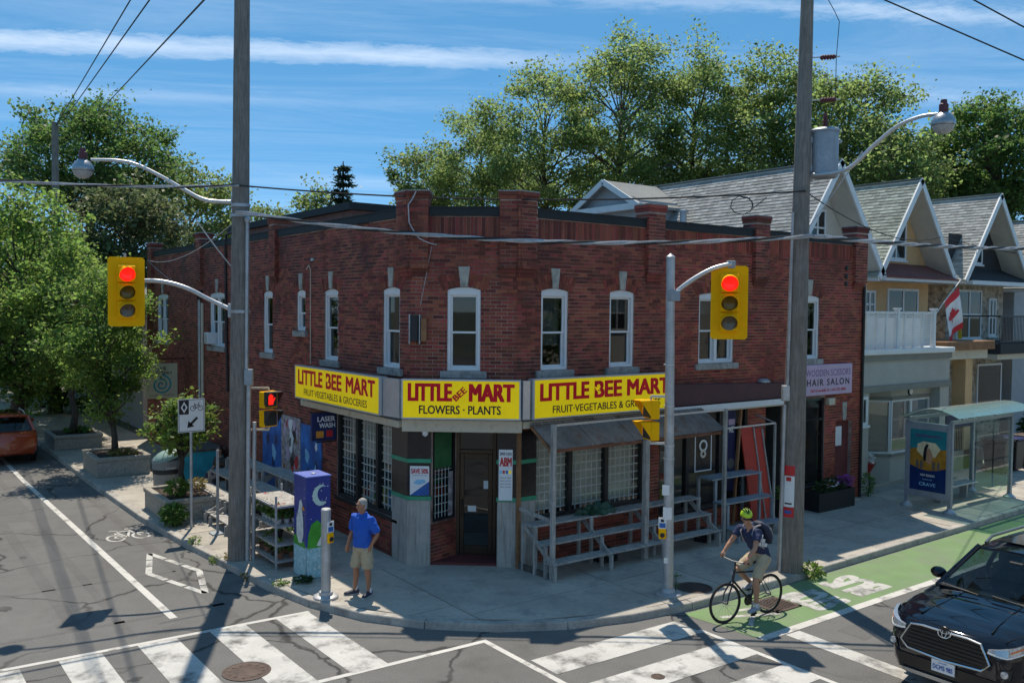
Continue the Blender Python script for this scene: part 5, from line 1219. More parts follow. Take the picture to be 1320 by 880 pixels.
# pedestrian heads
def ped_head(label, c, facing, lit):
    t = thing('pedestrian_signal', label, 'pedestrian signal', c, None, math.atan2(facing[0], -facing[1]))
    for k, z in enumerate((.19, -.19)):
        mb = MB(); mb.box((-.165, -.03, z-.165), (.165, .14, z+.165)); lp(mb, 'housing', 'signal_yellow', t, bevel=.015)
        mb = MB(); mb.box((-.14, -.036, z-.14), (.14, -.031, z+.14)); lp(mb, 'lens', 'signal_dark' if not (lit and k == 0) else 'signal_dark', t)
        mb = MB()
        for sx in (-1, 1): mb.raw([(sx*.165, -.03, z-.12), (sx*.165, -.03, z+.165), (sx*.165, -.24, z+.165)], [(0,1,2)])
        mb.quad((-.165, -.03, z+.166), (.165, -.03, z+.166), (.165, -.24, z+.166), (-.165, -.24, z+.166)); lp(mb, 'visor', 'signal_dark' if lit else 'signal_yellow', t, recalc=False)
        if lit and k == 0:
            mb = MB(); mb.box((-.06, -.041, z-.1), (.05, -.038, z+.02))
            for i, h in enumerate((.09, .11, .105, .085)): mb.box((-.06+i*.029, -.041, z+.02), (-.038+i*.029, -.038, z+h))
            mb.raw([(.05, -.04, z-.06), (.05, -.04, z-.02), (.09, -.04, z+.05), (.1, -.04, z+.02)], [(0,1,2,3)]); lp(mb, 'hand_symbol', 'lens_red', t)
    return t
q = vp(348, 527, PL); ph = ped_head('pedestrian signal with lit red hand on the pole by the plant rack', q, Vector((.28, -.96)), True)
mb = MB()
for z in (.42, -.42): mb.bar(onpole(PL, PLt, q.z+z)+rightv*.1, q+Vector((0, .06, z)), .04, .04); mb.bar(q+Vector((0, .06, z)), q+Vector((0, .06, z*.85)), .03, .03)
o = mb.build('bracket', 'cream', ph)
q = vp(836, 541, SP); ph = ped_head('unlit pedestrian signal seen from the side on the slim signal pole', q, Vector((-.95, .3)), False)
mb = MB()
for z in (.42, -.42): mb.bar(Vector((SP.x, SP.y, q.z+z)), q+Vector((.05, 0, z)), .04, .04); mb.bar(q+Vector((.05, 0, z)), q+Vector((.05, 0, z*.8)), .03, .03)
mb.build('bracket', 'alu', ph)
# button pole beside the man
BP = Vector((6.49, 14.31, PZ)); t = thing('button_pole', 'short round steel post with crossing button beside the man', 'post', BP)
mb = MB(); mb.lathe(BP, [(.085, .05), (.085, 1.52), (.088, 1.52), (.088, 1.56), (.07, 1.575)], 18); mb.build('shaft', 'galv', t, smooth=True); mb = MB(); mb.lathe(BP-Vector((0,0,.004)), [(.22, 0), (.22, .04), (.19, .06), (.12, .065), (.12, .12), (.09, .13)], 20); mb.build('base', 'galv', t, smooth=True)
q = vp(425, 690, BP); push_button('yellow crossing button on the short post beside the man', q-fwdv*.02, Vector((.25, -.97)))
# bike lane sign
S0 = Vector((6.03, 20.61, PZ)); t = thing('bike_lane_sign', 'white bike lane sign with black diamond and arrow on a thin post', 'road sign', S0)
mb = MB(); mb.cyl(S0, (S0.x, S0.y, 3.1), .032, n=10); mb.build('post', 'galv', t, smooth=True)
FB = frame((S0.x-.30, S0.y-.035, 0), (1, .0, 0), (0, -1, 0)); mb = MB(); mb.fbox(FB, 0, .6, 2.33, 3.09, -.004, .004); mb.build('plate', 'paper_white', t)
mb = MB()
for a in ((.015, .585, 2.345, 2.357), (.015, .585, 3.063, 3.075), (.015, .027, 2.357, 3.063), (.573, .585, 2.357, 3.063)): mb.fbox(FB, *a, .0042, .0055)
mb.fbox(FB, .03, .24, 2.74, 3.06, .0042, .0055); mb.build('border', 'ink', t)
mb = MB(); dmd = [(.135, 3.03), (.21, 2.9), (.135, 2.77), (.06, 2.9)]; dmi = [(.135, 2.97), (.175, 2.9), (.135, 2.83), (.095, 2.9)]
for k in range(4): a, b, c_, d_ = dmd[k], dmd[(k+1)%4], dmi[(k+1)%4], dmi[k]; mb.quad(FB(*a, .007), FB(*b, .007), FB(*c_, .007), FB(*d_, .007))
mb.build('diamond', 'paper_white', t, recalc=False)
mb = MB()
def stroke(a, b, w, d=.006):
    v = Vector((b[0]-a[0], b[1]-a[1])).normalized(); nn = Vector((-v.y, v.x))*(w/2)
    mb.quad(FB(a[0]-nn.x, a[1]-nn.y, d), FB(b[0]-nn.x, b[1]-nn.y, d), FB(b[0]+nn.x, b[1]+nn.y, d), FB(a[0]+nn.x, a[1]+nn.y, d))
stroke((.43, 2.66), (.26, 2.49), .055); mb.quad(FB(.2, 2.43, .006), FB(.36, 2.46, .006), FB(.23, 2.59, .006))
for cx in (.33, .5):
    for k in range(14): a, b = 2*math.pi*k/14, 2*math.pi*(k+1)/14; stroke((cx+.055*math.cos(a), 2.87+.055*math.sin(a)), (cx+.055*math.cos(b), 2.87+.055*math.sin(b)), .012)
for a, b in (((.33, 2.87), (.37, 2.95)), ((.37, 2.95), (.46, 2.95)), ((.46, 2.95), (.41, 2.87)), ((.41, 2.87), (.33, 2.87)), ((.41, 2.87), (.37, 2.97)), ((.5, 2.87), (.45, 2.99)), ((.45, 2.99), (.48, 3.0)), ((.35, 2.975), (.39, 2.975))): stroke(a, b, .012)
tag(mb.build('symbols', 'ink', t, recalc=False), kind='stuff')
# ---- overhead wires
def wire(label, pts, sag, r, mat='wire', twist=False, cat='wire', group=None):
    P = []
    for (a, b), s in zip(zip(pts, pts[1:]), sag if isinstance(sag, (list, tuple)) else [sag]*(len(pts)-1)):
        a, b = Vector(a), Vector(b); n = max(10, int((b-a).length/.35)); P += [a.lerp(b, k/n)-Vector((0, 0, 4*s*(k/n)*(1-k/n))) for k in range(n)]
    P.append(Vector(pts[-1])); mb = MB()
    if not twist: mb.tube(P, r, 6)
    else:
        fine = []
        for a, b in zip(P, P[1:]): fine += [a, a.lerp(b, .33), a.lerp(b, .66)]
        fine.append(P[-1])
        for ph in range(3):
            mb.cur = ph % 2 if True else 0; q = []
            for i, p in enumerate(fine):
                t = i*.42+ph*2*math.pi/3; d_ = (fine[min(i+1, len(fine)-1)]-fine[max(i-1, 0)]).normalized(); s_ = d_.cross(Vector((0,0,1))).normalized(); u_ = s_.cross(d_); q.append(p+(s_*math.cos(t)+u_*math.sin(t))*r*.95)
            mb.tube(q, r, 6)
    o = mb.build('overhead_wire', [mat, 'wire'] if twist else mat, None, smooth=True); o.name = 'overhead_wire'
    return tag(o, label, cat, group)
V2 = lambda p: Vector((p[0], p[1], 0))
aL = onpole(PL, PLt, 7.05)+V2((-.2, -.3)); aR = vp(1028, 306, PR)+V2((-.12, -.42))
far = onY(1330, 303, 10.9); far2 = aR+(far-aR)*2.2
wire('thick twisted grey cable strung across the brick facade between both wooden poles', [aL, aR], .33, .024, 'cable_grey', True)
wire('thick twisted cable running on along the gabled houses', [aR, far2], .35, .026, 'cable_grey', True)
bR = onpole(PR, PRt, vp(1038, 248, PR).z)-fwdv*.2; bL = vp(312, 241, PL)-fwdv*.22; bE = onY(-120, 222, 17.2)
wire('thin black upper wire between the two wooden poles', [bL, bR], .22, .017); wire('dark bundled wire crossing the left street from the pole', [bE, bL], .1, .016, 'cable_grey', True)
# loops of slack
c0 = vp(955, 254, PR)
wire('loose coil of slack wire hanging under the upper wire', [c0]+[c0+rightv*(.02+.22*math.sin(k*.75))+Vector((0,0,-.16+.18*math.cos(k*.75))) for k in range(1, 12)]+[c0+rightv*.5], 0, .009)
wire('black service drop from the pole with transformer to the middle gabled house', [bR, onY(1215, 305, 16.6)], .45, .012); wire('black service drop reaching the end gabled house', [onY(1215, 305, 16.6), onY(1340, 330, 16.6)], .1, .012)
wire('pale guy wire slanting from the lamp arm down the pole', [vp(1112, 195, PR), onpole(PR, PRt, 6.75)+rightv*.1], .02, .012, 'cable_grey')
wire('pale guy wire slanting down to the pole by the plant rack', [onY(252, 282, 18.0), onpole(PL, PLt, 5.95)-rightv*.14], .03, .012, 'cable_grey')
wire('thin service wire from the pole to the rear of the brick side wall', [onpole(PL, PLt, 6.9)-rightv*.1, onX(190, 335, XL-.1)], .35, .009, 'cable_grey'); wire('sagging service wire to the weather head on the side wall', [onX(190, 335, XL-.1), Vector((XL-.15, 28.45, 5.6))], .15, .009, 'cable_grey')
wire('pale cable looping up over the corner pilaster', [FC(.12, 7.45, .15), FC(-.02, 7.2, .2), FC(.0, 6.85, .2), FC(.2, 6.55, .25), FC(.55, 6.42, .28)], .02, .012, 'cable_grey'); wire('thin brown cable down the cut corner to the meter box', [FC(.42, 6.4, .06), FC(.2, 5.25, .03)], .0, .006, 'cable_grey')
# lines to the far pole up the left street
FPB = onY(71.5, 420, 52.0); FPB.z = PZ; FPt = vp(71, 158, FPB)
t = thing('utility_pole', 'distant grey wooden pole among the trees up the left street', 'utility pole', FPB); mb = MB(); mb.tube([FPB, FPt], [.2, .16], 14); mb.build('shaft', 'pole_wood', t, smooth=True)
dirL = [(170, -3), (195, -3), (266, -3)]; st = [(72, 162), (76, 164), (130, 142)]
for k, (a, b) in enumerate(zip(st, dirL)):
    p = vp(*a, FPB); q = onX(b[0], b[1], 6.0-.35*k)
    wire(('outer', 'middle', 'inner')[k]+' of the power lines climbing from the distant wooden pole', [p, q, q+(q-p)*.25], 0, .02)
for k, (a, b) in enumerate((((1140, 0), (1325, 80)), ((1255, 0), (1325, 38)))):
    p, q = vp(*a, PR), vp(*b, PR); wire(('longer' if k == 0 else 'shorter')+' power line crossing the sky above the gabled houses', [p+(p-q)*.6, q+(q-p)*1.5], 0, .014)
wire('thin jumper wire down past the insulators to the transformer', [vp(1062, -10, PR), vp(1076, 15, PR), vp(1082, 28, PR), vp(1078, 75, PR), vp(1077, 130, PR), vp(1066, 165, PR)], 0, .007)
# ---- painted utility box
BX = Vector((6.86, 15.74, PZ)); t = thing('utility_box', 'tall utility box painted with night sky moon goose and water', 'utility box', BX)
x0, x1, y0, y1, z0, z1 = 6.61, 7.10, 15.45, 16.03, PZ, 2.02
mb = MB(); mb.box((x0, y0, z0), (x1, y1, z1)); mb.build('body', 'box_navy', t, bevel=.01); mb = MB(); mb.box((x0-.012, y0-.012, z1+.001), (x1+.012, y1+.012, z1+.03)); mb.build('lid', 'box_top', t, bevel=.006)
mb = MB(); mb.lathe((6.86, 15.7, z1+.03), [(.05, 0), (.05, .015), (.02, .02)], 10); mb.build('knob', 'galv', t)
FX1 = frame((x0, y0, 0), (1, 0, 0), (0, -1, 0)); FX2 = frame((x0, y1, 0), (0, -1, 0), (-1, 0, 0)); W1, W2 = x1-x0, y1-y0
def paint(fr, pts, mat, nm, d=.004):
    mb = MB(); mb.quad(*[fr(u, z, d) for u, z in pts]); return mb.build(nm, mat, t, recalc=False)
wav = lambda w, z: [(w*k/8, z+.03*math.sin(k*1.7)) for k in range(9)]
paint(FX1, [(0.004, z0+.01), (W1-.004, z0+.01)]+wav(W1, .72)[::-1], 'box_water', 'painted_water'); paint(FX2, [(0.004, z0+.01), (W2-.004, z0+.01)]+wav(W2, .72)[::-1], 'box_water', 'painted_water')
paint(FX1, [(.02, .7), (.33, .7), (.36, .95), (.32, 1.12), (.22, 1.22), (.1, 1.15), (.04, .95)], 'box_green', 'painted_hill', .006)
paint(FX2, [(.0, .7), (.56, .7), (.5, .82), (.3, .8), (.1, .9), (.0, .85)], 'box_green', 'painted_hill', .006)
moon = [(.29+.17*math.cos(a), 1.68+.2*math.sin(a)) for a in [R_(50+k*26) for k in range(11)]]+[(.34+.12*math.cos(a), 1.70+.145*math.sin(a)) for a in [R_(290-k*22) for k in range(11)]]
mb = MB(); n = 11
for k in range(10): mb.quad(*[FX1(*p, .007) for p in (moon[k], moon[k+1], moon[20-k], moon[21-k])])
mb.build('painted_moon', 'box_moon', t, recalc=False)
paint(FX2, [(.28, 1.55), (.36, 1.6), (.42, 1.52), (.40, 1.42), (.46, 1.2), (.47, .95), (.4, .78), (.25, .76), (.15, .9), (.14, 1.2), (.24, 1.4)], 'box_white', 'painted_goose', .008)
paint(FX2, [(.42, 1.50), (.55, 1.42), (.42, 1.40)], 'print_orange', 'painted_beak', .0085); paint(FX1, [(.20, .74), (.28, .72), (.47, 1.3), (.44, 1.36), (.40, 1.1)], 'box_white', 'painted_wing', .008)
rr = random.Random(4)
for k in range(26):
    f, w = (FX1, W1) if k % 2 else (FX2, W2); u, z = rr.uniform(.03, w-.03), rr.uniform(1.2, 1.97); s = rr.uniform(.008, .014); paint(f, [(u-s, z), (u, z-s), (u+s, z), (u, z+s)], 'paper_white', 'painted_star', .0065)
# ---- litter bin
B0 = Vector((6.52, 24.45, PZ)); t = thing('litter_bin', 'grey litter bin with pale green domed lid beside the tree planter', 'litter bin', B0)
mb = MB(); mb.lathe(B0, [(.31, 0), (.33, .04), (.355, .62), (.36, .63)], 24); mb.build('body', 'bin_grey', t, smooth=True); mb = MB(); mb.lathe(B0, [(.362, .635), (.365, .74), (.36, .75)], 24); mb.build('band', 'plastic_black', t, smooth=True)
mb = MB(); mb.lathe(B0, [(.365, .755), (.375, .98), (.36, 1.0)], 24); mb.build('hood', 'bin_grey', t, smooth=True)
bm = bmesh.new(); bmesh.ops.create_uvsphere(bm, u_segments=24, v_segments=12, radius=1); bmesh.ops.delete(bm, geom=[v for v in bm.verts if v.co.z < -.01], context='VERTS')
for v in bm.verts: v.co = Vector((v.co.x*.38, v.co.y*.38, v.co.z*.22+.1*v.co.x+1.02))+B0
me = bpy.data.meshes.new('lid'); bm.to_mesh(me); bm.free(); me.materials.append(MAT['bin_lid']); me.polygons.foreach_set('use_smooth', [True]*len(me.polygons)); o = bpy.data.objects.new('lid', me); COL.objects.link(o); setpar(o, t)
for k in range(4):
    mb = MB(); a = -.6+.4*k; mb.tube([B0+Vector((.38*math.cos(b)*math.sin(a)*1.0, -.38*math.cos(b)*math.cos(a), 1.03+.22*math.sin(b)+.1*math.cos(b)*math.sin(a))) for b in [R_(10+q*16) for q in range(5)]], .012, 5); mb.build('lid_rib', 'bin_lid', t)
text_on('lettering', 'Litter', 'paper_white', t, frame(B0+Vector((-.12, -.385, 0)), (1, 0, 0), (0, -1, 0)), 0, .67+PZ, .24, .72+PZ, .0)
# ---- concrete tree planters
def planter(x0, x1, y0, y1, h, label):
    t = thing('tree_planter', label, 'planter', ((x0+x1)/2, (y0+y1)/2, PZ)); w = .12
    for q in (((x0, y0), (x1, y0+w)), ((x0, y1-w), (x1, y1)), ((x0, y0+w+.002), (x0+w, y1-w-.002)), ((x1-w, y0+w+.002), (x1, y1-w-.002))):
        mb = MB(); mb.box((*q[0], PZ), (*q[1], PZ+h-.12)); mb.build('wall', 'planter_agg', t, bevel=.012)
    e = .03
    for q in (((x0-e, y0-e), (x1+e, y0+w)), ((x0-e, y1-w), (x1+e, y1+e)), ((x0-e, y0+w+.002), (x0+w, y1-w-.002)), ((x1-w, y0+w+.002), (x1+e, y1-w-.002))):
        mb = MB(); mb.box((*q[0], PZ+h-.118), (*q[1], PZ+h)); mb.build('rim', 'planter_agg', t, bevel=.015)
    mb = MB(); mb.box((x0+w, y0+w, PZ), (x1-w, y1-w, PZ+h-.06)); mb.build('soil', 'soil', t); return t
planter(5.68, 7.0, 21.35, 23.35, .52, 'concrete planter with weeds beside the litter bin and sign post'); planter(5.5, 7.0, 28.1, 30.1, .58, 'concrete planter holding the leafy street tree by the hanging sign'); planter(5.35, 6.9, 34.3, 36.3, .5, 'concrete planter level with the orange car')
# ---- teal counter box by the wall
t = thing('kiosk_counter', 'teal painted counter box with planting against the side wall', 'counter', (8.0, 26.6, PZ))
mb = MB(); mb.box((7.35, 25.9, PZ), (8.5, 27.6, 1.0)); mb.build('body', 'teal_paint', t); mb = MB(); mb.box((7.30, 25.85, 1.002), (8.55, 27.65, 1.06)); mb.build('top', 'wood_dark', t)
for k in range(5): mb = MB(); mb.box((7.335, 25.95+k*.33, PZ+.03), (7.349, 25.95+k*.33+.3, .97)); mb.build('plank', 'teal_paint', t)

# ================================================================== gabled houses and the stucco shop next door
M('shingle', (.30, .305, .29), .95, island=.28, var=.2, scale=.8, bump=.3); M('shingle_green', (.27, .30, .26), .95, island=.30, var=.25, scale=.7, bump=.3)
M('trim_white', (.68, .70, .70), .5, var=.08); M('siding', (.56, .54, .48), .6, var=.1, scale=2); M('stucco_orange', (.62, .40, .20), .85, var=.14, scale=1.5, bump=.3, bscale=60)
M('stucco_grey', (.40, .395, .36), .85, var=.1, scale=1.5, bump=.25, bscale=60); M('stucco_band', (.22, .215, .19), .8, var=.1); M('stonework', (.42, .36, .28), .9, var=.45, scale=3.5, bump=.6, bscale=6, stain=((.2,.17,.13), .5, .6, 5))
M('roof_red', (.20, .07, .06), .85, var=.2); M('roof_black', (.03, .032, .035), .8); M('siding_grey', (.36, .37, .38), .7, var=.1); M('brick_house', (.16, .05, .04), .85, var=.35, scale=6, bump=.4)
def gable_house(label, xc, hw, ze, zr, y0, y1, front, wallmat, shing, over=.85, lower=None):
    t = thing('gabled_house', label, 'house', (xc, y0+over, PZ)); yw = y0+over
    # wall body with pentagon front
    mb = MB(); iw = hw-.28; zi = ze+.18; ap = zr-.25
    pent = [(xc-iw, PZ), (xc+iw, PZ), (xc+iw, zi), (xc, ap), (xc-iw, zi)]
    f = [(x, yw, z) for x, z in pent]; b = [(x, y1-.2, z) for x, z in pent]
    mb.raw(f+b, [(0,1,2,3,4), (5,6,7,8,9), (0,4,9,5), (1,2,7,6)]); w = mb.build('wall', wallmat, t)
    sl = Vector((hw, 0, zr-ze)); L = sl.length
    for sg in (-1, 1):
        nrm = Vector((sg*(zr-ze), 0, hw)).normalized(); dn = Vector((sg*hw, 0, -(zr-ze))).normalized()
        mb = MB(); p0 = Vector((xc, y0, zr)); p1 = p0+dn*(L+.12)
        vs = [p0, p1, p1+Vector((0, y1-y0, 0)), p0+Vector((0, y1-y0, 0))]; vs += [v-nrm*.12 for v in vs]; mb.raw(vs, BOXF); rf = mb.build('roof', 'siding', t)
        # bargeboard
        mb = MB(); c0, c1 = p0-nrm*.06+Vector((0, -.02, 0)), p1-nrm*.06+Vector((0, -.02, 0)); mb.bar(c0, c1, .06, .20, nrm); mb.build('bargeboard', 'trim_white', rf)
        # eave gutter
        mb = MB(); mb.bar(p1-nrm*.1+Vector((0, 0, 0)), p1-nrm*.1+Vector((0, y1-y0, 0)), .1, .12); mb.build('gutter', 'trim_white', rf)
        # shingles: overlapping tabs
        mb = MB(); rows = int((L+.12)/.145); ax = Vector((0, 1, 0)); single_ = []
        for r in range(rows):
            y = y0-.03-(r % 2)*.16
            while y < y1:
                wd = .30+random.uniform(-.02, .02); a, bq = max(y, y0-.03), min(y+wd, y1)
                if bq-a > .08:
                    q0 = p0+dn*(.145*r)+nrm*.004; q1 = p0+dn*(.145*r+.16)+nrm*(.018+random.uniform(0, .006))
                    if sg == -1 and len(single_) < 300 and a < y0+8 and r % 2 == 0 and r > 1: single_.append((q0, q1, a, bq))
                    else:
                        vs = [q0+ax*(a-y0), q0+ax*(bq-y0), q1+ax*(bq-y0), q1+ax*(a-y0), q1+ax*(bq-y0)-nrm*.014, q1+ax*(a-y0)-nrm*.014]; mb.raw(vs, [(0,1,2,3), (3,2,4,5)])
                y += wd+.008
        tag(mb.build('shingles', shing, rf, recalc=False), kind='stuff')
        if single_:
            q0, q1, a, bq = single_[0]; base = (q0+q1)/2; ms = MB(); h = (q1-q0)
            ms.raw([-h*.5+ax*-.15, -h*.5+ax*.15, h*.5+ax*.15, h*.5-ax*.15, h*.5+ax*.15-nrm*.014, h*.5-ax*.15-nrm*.014], [(0,1,2,3), (3,2,4,5)])
            tmp = ms.build('shingle', shing, None, recalc=False); me = tmp.data; bpy.data.objects.remove(tmp)
            for q0, q1, a, bq in single_:
                o = bpy.data.objects.new('shingle', me); COL.objects.link(o); o.location = (q0+q1)/2+ax*((a+bq)/2-y0); o.scale = (1, (bq-a)/.30, 1); setpar(o, rf)
    mb = MB(); mb.bar((xc, y0-.03, zr+.02), (xc, y1, zr+.02), .22, .03); mb.build('ridge_cap', shing, t)
    # soffit boards under the front overhang
    F = frame((xc, yw, 0), (1, 0, 0), (0, -1, 0)); front(t, F, yw); return t
def simple_window(t, F, u0, u1, z0, z1, d=.0, bars=1, name='window', fm='trim_white', pane='pane_dark', mid=True):
    mb = MB(); s = .08
    mb.fbox(F, u0, u0+s, z0, z1, d-.02, d+.05); mb.fbox(F, u1-s, u1, z0, z1, d-.02, d+.05); mb.fbox(F, u0+s, u1-s, z0, z0+s, d-.02, d+.05); mb.fbox(F, u0+s, u1-s, z1-s, z1, d-.02, d+.05); w = mb.build(name, fm, t)
    mb = MB(); mb.fbox(F, u0-.06, u1+.06, z0-.07, z0-.002, d-.02, d+.09); mb.build('sill', fm, w)
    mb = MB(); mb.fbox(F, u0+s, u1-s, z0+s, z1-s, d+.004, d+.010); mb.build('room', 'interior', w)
    mb = MB(); mb.quad(F(u0+s, z0+s, d+.03), F(u1-s, z0+s, d+.03), F(u1-s, z1-s, d+.03), F(u0+s, z1-s, d+.03)); mb.build('pane', pane, w, recalc=False)
    for k in range(bars):
        uu = u0+(u1-u0)*(k+1)/(bars+1); mb = MB(); mb.fbox(F, uu-.04, uu+.04, z0+s, z1-s, d+.012, d+.055); mb.build('mullion', fm, w)
    if mid: mb = MB(); zm = (z0+z1)/2; mb.fbox(F, u0+s, u1-s, zm-.03, zm+.03, d+.012, d+.045); mb.build('transom', fm, w)
    return w
def front_plain(t, F, yw):
    simple_window(t, F, -.45, .45, 7.3, 8.5); simple_window(t, F, .6, 1.9, 4.5, 5.9)
def skirt(t, F, hw, z, mat, rim='trim_white', out=1.0):
    mb = MB(); mb.quad(F(-hw, z+.5, .01), F(hw, z+.5, .01), F(hw, z, out), F(-hw, z, out)); mb.build('skirt_roof', mat, t, recalc=False); mb = MB(); mb.fbox(F, -hw, hw, z-.16, z-.01, -.0, out+.02); mb.build('skirt_fascia', rim, t)
def front2(t, F, yw):
    skirt(t, F, 2.3, 6.42, 'roof_red'); mb = MB(); mb.fbox(F, -2.3, 2.3, 6.35, 6.41, 1.03, 1.06); mb.build('gutter', 'roof_red', t)
    simple_window(t, F, -.75, .55, 7.05, 8.35); simple_window(t, F, -.55, 1.45, 4.1, 6.05, .0, 1, 'balcony_door', mid=False); simple_window(t, F, -2.0, -1.3, 5.0, 5.95)
    mb = MB(); mb.fbox(F, -2.2, -1.9, 4, 6.2, .01, .06); mb.build('corner_trim', 'trim_white', t)
    simple_window(t, F, .3, 1.1, .5, 2.7, mid=False, name='door', fm='trim_white'); mb = MB()
    for k in range(16): mb.fbox(F, -2.2, 2.2, .3+.22*k, .50+.22*k, .0, .02+.0)
    tag(mb.build('siding_boards', 'siding_grey', t), kind='stuff')
def front3(t, F, yw):
    skirt(t, F, 2.3, 6.42, 'roof_black'); mb = MB(); mb.fbox(F, -2.2, 2.2, 6.6, 8.2, .004, .02) ; mb.prism([(-2.0, 6.9), (2.0, 6.9), (.1, 9.4), (-.1, 9.4)], F, .004, .03); mb.build('gable_shingling', 'roof_black', t)
    simple_window(t, F, -.9, .3, 7.1, 8.35, .03); simple_window(t, F, -1.5, .4, 4.2, 6.1, .0, 1, 'balcony_door'); simple_window(t, F, 1.0, 1.6, 4.3, 5.8)
    simple_window(t, F, .2, 2.2, 1.2, 3.2, .0, 0, mid=False)
    # black balcony
    mb = MB(); mb.fbox(F, -2.6, 2.6, 3.75, 4.12, .02, 2.2); mb.build('balcony_deck', 'roof_black', t); mb = MB(); mb.fbox(F, -2.6, 2.6, 3.55, 3.74, .02, 2.1); mb.build('balcony_beam', 'cream', t)
    mb = MB(); mb.bar(F(-2.6, 5.1, 2.15), F(2.6, 5.1, 2.15), .05, .05); mb.bar(F(-2.6, 4.2, 2.15), F(2.6, 4.2, 2.15), .04, .04); mb.bar(F(-2.6, 5.1, .1), F(-2.6, 5.1, 2.15), .05, .05); mb.build('balcony_rail', 'black_frame', t)
    for k in range(48): mb = MB(); u = -2.58+5.16*k/47; mb.bar(F(u, 4.12, 2.15), F(u, 5.1, 2.15), .016, .016); mb.build('baluster', 'black_frame', t)
YH = 16.5
gable_house('grey shingled gabled house behind the brick shop with side dormer', 24.8, 2.52, 6.5, 9.95, YH, 26.8, front_plain, 'siding', 'shingle')
h2 = gable_house('gabled house with orange stucco front and red skirt roof', 29.5, 2.45, 6.45, 9.8, YH, 29.5, front2, 'stucco_orange', 'shingle_green')
h3 = gable_house('stone fronted gabled house with black balcony railing', 35.2, 2.5, 6.5, 9.75, YH, 29.5, front3, 'stonework', 'shingle')
gable_house('grey roofed house with pale front beyond the stone fronted one', 40.6, 2.5, 6.3, 9.2, YH, 29.5, front_plain, 'siding_grey', 'shingle')
gable_house('last gabled house of the row with brick walls', 45.8, 2.5, 6.4, 9.5, YH, 29.5, front_plain, 'brick_house', 'shingle')
# cross dormer of the first house
h1 = [o for o in bpy.data.objects if o.name == 'gabled_house'][0]
dy0, dy1, dxf = 22.8, 26.0, 22.25
ym = (dy0+dy1)/2; zb, za = 9.05, 9.93
mb = MB(); mb.raw([(dxf, dy0, 6.5), (dxf, dy1, 6.5), (dxf, dy1, zb+.05), (dxf, ym, za-.12), (dxf, dy0, zb+.05), (24.8, dy0, 6.5), (24.8, dy1, 6.5), (24.8, dy1, zb+.05), (24.8, ym, za-.12), (24.8, dy0, zb+.05)], [(0,1,2,3,4), (0,4,9,5), (1,2,7,6)]); dm_ = mb.build('dormer', 'siding_grey', h1)
for sg, yy in ((-1, dy0), (1, dy1)):
    mb = MB(); mb.raw([(dxf-.3, ym, za), (24.9, ym, za), (24.9, yy+sg*.25, zb-.15), (dxf-.3, yy+sg*.25, zb-.15), (dxf-.3, ym, za-.1), (24.9, ym, za-.1), (24.9, yy+sg*.25, zb-.25), (dxf-.3, yy+sg*.25, zb-.25)], BOXF); mb.build('dormer_roof', 'shingle', dm_)
    mb = MB(); mb.bar((dxf-.33, ym, za-.06), (dxf-.33, yy+sg*.25, zb-.21), .06, .2, (0, -sg*.4, 1)); mb.build('dormer_trim', 'trim_white', dm_)
mb = MB(); mb.box((dxf-.34, dy0-.2, zb-.3), (dxf-.05, dy1+.2, zb-.08)); mb.build('dormer_fascia', 'trim_white', dm_)
for x_, y_, z_ in ((23.4, 21.8, 8.75), (23.2, 24.5, 8.4)): vent_pipe(x_, y_, z_-1.0, z_, .12).build('vent_pipe', 'galv', h1, smooth=True)
# ---- stucco shop unit with white balcony
t = thing('stucco_shop', 'grey stucco shopfront unit with white slatted balcony on top', 'shop', (24.6, 14.2, PZ)); FG = frame((22.16, 14.1, 0), (1, 0, 0), (0, -1, 0)); GW = 4.95
mb = MB(); mb.fbox(FG, 0, GW, 2.95, 4.0, -3.2, .0); mb.build('upper_wall', 'stucco_grey', t); mb = MB(); mb.fbox(FG, -.02, GW+.05, 4.001, 4.16, -3.2, .14); mb.build('cornice', 'trim_white', t, bevel=.02)
mb = MB(); mb.fbox(FG, -.0, GW+.02, 3.82, 4.0, .002, .06); mb.fbox(FG, 0, GW+.02, 2.95, 3.12, .002, .06); mb.build('band', 'stucco_band', t)
for a, b in ((0, .62), (4.42, GW)): mb = MB(); mb.fbox(FG, a, b, PZ-.05, 2.948, -.4, -.001); mb.build('pier', 'stucco_grey', t, bevel=.01)
mb = MB(); mb.fbox(FG, .0, GW, PZ-.05, 2.948, -3.2, -1.6); mb.build('rear_wall', 'stucco_grey', t)
simple_window(t, FG, .18, .48, 2.05, 2.85, .0, 0, mid=False)
p0, p1 = FG(.9, 0, -1.5), FG(2.25, 0, -.3); ud = (p1-p0).normalized(); nd = Vector((ud.y, -ud.x, 0)); nd = nd if nd.dot(Vector((-1, -1, 0))) > 0 else -nd; FD = frame(p0, ud, nd); DW = (p1-p0).length
glass_mat('pane_shop', (.62, .70, .70), .08)
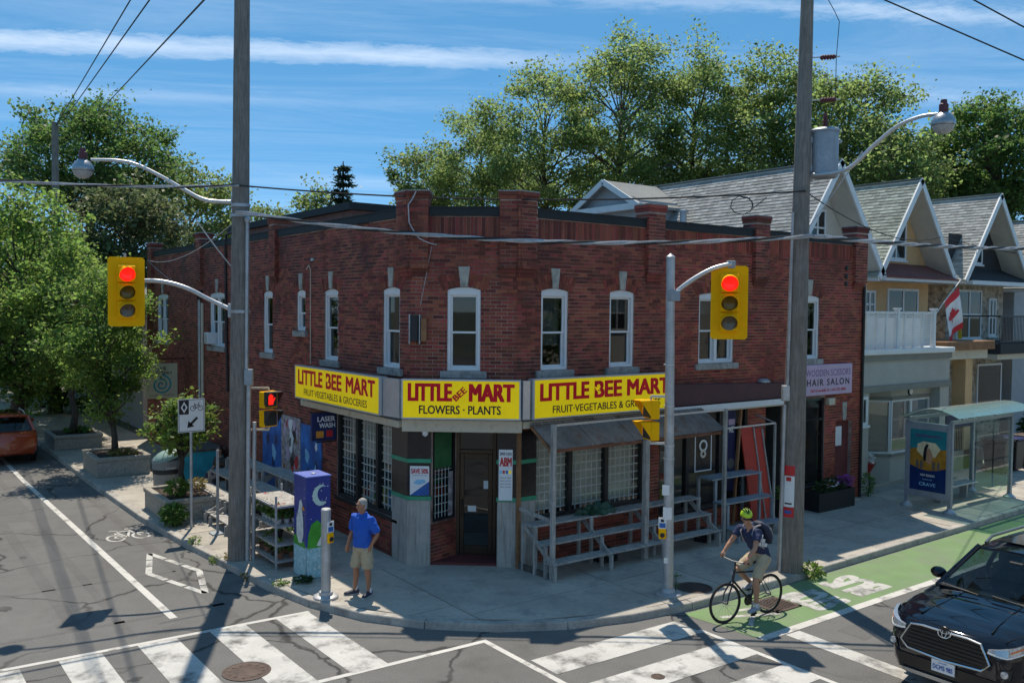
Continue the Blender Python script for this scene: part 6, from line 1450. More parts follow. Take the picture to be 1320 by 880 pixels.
def bay(fr, W, cells):
    mb = MB(); mb.fbox(fr, 0, W, PZ-.05, .95, -.2, .0); mb.build('bay_wall', 'stucco_grey', t); mb = MB(); mb.fbox(fr, 0, W, 2.72, 2.947, -.2, .0); mb.build('bay_head', 'stucco_grey', t)
    mb = MB(); mb.fbox(fr, 0, W, 2.62, 2.719, -.2, .03); mb.fbox(fr, 0, W, .951, 1.03, -.2, .04); mb.build('bay_band', 'stucco_band', t)
    for a, b in cells:
        mb = MB(); s = .05
        mb.fbox(fr, a, a+s, 1.031, 2.619, -.1, .0); mb.fbox(fr, b-s, b, 1.031, 2.619, -.1, .0); mb.fbox(fr, a+s, b-s, 1.031, 1.09, -.1, 0); mb.fbox(fr, a+s, b-s, 2.56, 2.619, -.1, 0); w = mb.build('window', 'trim_white', t)
        mb = MB(); mb.quad(fr(a+s, 1.09, -.05), fr(b-s, 1.09, -.05), fr(b-s, 2.56, -.05), fr(a+s, 2.56, -.05)); mb.build('pane', 'pane_shop', w, recalc=False)
bay(FD, DW, [(.02, DW-.02)]); FE = frame(p1, (1, 0, 0), (0, -1, 0)); EW = 2.17; bay(FE, EW, [(.02, EW/2), (EW/2, EW-.05)])
mb = MB(); mb.fbox(FG, .6, 4.4, PZ-.02, PZ+.1, -1.6, -.25); mb.build('step', 'concrete', t)
mb = MB(); mb.lathe(FE(1.0, 2.84, .0), [(.13, 0), (.13, .03), (.1, .035)], 20, axis=(0,-1,0)); ck = mb.build('round_plaque', 'ink', t, smooth=True); mb = MB(); mb.lathe(FE(1.0, 2.84, .036), [(.095, 0), (.095, .006), (.02, .008)], 20, axis=(0,-1,0)); mb.build('plaque_face', 'paper_white', ck)
# balcony: posts, rails, slat panels
BW = 4.1
mb = MB(); mb.bar(FG(.0, 5.2, -.1), FG(BW, 5.2, -.1), .09, .06); mb.build('balcony_rail', 'trim_white', t); mb = MB(); mb.bar(FG(BW, 5.2, -.1), FG(BW, 5.2, -3), .09, .06); mb.build('balcony_rail', 'trim_white', t)
for u in (.05, 2.1, BW): 
    mb = MB(); mb.fbox(FG, u-.06, u+.06, 4.16, 5.28, -.16, -.04); po = mb.build('balcony_post', 'trim_white', t); mb = MB(); mb.fbox(FG, u-.09, u+.09, 5.281, 5.34, -.19, -.01); mb.build('post_cap', 'trim_white', po)
for k in range(8):
    u0, u1 = .12+k*.49, .12+k*.49+.36
    for j in range(17): mb = MB(); mb.fbox(FG, u0, min(u1, BW-.07), 4.2+.058*j, 4.245+.058*j, -.12, -.09); mb.build('balcony_slat', 'trim_white', t)
    mb = MB(); mb.fbox(FG, u0-.1, u0-.02, 4.17, 5.17, -.135, -.075); mb.build('balcony_stile', 'trim_white', t)
mb = MB(); mb.fbox(FG, .0, BW-.1, 4.165, 5.05, -.5, -.46); mb.build('balcony_screen', 'paper_white', t)
# curved side screen behind the balcony
mb = MB(); n = 8
for k in range(n):
    u0, u1 = .1+1.9*k/n, .1+1.9*(k+1)/n; z = lambda u: 5.85-.55*(u/2)**1.6
    mb.quad(FG(u0, 5.1, -1.2), FG(u1, 5.1, -1.2), FG(u1, z(u1), -1.2), FG(u0, z(u0), -1.2))
mb.build('balcony_wing', 'siding', t, recalc=False)
# ---- porch of the orange house
t = thing('house_porch', 'brown flat roofed porch with square orange column', 'porch', (28.6, 15, PZ))
mb = MB(); mb.box((27.35, 14.3, 4.02), (30.4, 17.3, 4.3)); mb.build('roof_slab', 'wood_brown', t, bevel=.02); mb = MB(); mb.box((27.5, 14.45, 3.72), (30.2, 17.3, 4.018)); mb.build('beam', 'cream', t)
mb = MB(); mb.box((28.9, 14.5, PZ), (29.35, 14.95, 3.718)); mb.build('column', 'stucco_orange', t, bevel=.01); mb = MB(); mb.box((27.4, 14.5, PZ-.05), (30.2, 17.3, .75)); mb.build('porch_floor', 'concrete', t)
mb = MB(); mb.bar((27.4, 14.55, 1.7), (28.9, 14.55, 1.7), .05, .05); mb.build('hand_rail', 'black_frame', t)
for k in range(14): mb = MB(); mb.bar((27.45+k*.108, 14.55, .75), (27.45+k*.108, 14.55, 1.7), .018, .018); mb.build('baluster', 'black_frame', t)
# ---- flags on the balcony corner
def flag(label, o_, ud, vd, W, H, cells, wob, sd):
    t = thing('flag', label, 'flag', o_); nx = 10; o_, ud, vd = Vector(o_), Vector(ud), Vector(vd); nn = ud.cross(vd).normalized()
    pt = lambda a, b: o_+ud*(W*a)+vd*(H*b)+nn*(wob*math.sin(a*6+b*2.5+sd)*(.2+b))
    for nm, mat, a0, a1, b0, b1 in cells:
        mb = MB(); k = 8
        for i in range(k):
            for j in range(k):
                q = [(a0+(a1-a0)*(i+x)/k, b0+(b1-b0)*(j+y)/k) for x, y in ((0,0),(1,0),(1,1),(0,1))]; mb.quad(*[pt(*p) for p in q])
        mb.build(nm, mat, t, smooth='all', recalc=False)
    return t, pt, nn
fo = onY(1236, 369, 14.9); dn = (onY(1218, 388, 14.9)-fo); dv = (onY(1240, 432, 14.9)-fo)
M('flag_red', (.6, .02, .03), .7); M('flag_white', (.75, .75, .75), .7); M('flag_blue', (.03, .18, .55), .7); M('flag_yellow', (.8, .62, .05), .7)
tf, pt, nn = flag('white and red maple leaf flag drooping from the balcony corner', fo, dn.normalized(), dv.normalized(), dn.length, dv.length*.85, [('red_band', 'flag_red', 0, 1, 0, .2), ('white_field', 'flag_white', 0, 1, .2, .85), ('red_band', 'flag_red', 0, 1, .85, 1.0)], .07, 0)
lf = [(0, .5), (.1, .28), (.2, .32), (.17, .1), (.33, .16), (.42, -.02), (.3, -.1), (.1, -.25), (.03, -.22), (.03, -.45)]; lf = lf+[(-x, y) for x, y in lf[::-1]]
mb = MB(); mb.quad(*[pt(.5+x*.8, .52-y*.38)+(-nn if nn.y > 0 else nn)*.012 for x, y in lf]); mb.build('leaf_emblem', 'flag_red', tf, recalc=False)
flag('blue and yellow flag hanging behind the maple leaf flag', fo+dv.normalized()*dv.length*.45+Vector((.12, .1, 0)), Vector((.5, .3, 0)).normalized(), (dv.normalized()+Vector((-.05, 0, 0))).normalized(), .32, dv.length*.62, [('blue_half', 'flag_blue', 0, 1, 0, .4), ('yellow_half', 'flag_yellow', 0, 1, .4, 1)], .05, 2)
t = thing('flag_pole', 'thin slanting flag pole at the balcony corner', 'flag pole', fo); mb = MB(); mb.tube([fo+Vector((.1, 0, .2)), fo+dn*1.05, fo+dn*1.6+Vector((0, .2, -.4))], .015, 6); mb.build('shaft', 'trim_white', t)
# ---- wheelie bins and bushes behind the shelter
M('bin_black', (.03, .033, .036), .5); M('bin_brown', (.09, .06, .045), .5)
for k, (x_, y_, m_, lab) in enumerate(((29.3, 13.6, 'bin_black', 'black wheeled bin standing beside the bus shelter'), (30.1, 13.6, 'bin_black', 'black wheeled bin with blue lid by the porch'), (31.2, 13.5, 'bin_brown', 'brown wheeled bin at the end of the row of bins'))):
    t = thing('wheeled_bin', lab, 'bin', (x_, y_, PZ)); mb = MB(); mb.raw([(x_-.24, y_-.3, PZ+.05), (x_+.24, y_-.3, PZ+.05), (x_+.24, y_+.3, PZ+.05), (x_-.24, y_+.3, PZ+.05), (x_-.3, y_-.36, PZ+1.0), (x_+.3, y_-.36, PZ+1.0), (x_+.3, y_+.36, PZ+1.0), (x_-.3, y_+.36, PZ+1.0)], BOXF); mb.build('body', m_, t, bevel=.02)
    mb = MB(); mb.box((x_-.33, y_-.4, PZ+1.01), (x_+.33, y_+.4, PZ+1.08)); mb.build('lid', 'navy' if k == 1 else m_, t, bevel=.02)
    for sx in (-1, 1): mb = MB(); mb.cyl((x_+sx*.27, y_+.28, PZ+.1), (x_+sx*.31, y_+.28, PZ+.1), .1, n=14); mb.build('wheel', 'plastic_black', t)
t = thing('round_shrub', 'dark green shrub at the house front behind the bins', 'shrub', (33.5, 14.0, PZ)); leaf_cloud(blob_pts((33.6, 14.0, 1.0), (.9, .9, 1.0), 2600, 21), .14, 'leaf_dark', 'foliage', t, seed=21); mb = MB(); mb.tube([(33.6, 14.0, 0), (33.6, 14.0, 1.2)], [.06, .03], 6); mb.build('stem', 'wood_dark', t)
# ball of red white stuff in the stucco shop doorway
t = thing('flower_cart', 'red cone stand with wrapped bouquet in the stucco shop doorway', 'flower stand', (22.95, 14.3, PZ)); mb = MB(); mb.lathe((23.0, 14.25, PZ+.45), [(.03, 0), (.22, .35), (.24, .36)], 16); mb.build('cone', 'red_board', t, smooth=True); leaf_cloud(blob_pts((23.0, 14.25, PZ+.95), (.24, .24, .16), 120, 3), .1, 'petal_white', 'bouquet', t, seed=3)
mb = MB()
for a in (0, 2.1, 4.2): mb.bar((23.0, 14.25, PZ+.6), (23.0+.2*math.cos(a), 14.25+.2*math.sin(a), PZ), .02, .02)
mb.build('stand', 'black_frame', t)
# ================================================================== bus shelter
t = thing('bus_shelter', 'glass bus shelter with curved green tinted roof and advert panel', 'bus shelter', (23.9, 12.0, PZ))
glass_mat('shelter_glass', (.80, .92, .86), .05); glass_mat('roof_glass', (.45, .68, .62), .10, .25, .45, (.30, .52, .47))
sx0, sx1, sy0, sy1 = 22.2, 25.6, 11.45, 12.6
for x_, y_ in ((sx0, sy0), (sx0, sy1), (sx1, sy0+.1), (sx1, sy1)):
    mb = MB(); mb.box((x_-.05, y_-.05, PZ), (x_+.05, y_+.05, 2.42)); po = mb.build('post', 'galv_paint', t, bevel=.008); mb = MB(); mb.lathe((x_, y_, PZ-.002), [(.16, 0), (.16, .03), (.08, .09), (.07, .12)], 14); mb.build('foot', 'galv', po, smooth=True)
prof = [(sy0-.3+(sy1-sy0+.45)*k/10, 2.46+.30*math.sin(math.pi*(.12+.88*k/10))-.0) for k in range(11)]
mb = MB()
for (ya, za), (yb, zb_) in zip(prof, prof[1:]):
    mb.quad((sx0-.25, ya, za), (sx1+.45, ya, za), (sx1+.45, yb, zb_), (sx0-.25, yb, zb_))
mb.build('roof_panel', 'roof_glass', t, smooth='all', recalc=False)
for x_ in (sx0, (sx0+sx1)/2, sx1): mb = MB(); mb.tube([(x_, y_, z_-.035) for y_, z_ in prof], .03, 8); mb.build('roof_rib', 'galv_paint', t, smooth=True)
mb = MB(); mb.bar((sx0, sy0, 2.42), (sx1, sy0+.1, 2.42), .07, .09); mb.bar((sx0, sy1, 2.42), (sx1, sy1, 2.42), .07, .09); mb.build('header', 'galv_paint', t)
for a, b in ((0, .333), (.333, .666), (.666, 1)):
    xa, xb = sx0+.06+(sx1-sx0-.12)*a+.01, sx0+.06+(sx1-sx0-.12)*b-.01; mb = MB(); mb.quad((xa, sy1, .3), (xb, sy1, .3), (xb, sy1, 2.3), (xa, sy1, 2.3)); mb.build('glass_pane', 'shelter_glass', t, recalc=False)
for a, b in ((0, .5), (.5, 1)):
    xa, xb = sx0+1.4+(sx1-sx0-1.5)*a+.01, sx0+1.4+(sx1-sx0-1.5)*b-.01; mb = MB(); mb.quad((xa, sy0+.06, .3), (xb, sy0+.08, .3), (xb, sy0+.08, 2.3), (xa, sy0+.06, 2.3)); mb.build('glass_pane', 'shelter_glass', t, recalc=False)
mb = MB(); mb.quad((sx1, sy0+.2, .3), (sx1, sy1-.08, .3), (sx1, sy1-.08, 2.3), (sx1, sy0+.2, 2.3)); mb.build('glass_pane', 'shelter_glass', t, recalc=False)
mb = MB(); mb.box((sx0+.6, sy1-.5, .5), (sx1-.6, sy1-.12, .54)); b_ = mb.build('bench', 'galv', t, bevel=.01); mb = MB(); mb.box((sx0+1, sy1-.4, PZ), (sx0+1.06, sy1-.2, .499)); mb.box((sx1-1.06, sy1-.4, PZ), (sx1-1, sy1-.2, .499)); mb.build('bench_leg', 'galv', b_)
mb = MB(); mb.box((sx1-1.5, sy1-.01, 2.0), (sx1-.1, sy1+.02, 2.36)); mb.build('route_board', 'navy', t); text_on('lettering', 'Transit', 'paper_white', t, frame((sx1-.9, sy1-.012, 0), (1, 0, 0), (0, -1, 0)), 0, 2.15, .6, 2.28, .002)
# advert panel: end wall facing -X
FA = frame((sx0-.02, sy1, 0), (0, -1, 0), (-1, 0, 0)); AW = sy1-sy0
mb = MB(); mb.fbox(FA, .0, AW, .42, 2.36, -.10, .04); ap_ = mb.build('advert_frame', 'galv_paint', t, bevel=.015)
def pr(nm, pts, mat, d): mb = MB(); mb.quad(*[FA(u, z, d) for u, z in pts]); return mb.build(nm, mat, ap_, recalc=False)
M('ad_teal', (.02, .22, .26), .25, var=.12, coat=.4); M('ad_gold', (.40, .20, .03), .25, var=.3, scale=6, coat=.4); M('ad_navy', (.008, .03, .13), .25, var=.2, coat=.4); M('ad_skin', (.5, .27, .16), .4); M('ad_cream', (.72, .62, .40), .3, var=.2, scale=9)
u0, u1 = .10, AW-.09
pr('advert_print', [(u0, .60), (u1, .60), (u1, 2.18), (u0, 2.18)], 'ad_navy', .042)
pr('advert_print', [(u0, 1.24), (u0+.25, 1.16), ((u0+u1)/2, 1.13), (u1-.25, 1.16), (u1, 1.24), (u1, 1.72), (u1-.3, 1.68), (u0+.3, 1.72), (u0, 1.66)], 'ad_gold', .0435)
pr('advert_print', [(u0, 1.66), (u0+.3, 1.72), (u1-.3, 1.68), (u1, 1.72), (u1, 2.18), (u0, 2.18)], 'ad_teal', .0435)
cm = (u0+u1)/2
pr('advert_print', [(cm-.3, 1.62), (cm-.1, 1.45), (cm+.2, 1.5), (cm+.33, 1.72), (cm+.2, 1.86), (cm-.12, 1.88), (cm-.28, 1.8)], 'ad_cream', .0445)
pr('advert_figure', [(cm-.08, 1.36), (cm+.08, 1.30), (cm+.14, 1.5), (cm+.08, 1.66), (cm+.03, 1.72), (cm-.03, 1.68), (cm-.05, 1.55)], 'ad_skin', .0455)
pr('advert_figure', [(cm-.11, 1.36), (cm-.05, 1.38), (cm-.03, 1.66), (cm+.02, 1.8), (cm-.04, 1.82), (cm-.10, 1.72), (cm-.13, 1.5)], 'ink', .0465)
for k, du in enumerate((-.28, -.17, .16, .28)): pr('advert_figure', [(cm+du-.035, 1.17), (cm+du+.035, 1.17), (cm+du+.04, 1.34), (cm+du, 1.40), (cm+du-.04, 1.33)], 'wood_dark', .0455)
text_on('lettering', 'loveworn', 'print_purple', ap_, FA, u0+.14, 1.98, u1-.14, 2.09, .0455, .02); text_on('lettering', 'NEW SEASON', 'paper_white', ap_, FA, cm-.19, .98, cm+.19, 1.04, .0455, .02); text_on('lettering', 'stream now', 'print_sky', ap_, FA, cm-.13, .88, cm+.13, .92, .0455); text_on('lettering', 'CRAVE', 'print_sky', ap_, FA, cm-.22, .73, cm+.22, .82, .0455, .02)

# ================================================================== cars
M('paint_black', (.004, .006, .012), .5, var=.0, coat=1.0, spec=.0); M('paint_orange', (.38, .055, .012), .35, var=.0, coat=1.0, spec=.4); M('chrome', (.72, .73, .74), .12, metal=1.0, var=0); M('tyre', (.016, .016, .017), .8, var=.2); M('alloy', (.32, .33, .34), .3, metal=.9, var=0)
M('headlight', (.42, .45, .48), .08, metal=.4, coat=1.0, var=0); M('indicator', (.62, .16, .03), .2, coat=1.0, var=0); M('tail_red', (.42, .006, .01), .15, coat=1.0, var=0); M('grille_black', (.006, .006, .007), .35, var=0); M('plate_blue', (.03, .10, .42), .5, var=0)
glass_mat('car_glass', (.36, .44, .45), 0.0, .01)
def loft(mb, rings, close=True, cap=True):
    n = len(rings[0]); b = len(mb.v)
    for r in rings: mb.v += [tuple(p) for p in r]
    for i in range(len(rings)-1):
        for k in range(n if close else n-1):
            mb.f.append((b+i*n+k, b+i*n+(k+1)%n, b+(i+1)*n+(k+1)%n, b+(i+1)*n+k)); mb.m.append(mb.cur)
    if cap:
        mb.f.append(tuple(range(b, b+n))[::-1]); mb.m.append(mb.cur); e = b+(len(rings)-1)*n; mb.f.append(tuple(range(e, e+n))); mb.m.append(mb.cur)
def interp(keys, x):
    for (a, va), (b, vb) in zip(keys, keys[1:]):
        if a <= x <= b: t = (x-a)/(b-a); t = t*t*(3-2*t); return [p+(q-p)*t for p, q in zip(va, vb)]
    return list(keys[-1][1]) if x > keys[-1][0] else list(keys[0][1])
def car(name, label, cat, loc, rz, L, paint, keys, belt, roofz, gl, hw_roof, sills, wb, wr, rear=False):
    """nose at local x=0, tail at x=L. keys: x -> (half width, bottom z, shoulder z, top z, top half width)"""
    t = thing(name, label, cat, loc, None, rz)
    xs = sorted(set([L*k/40 for k in range(41)]+[k[0] for k in keys])); rings = []
    for x in xs:
        w, zb, zs, zt, wt = interp(keys, x); prof = [(.0, zb), (w*.88, zb), (w*.975, zb+.16), (w, (zb+zs)/2), (w*.985, zs-.05), (w*.955, zs), (wt, (zs+zt*2)/3), (wt*.55, zt-.008), (0, zt)]
        rings.append([Vector((x, -a, z)) for a, z in prof]+[Vector((x, a, z)) for a, z in prof[-2:0:-1]])
    mb = MB(); loft(mb, rings); body = lp(mb, 'body', paint, t, smooth=True)
    # glasshouse: x0 screen base, x1 screen top, x2 roof rear, x3 rear base
    x0, x1, x2, x3, hb = gl
    def cab(x, z): k = (z-belt)/(roofz-belt); return hb+(hw_roof-hb)*k
    def sec(xf, xr, z, yw): return [(xf, -yw, z), (xf, yw, z), (xr, yw, z), (xr, -yw, z)]
    # roof shell
    rr_ = []
    for k in range(9):
        u = k/8; x = x1-.06+(x2-x1+.12)*u; cr = roofz+.05*math.sin(math.pi*min(1, max(0, u)))**.6
        rr_.append([Vector((x, y, cr-.055*(abs(y)/hw_roof)**3)) for y in [hw_roof*(1.03)*(-1+2*j/8) for j in range(9)]]+[Vector((x, y, roofz-.06)) for y in [hw_roof*1.03*(1-2*j/8) for j in range(9)]])
    mb = MB(); loft(mb, rr_); roof = lp(mb, 'roof', paint, t, smooth=True)
    mb = MB(); mb.box((x1+.25, -hw_roof*.68, roofz+.052), (x2-.5, hw_roof*.68, roofz+.058)); lp(mb, 'sunroof', 'car_black_glass', roof if False else t)
    for s in (-1, 1):
        mb = MB(); mb.tube([(x1+.1, s*hw_roof*.93, roofz+.01), (x1+.3, s*hw_roof*.93, roofz+.085), (x2-.3, s*hw_roof*.93, roofz+.085), (x2-.05, s*hw_roof*.93, roofz+.02)], .022, 8); lp(mb, 'roof_rail', 'alloy', t, smooth=True)
    # pillars
    def P_(x, y, z): return Vector((x, y, z))
    for s in (-1, 1):
        for a, b, w_ in ((P_(x0, s*hb, belt-.03), P_(x1, s*hw_roof, roofz-.03), .075), (P_(x3, s*hb*.98, belt-.03), P_(x2, s*hw_roof, roofz-.03), .11), (P_(x0+(x3-x0)*.44, s*hb, belt-.03), P_(x1+(x2-x1)*.38, s*hw_roof*1.0, roofz-.03), .07), (P_(x0+(x3-x0)*.74, s*hb, belt-.03), P_(x1+(x2-x1)*.80, s*hw_roof*1.0, roofz-.03), .08)):
            mb = MB(); mb.bar(a, b, w_, w_*.8, (0, s, .3)); lp(mb, 'pillar', paint, t, bevel=.01)
        mb = MB(); mb.quad(P_(x0+.04, s*(hb-.01), belt-.02), P_(x3-.04, s*(hb*.98-.01), belt-.02), P_(x2, s*(hw_roof-.01), roofz-.04), P_(x1, s*(hw_roof-.01), roofz-.04)); lp(mb, 'side_window', 'car_glass', t, recalc=False)
    def screen(xa, za, ya, xb, zb_, yb, bow, nm):
        mb = MB(); n = 8
        for k in range(n):
            q = [-1+2*k/n, -1+2*(k+1)/n]; f = lambda c: bow*(1-c*c)
            mb.quad(P_(xa-f(q[0]), ya*q[0], za), P_(xa-f(q[1]), ya*q[1], za), P_(xb-f(q[1])*.6, yb*q[1], zb_), P_(xb-f(q[0])*.6, yb*q[0], zb_))
        return lp(mb, nm, 'car_glass', t, smooth='all', recalc=False)
    screen(x0, belt-.0, hb-.03, x1, roofz-.02, hw_roof-.03, .14, 'windscreen'); screen(x3, belt, hb*.96, x2, roofz-.02, hw_roof-.04, -.08, 'rear_window')
    # cabin: dash, seats
    mb = MB(); mb.box((x0+.1, -hb+.08, belt-.25), (x0+.55, hb-.08, belt-.02)); lp(mb, 'dashboard', 'plastic_black', t, bevel=.04)
    for s in (-.36, .36):
        mb = MB(); mb.box((x0+1.05, s-.24, belt-.5), (x0+1.2, s+.24, belt+.18)); mb.box((x0+1.08, s-.13, belt+.2), (x0+1.18, s+.13, belt+.40)); lp(mb, 'seat', 'wood_dark', t, bevel=.04)
    mb = MB(); mb.tube([(x0+.62+.03*math.sin(a), -.36+.19*math.cos(a), belt+.0+.19*math.sin(a)) for a in [2*math.pi*k/16 for k in range(16)]], .015, 6, closed=True); lp(mb, 'steering_wheel', 'plastic_black', t)
    # wheels
    hw = keys[len(keys)//2][1][0]
    for xw in wb:
        for s in (-1, 1):
            y = s*(hw-.10); mb = MB(); mb.lathe((xw, y-s*.12, wr), [(wr*.62, 0), (wr*.95, .0), (wr, .04), (wr, .19), (wr*.95, .225), (wr*.64, .225)], 28, axis=(0, s, 0)); wo_ = lp(mb, 'wheel', 'tyre', t, smooth=True)
            mb = MB(); mb.lathe((xw, y+s*.06, wr), [(wr*.62, 0), (wr*.64, .04), (wr*.55, .03), (wr*.12, .02), (wr*.1, .045)], 20, axis=(0, s, 0))
            o = lp(mb, 'rim', 'alloy', t, smooth=True)
            mb = MB(); mb.tube([(xw+math.cos(a)*(wr+.05), s*(hw*.985+.012), wr+math.sin(a)*(wr+.05)) for a in [math.pi*k/14 for k in range(15)]], .04, 6); lp(mb, 'arch_trim', 'plastic_black', t, smooth=True)
            mb = MB(); mb.lathe((xw, s*(hw-.02), wr), [(wr+.03, 0), (wr+.03, .014), (.02, .015)], 28, axis=(0, s, 0)); lp(mb, 'wheel_well', 'grille_black', t)
    for s in (-1, 1):
        mb = MB(); mb.fbox(lambda u, z, d: Vector((u, s*(hw*.99+d), z)), .95+wr+.1, wb[1]-wr-.1, sills, sills+.1, -.03, .012); lp(mb, 'sill_trim', 'plastic_black', t)
        c = Vector((x0+.42, s*(hb+.19), belt+.06))
        bm = bmesh.new(); bmesh.ops.create_uvsphere(bm, u_segments=14, v_segments=10, radius=1)
        for v in bm.verts: v.co = Vector((v.co.x*.075 if v.co.x > 0 else v.co.x*.11, v.co.y*.125, v.co.z*.085))+c
        me = bpy.data.meshes.new('mirror'); bm.to_mesh(me); bm.free(); me.materials.append(MAT[paint]); me.polygons.foreach_set('use_smooth', [True]*len(me.polygons)); o = bpy.data.objects.new('mirror', me); COL.objects.link(o); o.parent = t
        mb = MB(); mb.bar((x0+.40, s*(hb-.03), belt-.03), (x0+.42, s*(hb+.12), belt+.03), .05, .04); lp(mb, 'mirror_arm', 'plastic_black', t)
        for xd in ((x0+x3)*.43, (x0+x3)*.60):
            mb = MB(); mb.box((xd, s*(hw*.985)-.02, belt-.17), (xd+.16, s*(hw*.985)+.02, belt-.14)); lp(mb, 'door_handle', 'chrome' if not rear else paint, t, bevel=.008)
    return t, body
M('car_black_glass', (.008, .010, .012), .05, var=0, coat=1.0)
keysS = [(0.0, (.66, .30, .80, .92, .52)), (.06, (.78, .26, .86, .97, .64)), (.22, (.88, .24, .93, 1.02, .74)), (.55, (.945, .24, 1.0, 1.07, .80)), (1.0, (.965, .25, 1.05, 1.12, .82)), (1.45, (.965, .25, 1.10, 1.17, .80)), (2.4, (.965, .25, 1.13, 1.15, .80)), (3.8, (.965, .26, 1.15, 1.16, .80)), (4.6, (.94, .30, 1.13, 1.16, .78)), (4.88, (.86, .36, 1.05, 1.10, .70)), (4.95, (.78, .42, .98, 1.02, .62))]
SX, SY = 11.62, 6.0
suv, sb = car('parked_suv', 'black suv with chrome framed grille waiting at the crossing', 'car', (SX, SY, 0), 0.0, 4.95, 'paint_black', keysS, 1.14, 1.66, (1.36, 2.22, 4.25, 4.80, .86), .66, .25, (.98, 3.83), .37)
# front face of the suv (local, looking at -x): frame u = +y?  driver's right side is +Y
def _nose(u):
    ks = ((0, 0), (.58, .0), (.66, .012), (.74, .05), (.80, .10), (.86, .19), (.90, .30), (.93, .42), (1.0, .6)); u = abs(u)
    for (a, va), (b, vb) in zip(ks, ks[1:]):
        if a <= u <= b: return va+(vb-va)*(u-a)/(b-a)
    return .6
FF = lambda u, z, d: Vector((-d+_nose(u)+max(0, z-.86)*.35, u, z))
def band_face(us, lo, hi, d0, d1, nm, mat):
    def li(l, u):
        for (a, va), (b, vb) in zip(l, l[1:]):
            if a <= u <= b: return va+(vb-va)*(u-a)/(b-a)
        return l[-1][1]
    for s in (-1, 1):
        rings = [[FF(s*u, li(lo, u), d0), FF(s*u, li(hi, u), d0), FF(s*u, li(hi, u), d1), FF(s*u, li(lo, u), d1)] for u in us]; mb = MB(); loft(mb, rings); lp(mb, nm, mat, suv, smooth=True)
def face(poly, d0, d1, nm, mat, par=suv, bev=0):
    mb = MB(); n = len(poly); a = [FF(u, z, d0) for u, z in poly]; b = [FF(u, z, d1) for u, z in poly]; mb.raw(a+b, [tuple(range(n))[::-1], tuple(range(n, 2*n))]+[(i, (i+1)%n, n+(i+1)%n, n+i) for i in range(n)]); return lp(mb, nm, mat, par, bevel=bev)
gr = [(-.60, .70), (-.50, .60), (0, .57), (.50, .60), (.60, .70), (.47, .93), (.30, .95), (0, .945), (-.30, .95), (-.47, .93)]
face(gr, -.12, .035, 'grille', 'grille_black')
mb = MB(); mb.tube([FF(u, z, .045) for u, z in gr], .018, 8, closed=True); lp(mb, 'grille_frame', 'chrome', suv, smooth=True)
for k in range(6): mb = MB(); z = .64+.05*k; w = .53-.025*max(0, k-2); mb.tube([FF(-w, z, .036), FF(-w/2, z, .042), FF(0, z, .042), FF(w/2, z, .042), FF(w, z, .036)], .006, 5); lp(mb, 'grille_bar', 'plastic_black', suv)
for rx_, rz_, w in ((.085, .055, .012), (.030, .050, .009)): mb = MB(); mb.tube([FF(rx_*math.cos(a), .935+rz_*math.sin(a), .065) for a in [2*math.pi*k/20 for k in range(20)]], w*.75, 6, closed=True); lp(mb, 'emblem_ring', 'chrome', suv, smooth=True)
mb = MB(); mb.tube([FF(.06*math.cos(a), .955+.020*math.sin(a), .065) for a in [2*math.pi*k/20 for k in range(20)]], .007, 6, closed=True); lp(mb, 'emblem_ring', 'chrome', suv, smooth=True)
mb = MB(); mb.lathe(FF(0, .935, .05), [(.09, 0), (.085, .008), (.02, .010)], 20, axis=(-1,0,0)); lp(mb, 'emblem', 'grille_black', suv)
UH = [.56, .60, .64, .68, .72, .76, .80, .83, .86, .885, .905, .92]
band_face(UH, [(.56, .86), (.78, .83), (.92, .90)], [(.56, .89), (.78, .93), (.92, 1.0)], -.08, .022, 'headlight', 'headlight')
band_face(UH, [(.56, .84), (.78, .805), (.92, .875)], [(.56, .858), (.78, .828), (.92, .898)], -.08, .028, 'running_light', 'paper_white')
band_face(UH[6:], [(.80, .875), (.92, .945)], [(.80, .90), (.92, .97)], -.08, .028, 'turn_lamp', 'indicator')
for s in (-1, 1):
    face([(s*.66, .55), (s*.80, .55), (s*.82, .68), (s*.70, .66)], -.1, .03, 'fog_recess', 'grille_black'); mb = MB(); mb.lathe(FF(s*.75, .61, .03), [(.05, 0), (.045, .012), (.01, .016)], 14, axis=(-1,0,0)); lp(mb, 'fog_lamp', 'headlight', suv, smooth=True)
face([(-.62, .34), (.62, .34), (.66, .50), (-.66, .50)], -.1, .03, 'lower_intake', 'grille_black'); face([(-.55, .27), (.55, .27), (.58, .32), (-.58, .32)], -.1, .06, 'skid_plate', 'alloy')
pl_ = face([(-.155, .40), (.155, .40), (.155, .555), (-.155, .555)], .03, .055, 'number_plate', 'paper_white')
FPl = lambda u, z, d=0.0: Vector((SX-.055-d, SY-u, z))
text_on('plate_lettering', 'DCMS 985', 'plate_blue', suv, FPl, -.135, .435, .135, .50, .004, .02); text_on('plate_lettering', 'ONTARIO', 'plate_blue', suv, FPl, -.06, .518, .06, .54, .004)
for s in (-.5, .18): mb = MB(); mb.tube([(1.22, s, 1.175), (1.25, s+.5, 1.20)], .008, 5); lp(mb, 'wiper', 'plastic_black', suv)
mb = MB(); mb.box((1.95, -.1, 1.50), (2.06, .1, 1.56)); lp(mb, 'rear_view_mirror', 'plastic_black', suv, bevel=.01)
for s in (-.42, .42): mb = MB(); mb.tube([(.25, s*1.15, 1.022), (.8, s, 1.086), (1.35, s*.95, 1.152)], .012, 5); lp(mb, 'hood_crease', 'paint_black', suv, smooth=True)
mb = MB(); mb.box((1.30, -.8, 1.14), (1.42, .8, 1.175)); lp(mb, 'cowl', 'plastic_black', suv, bevel=.01)
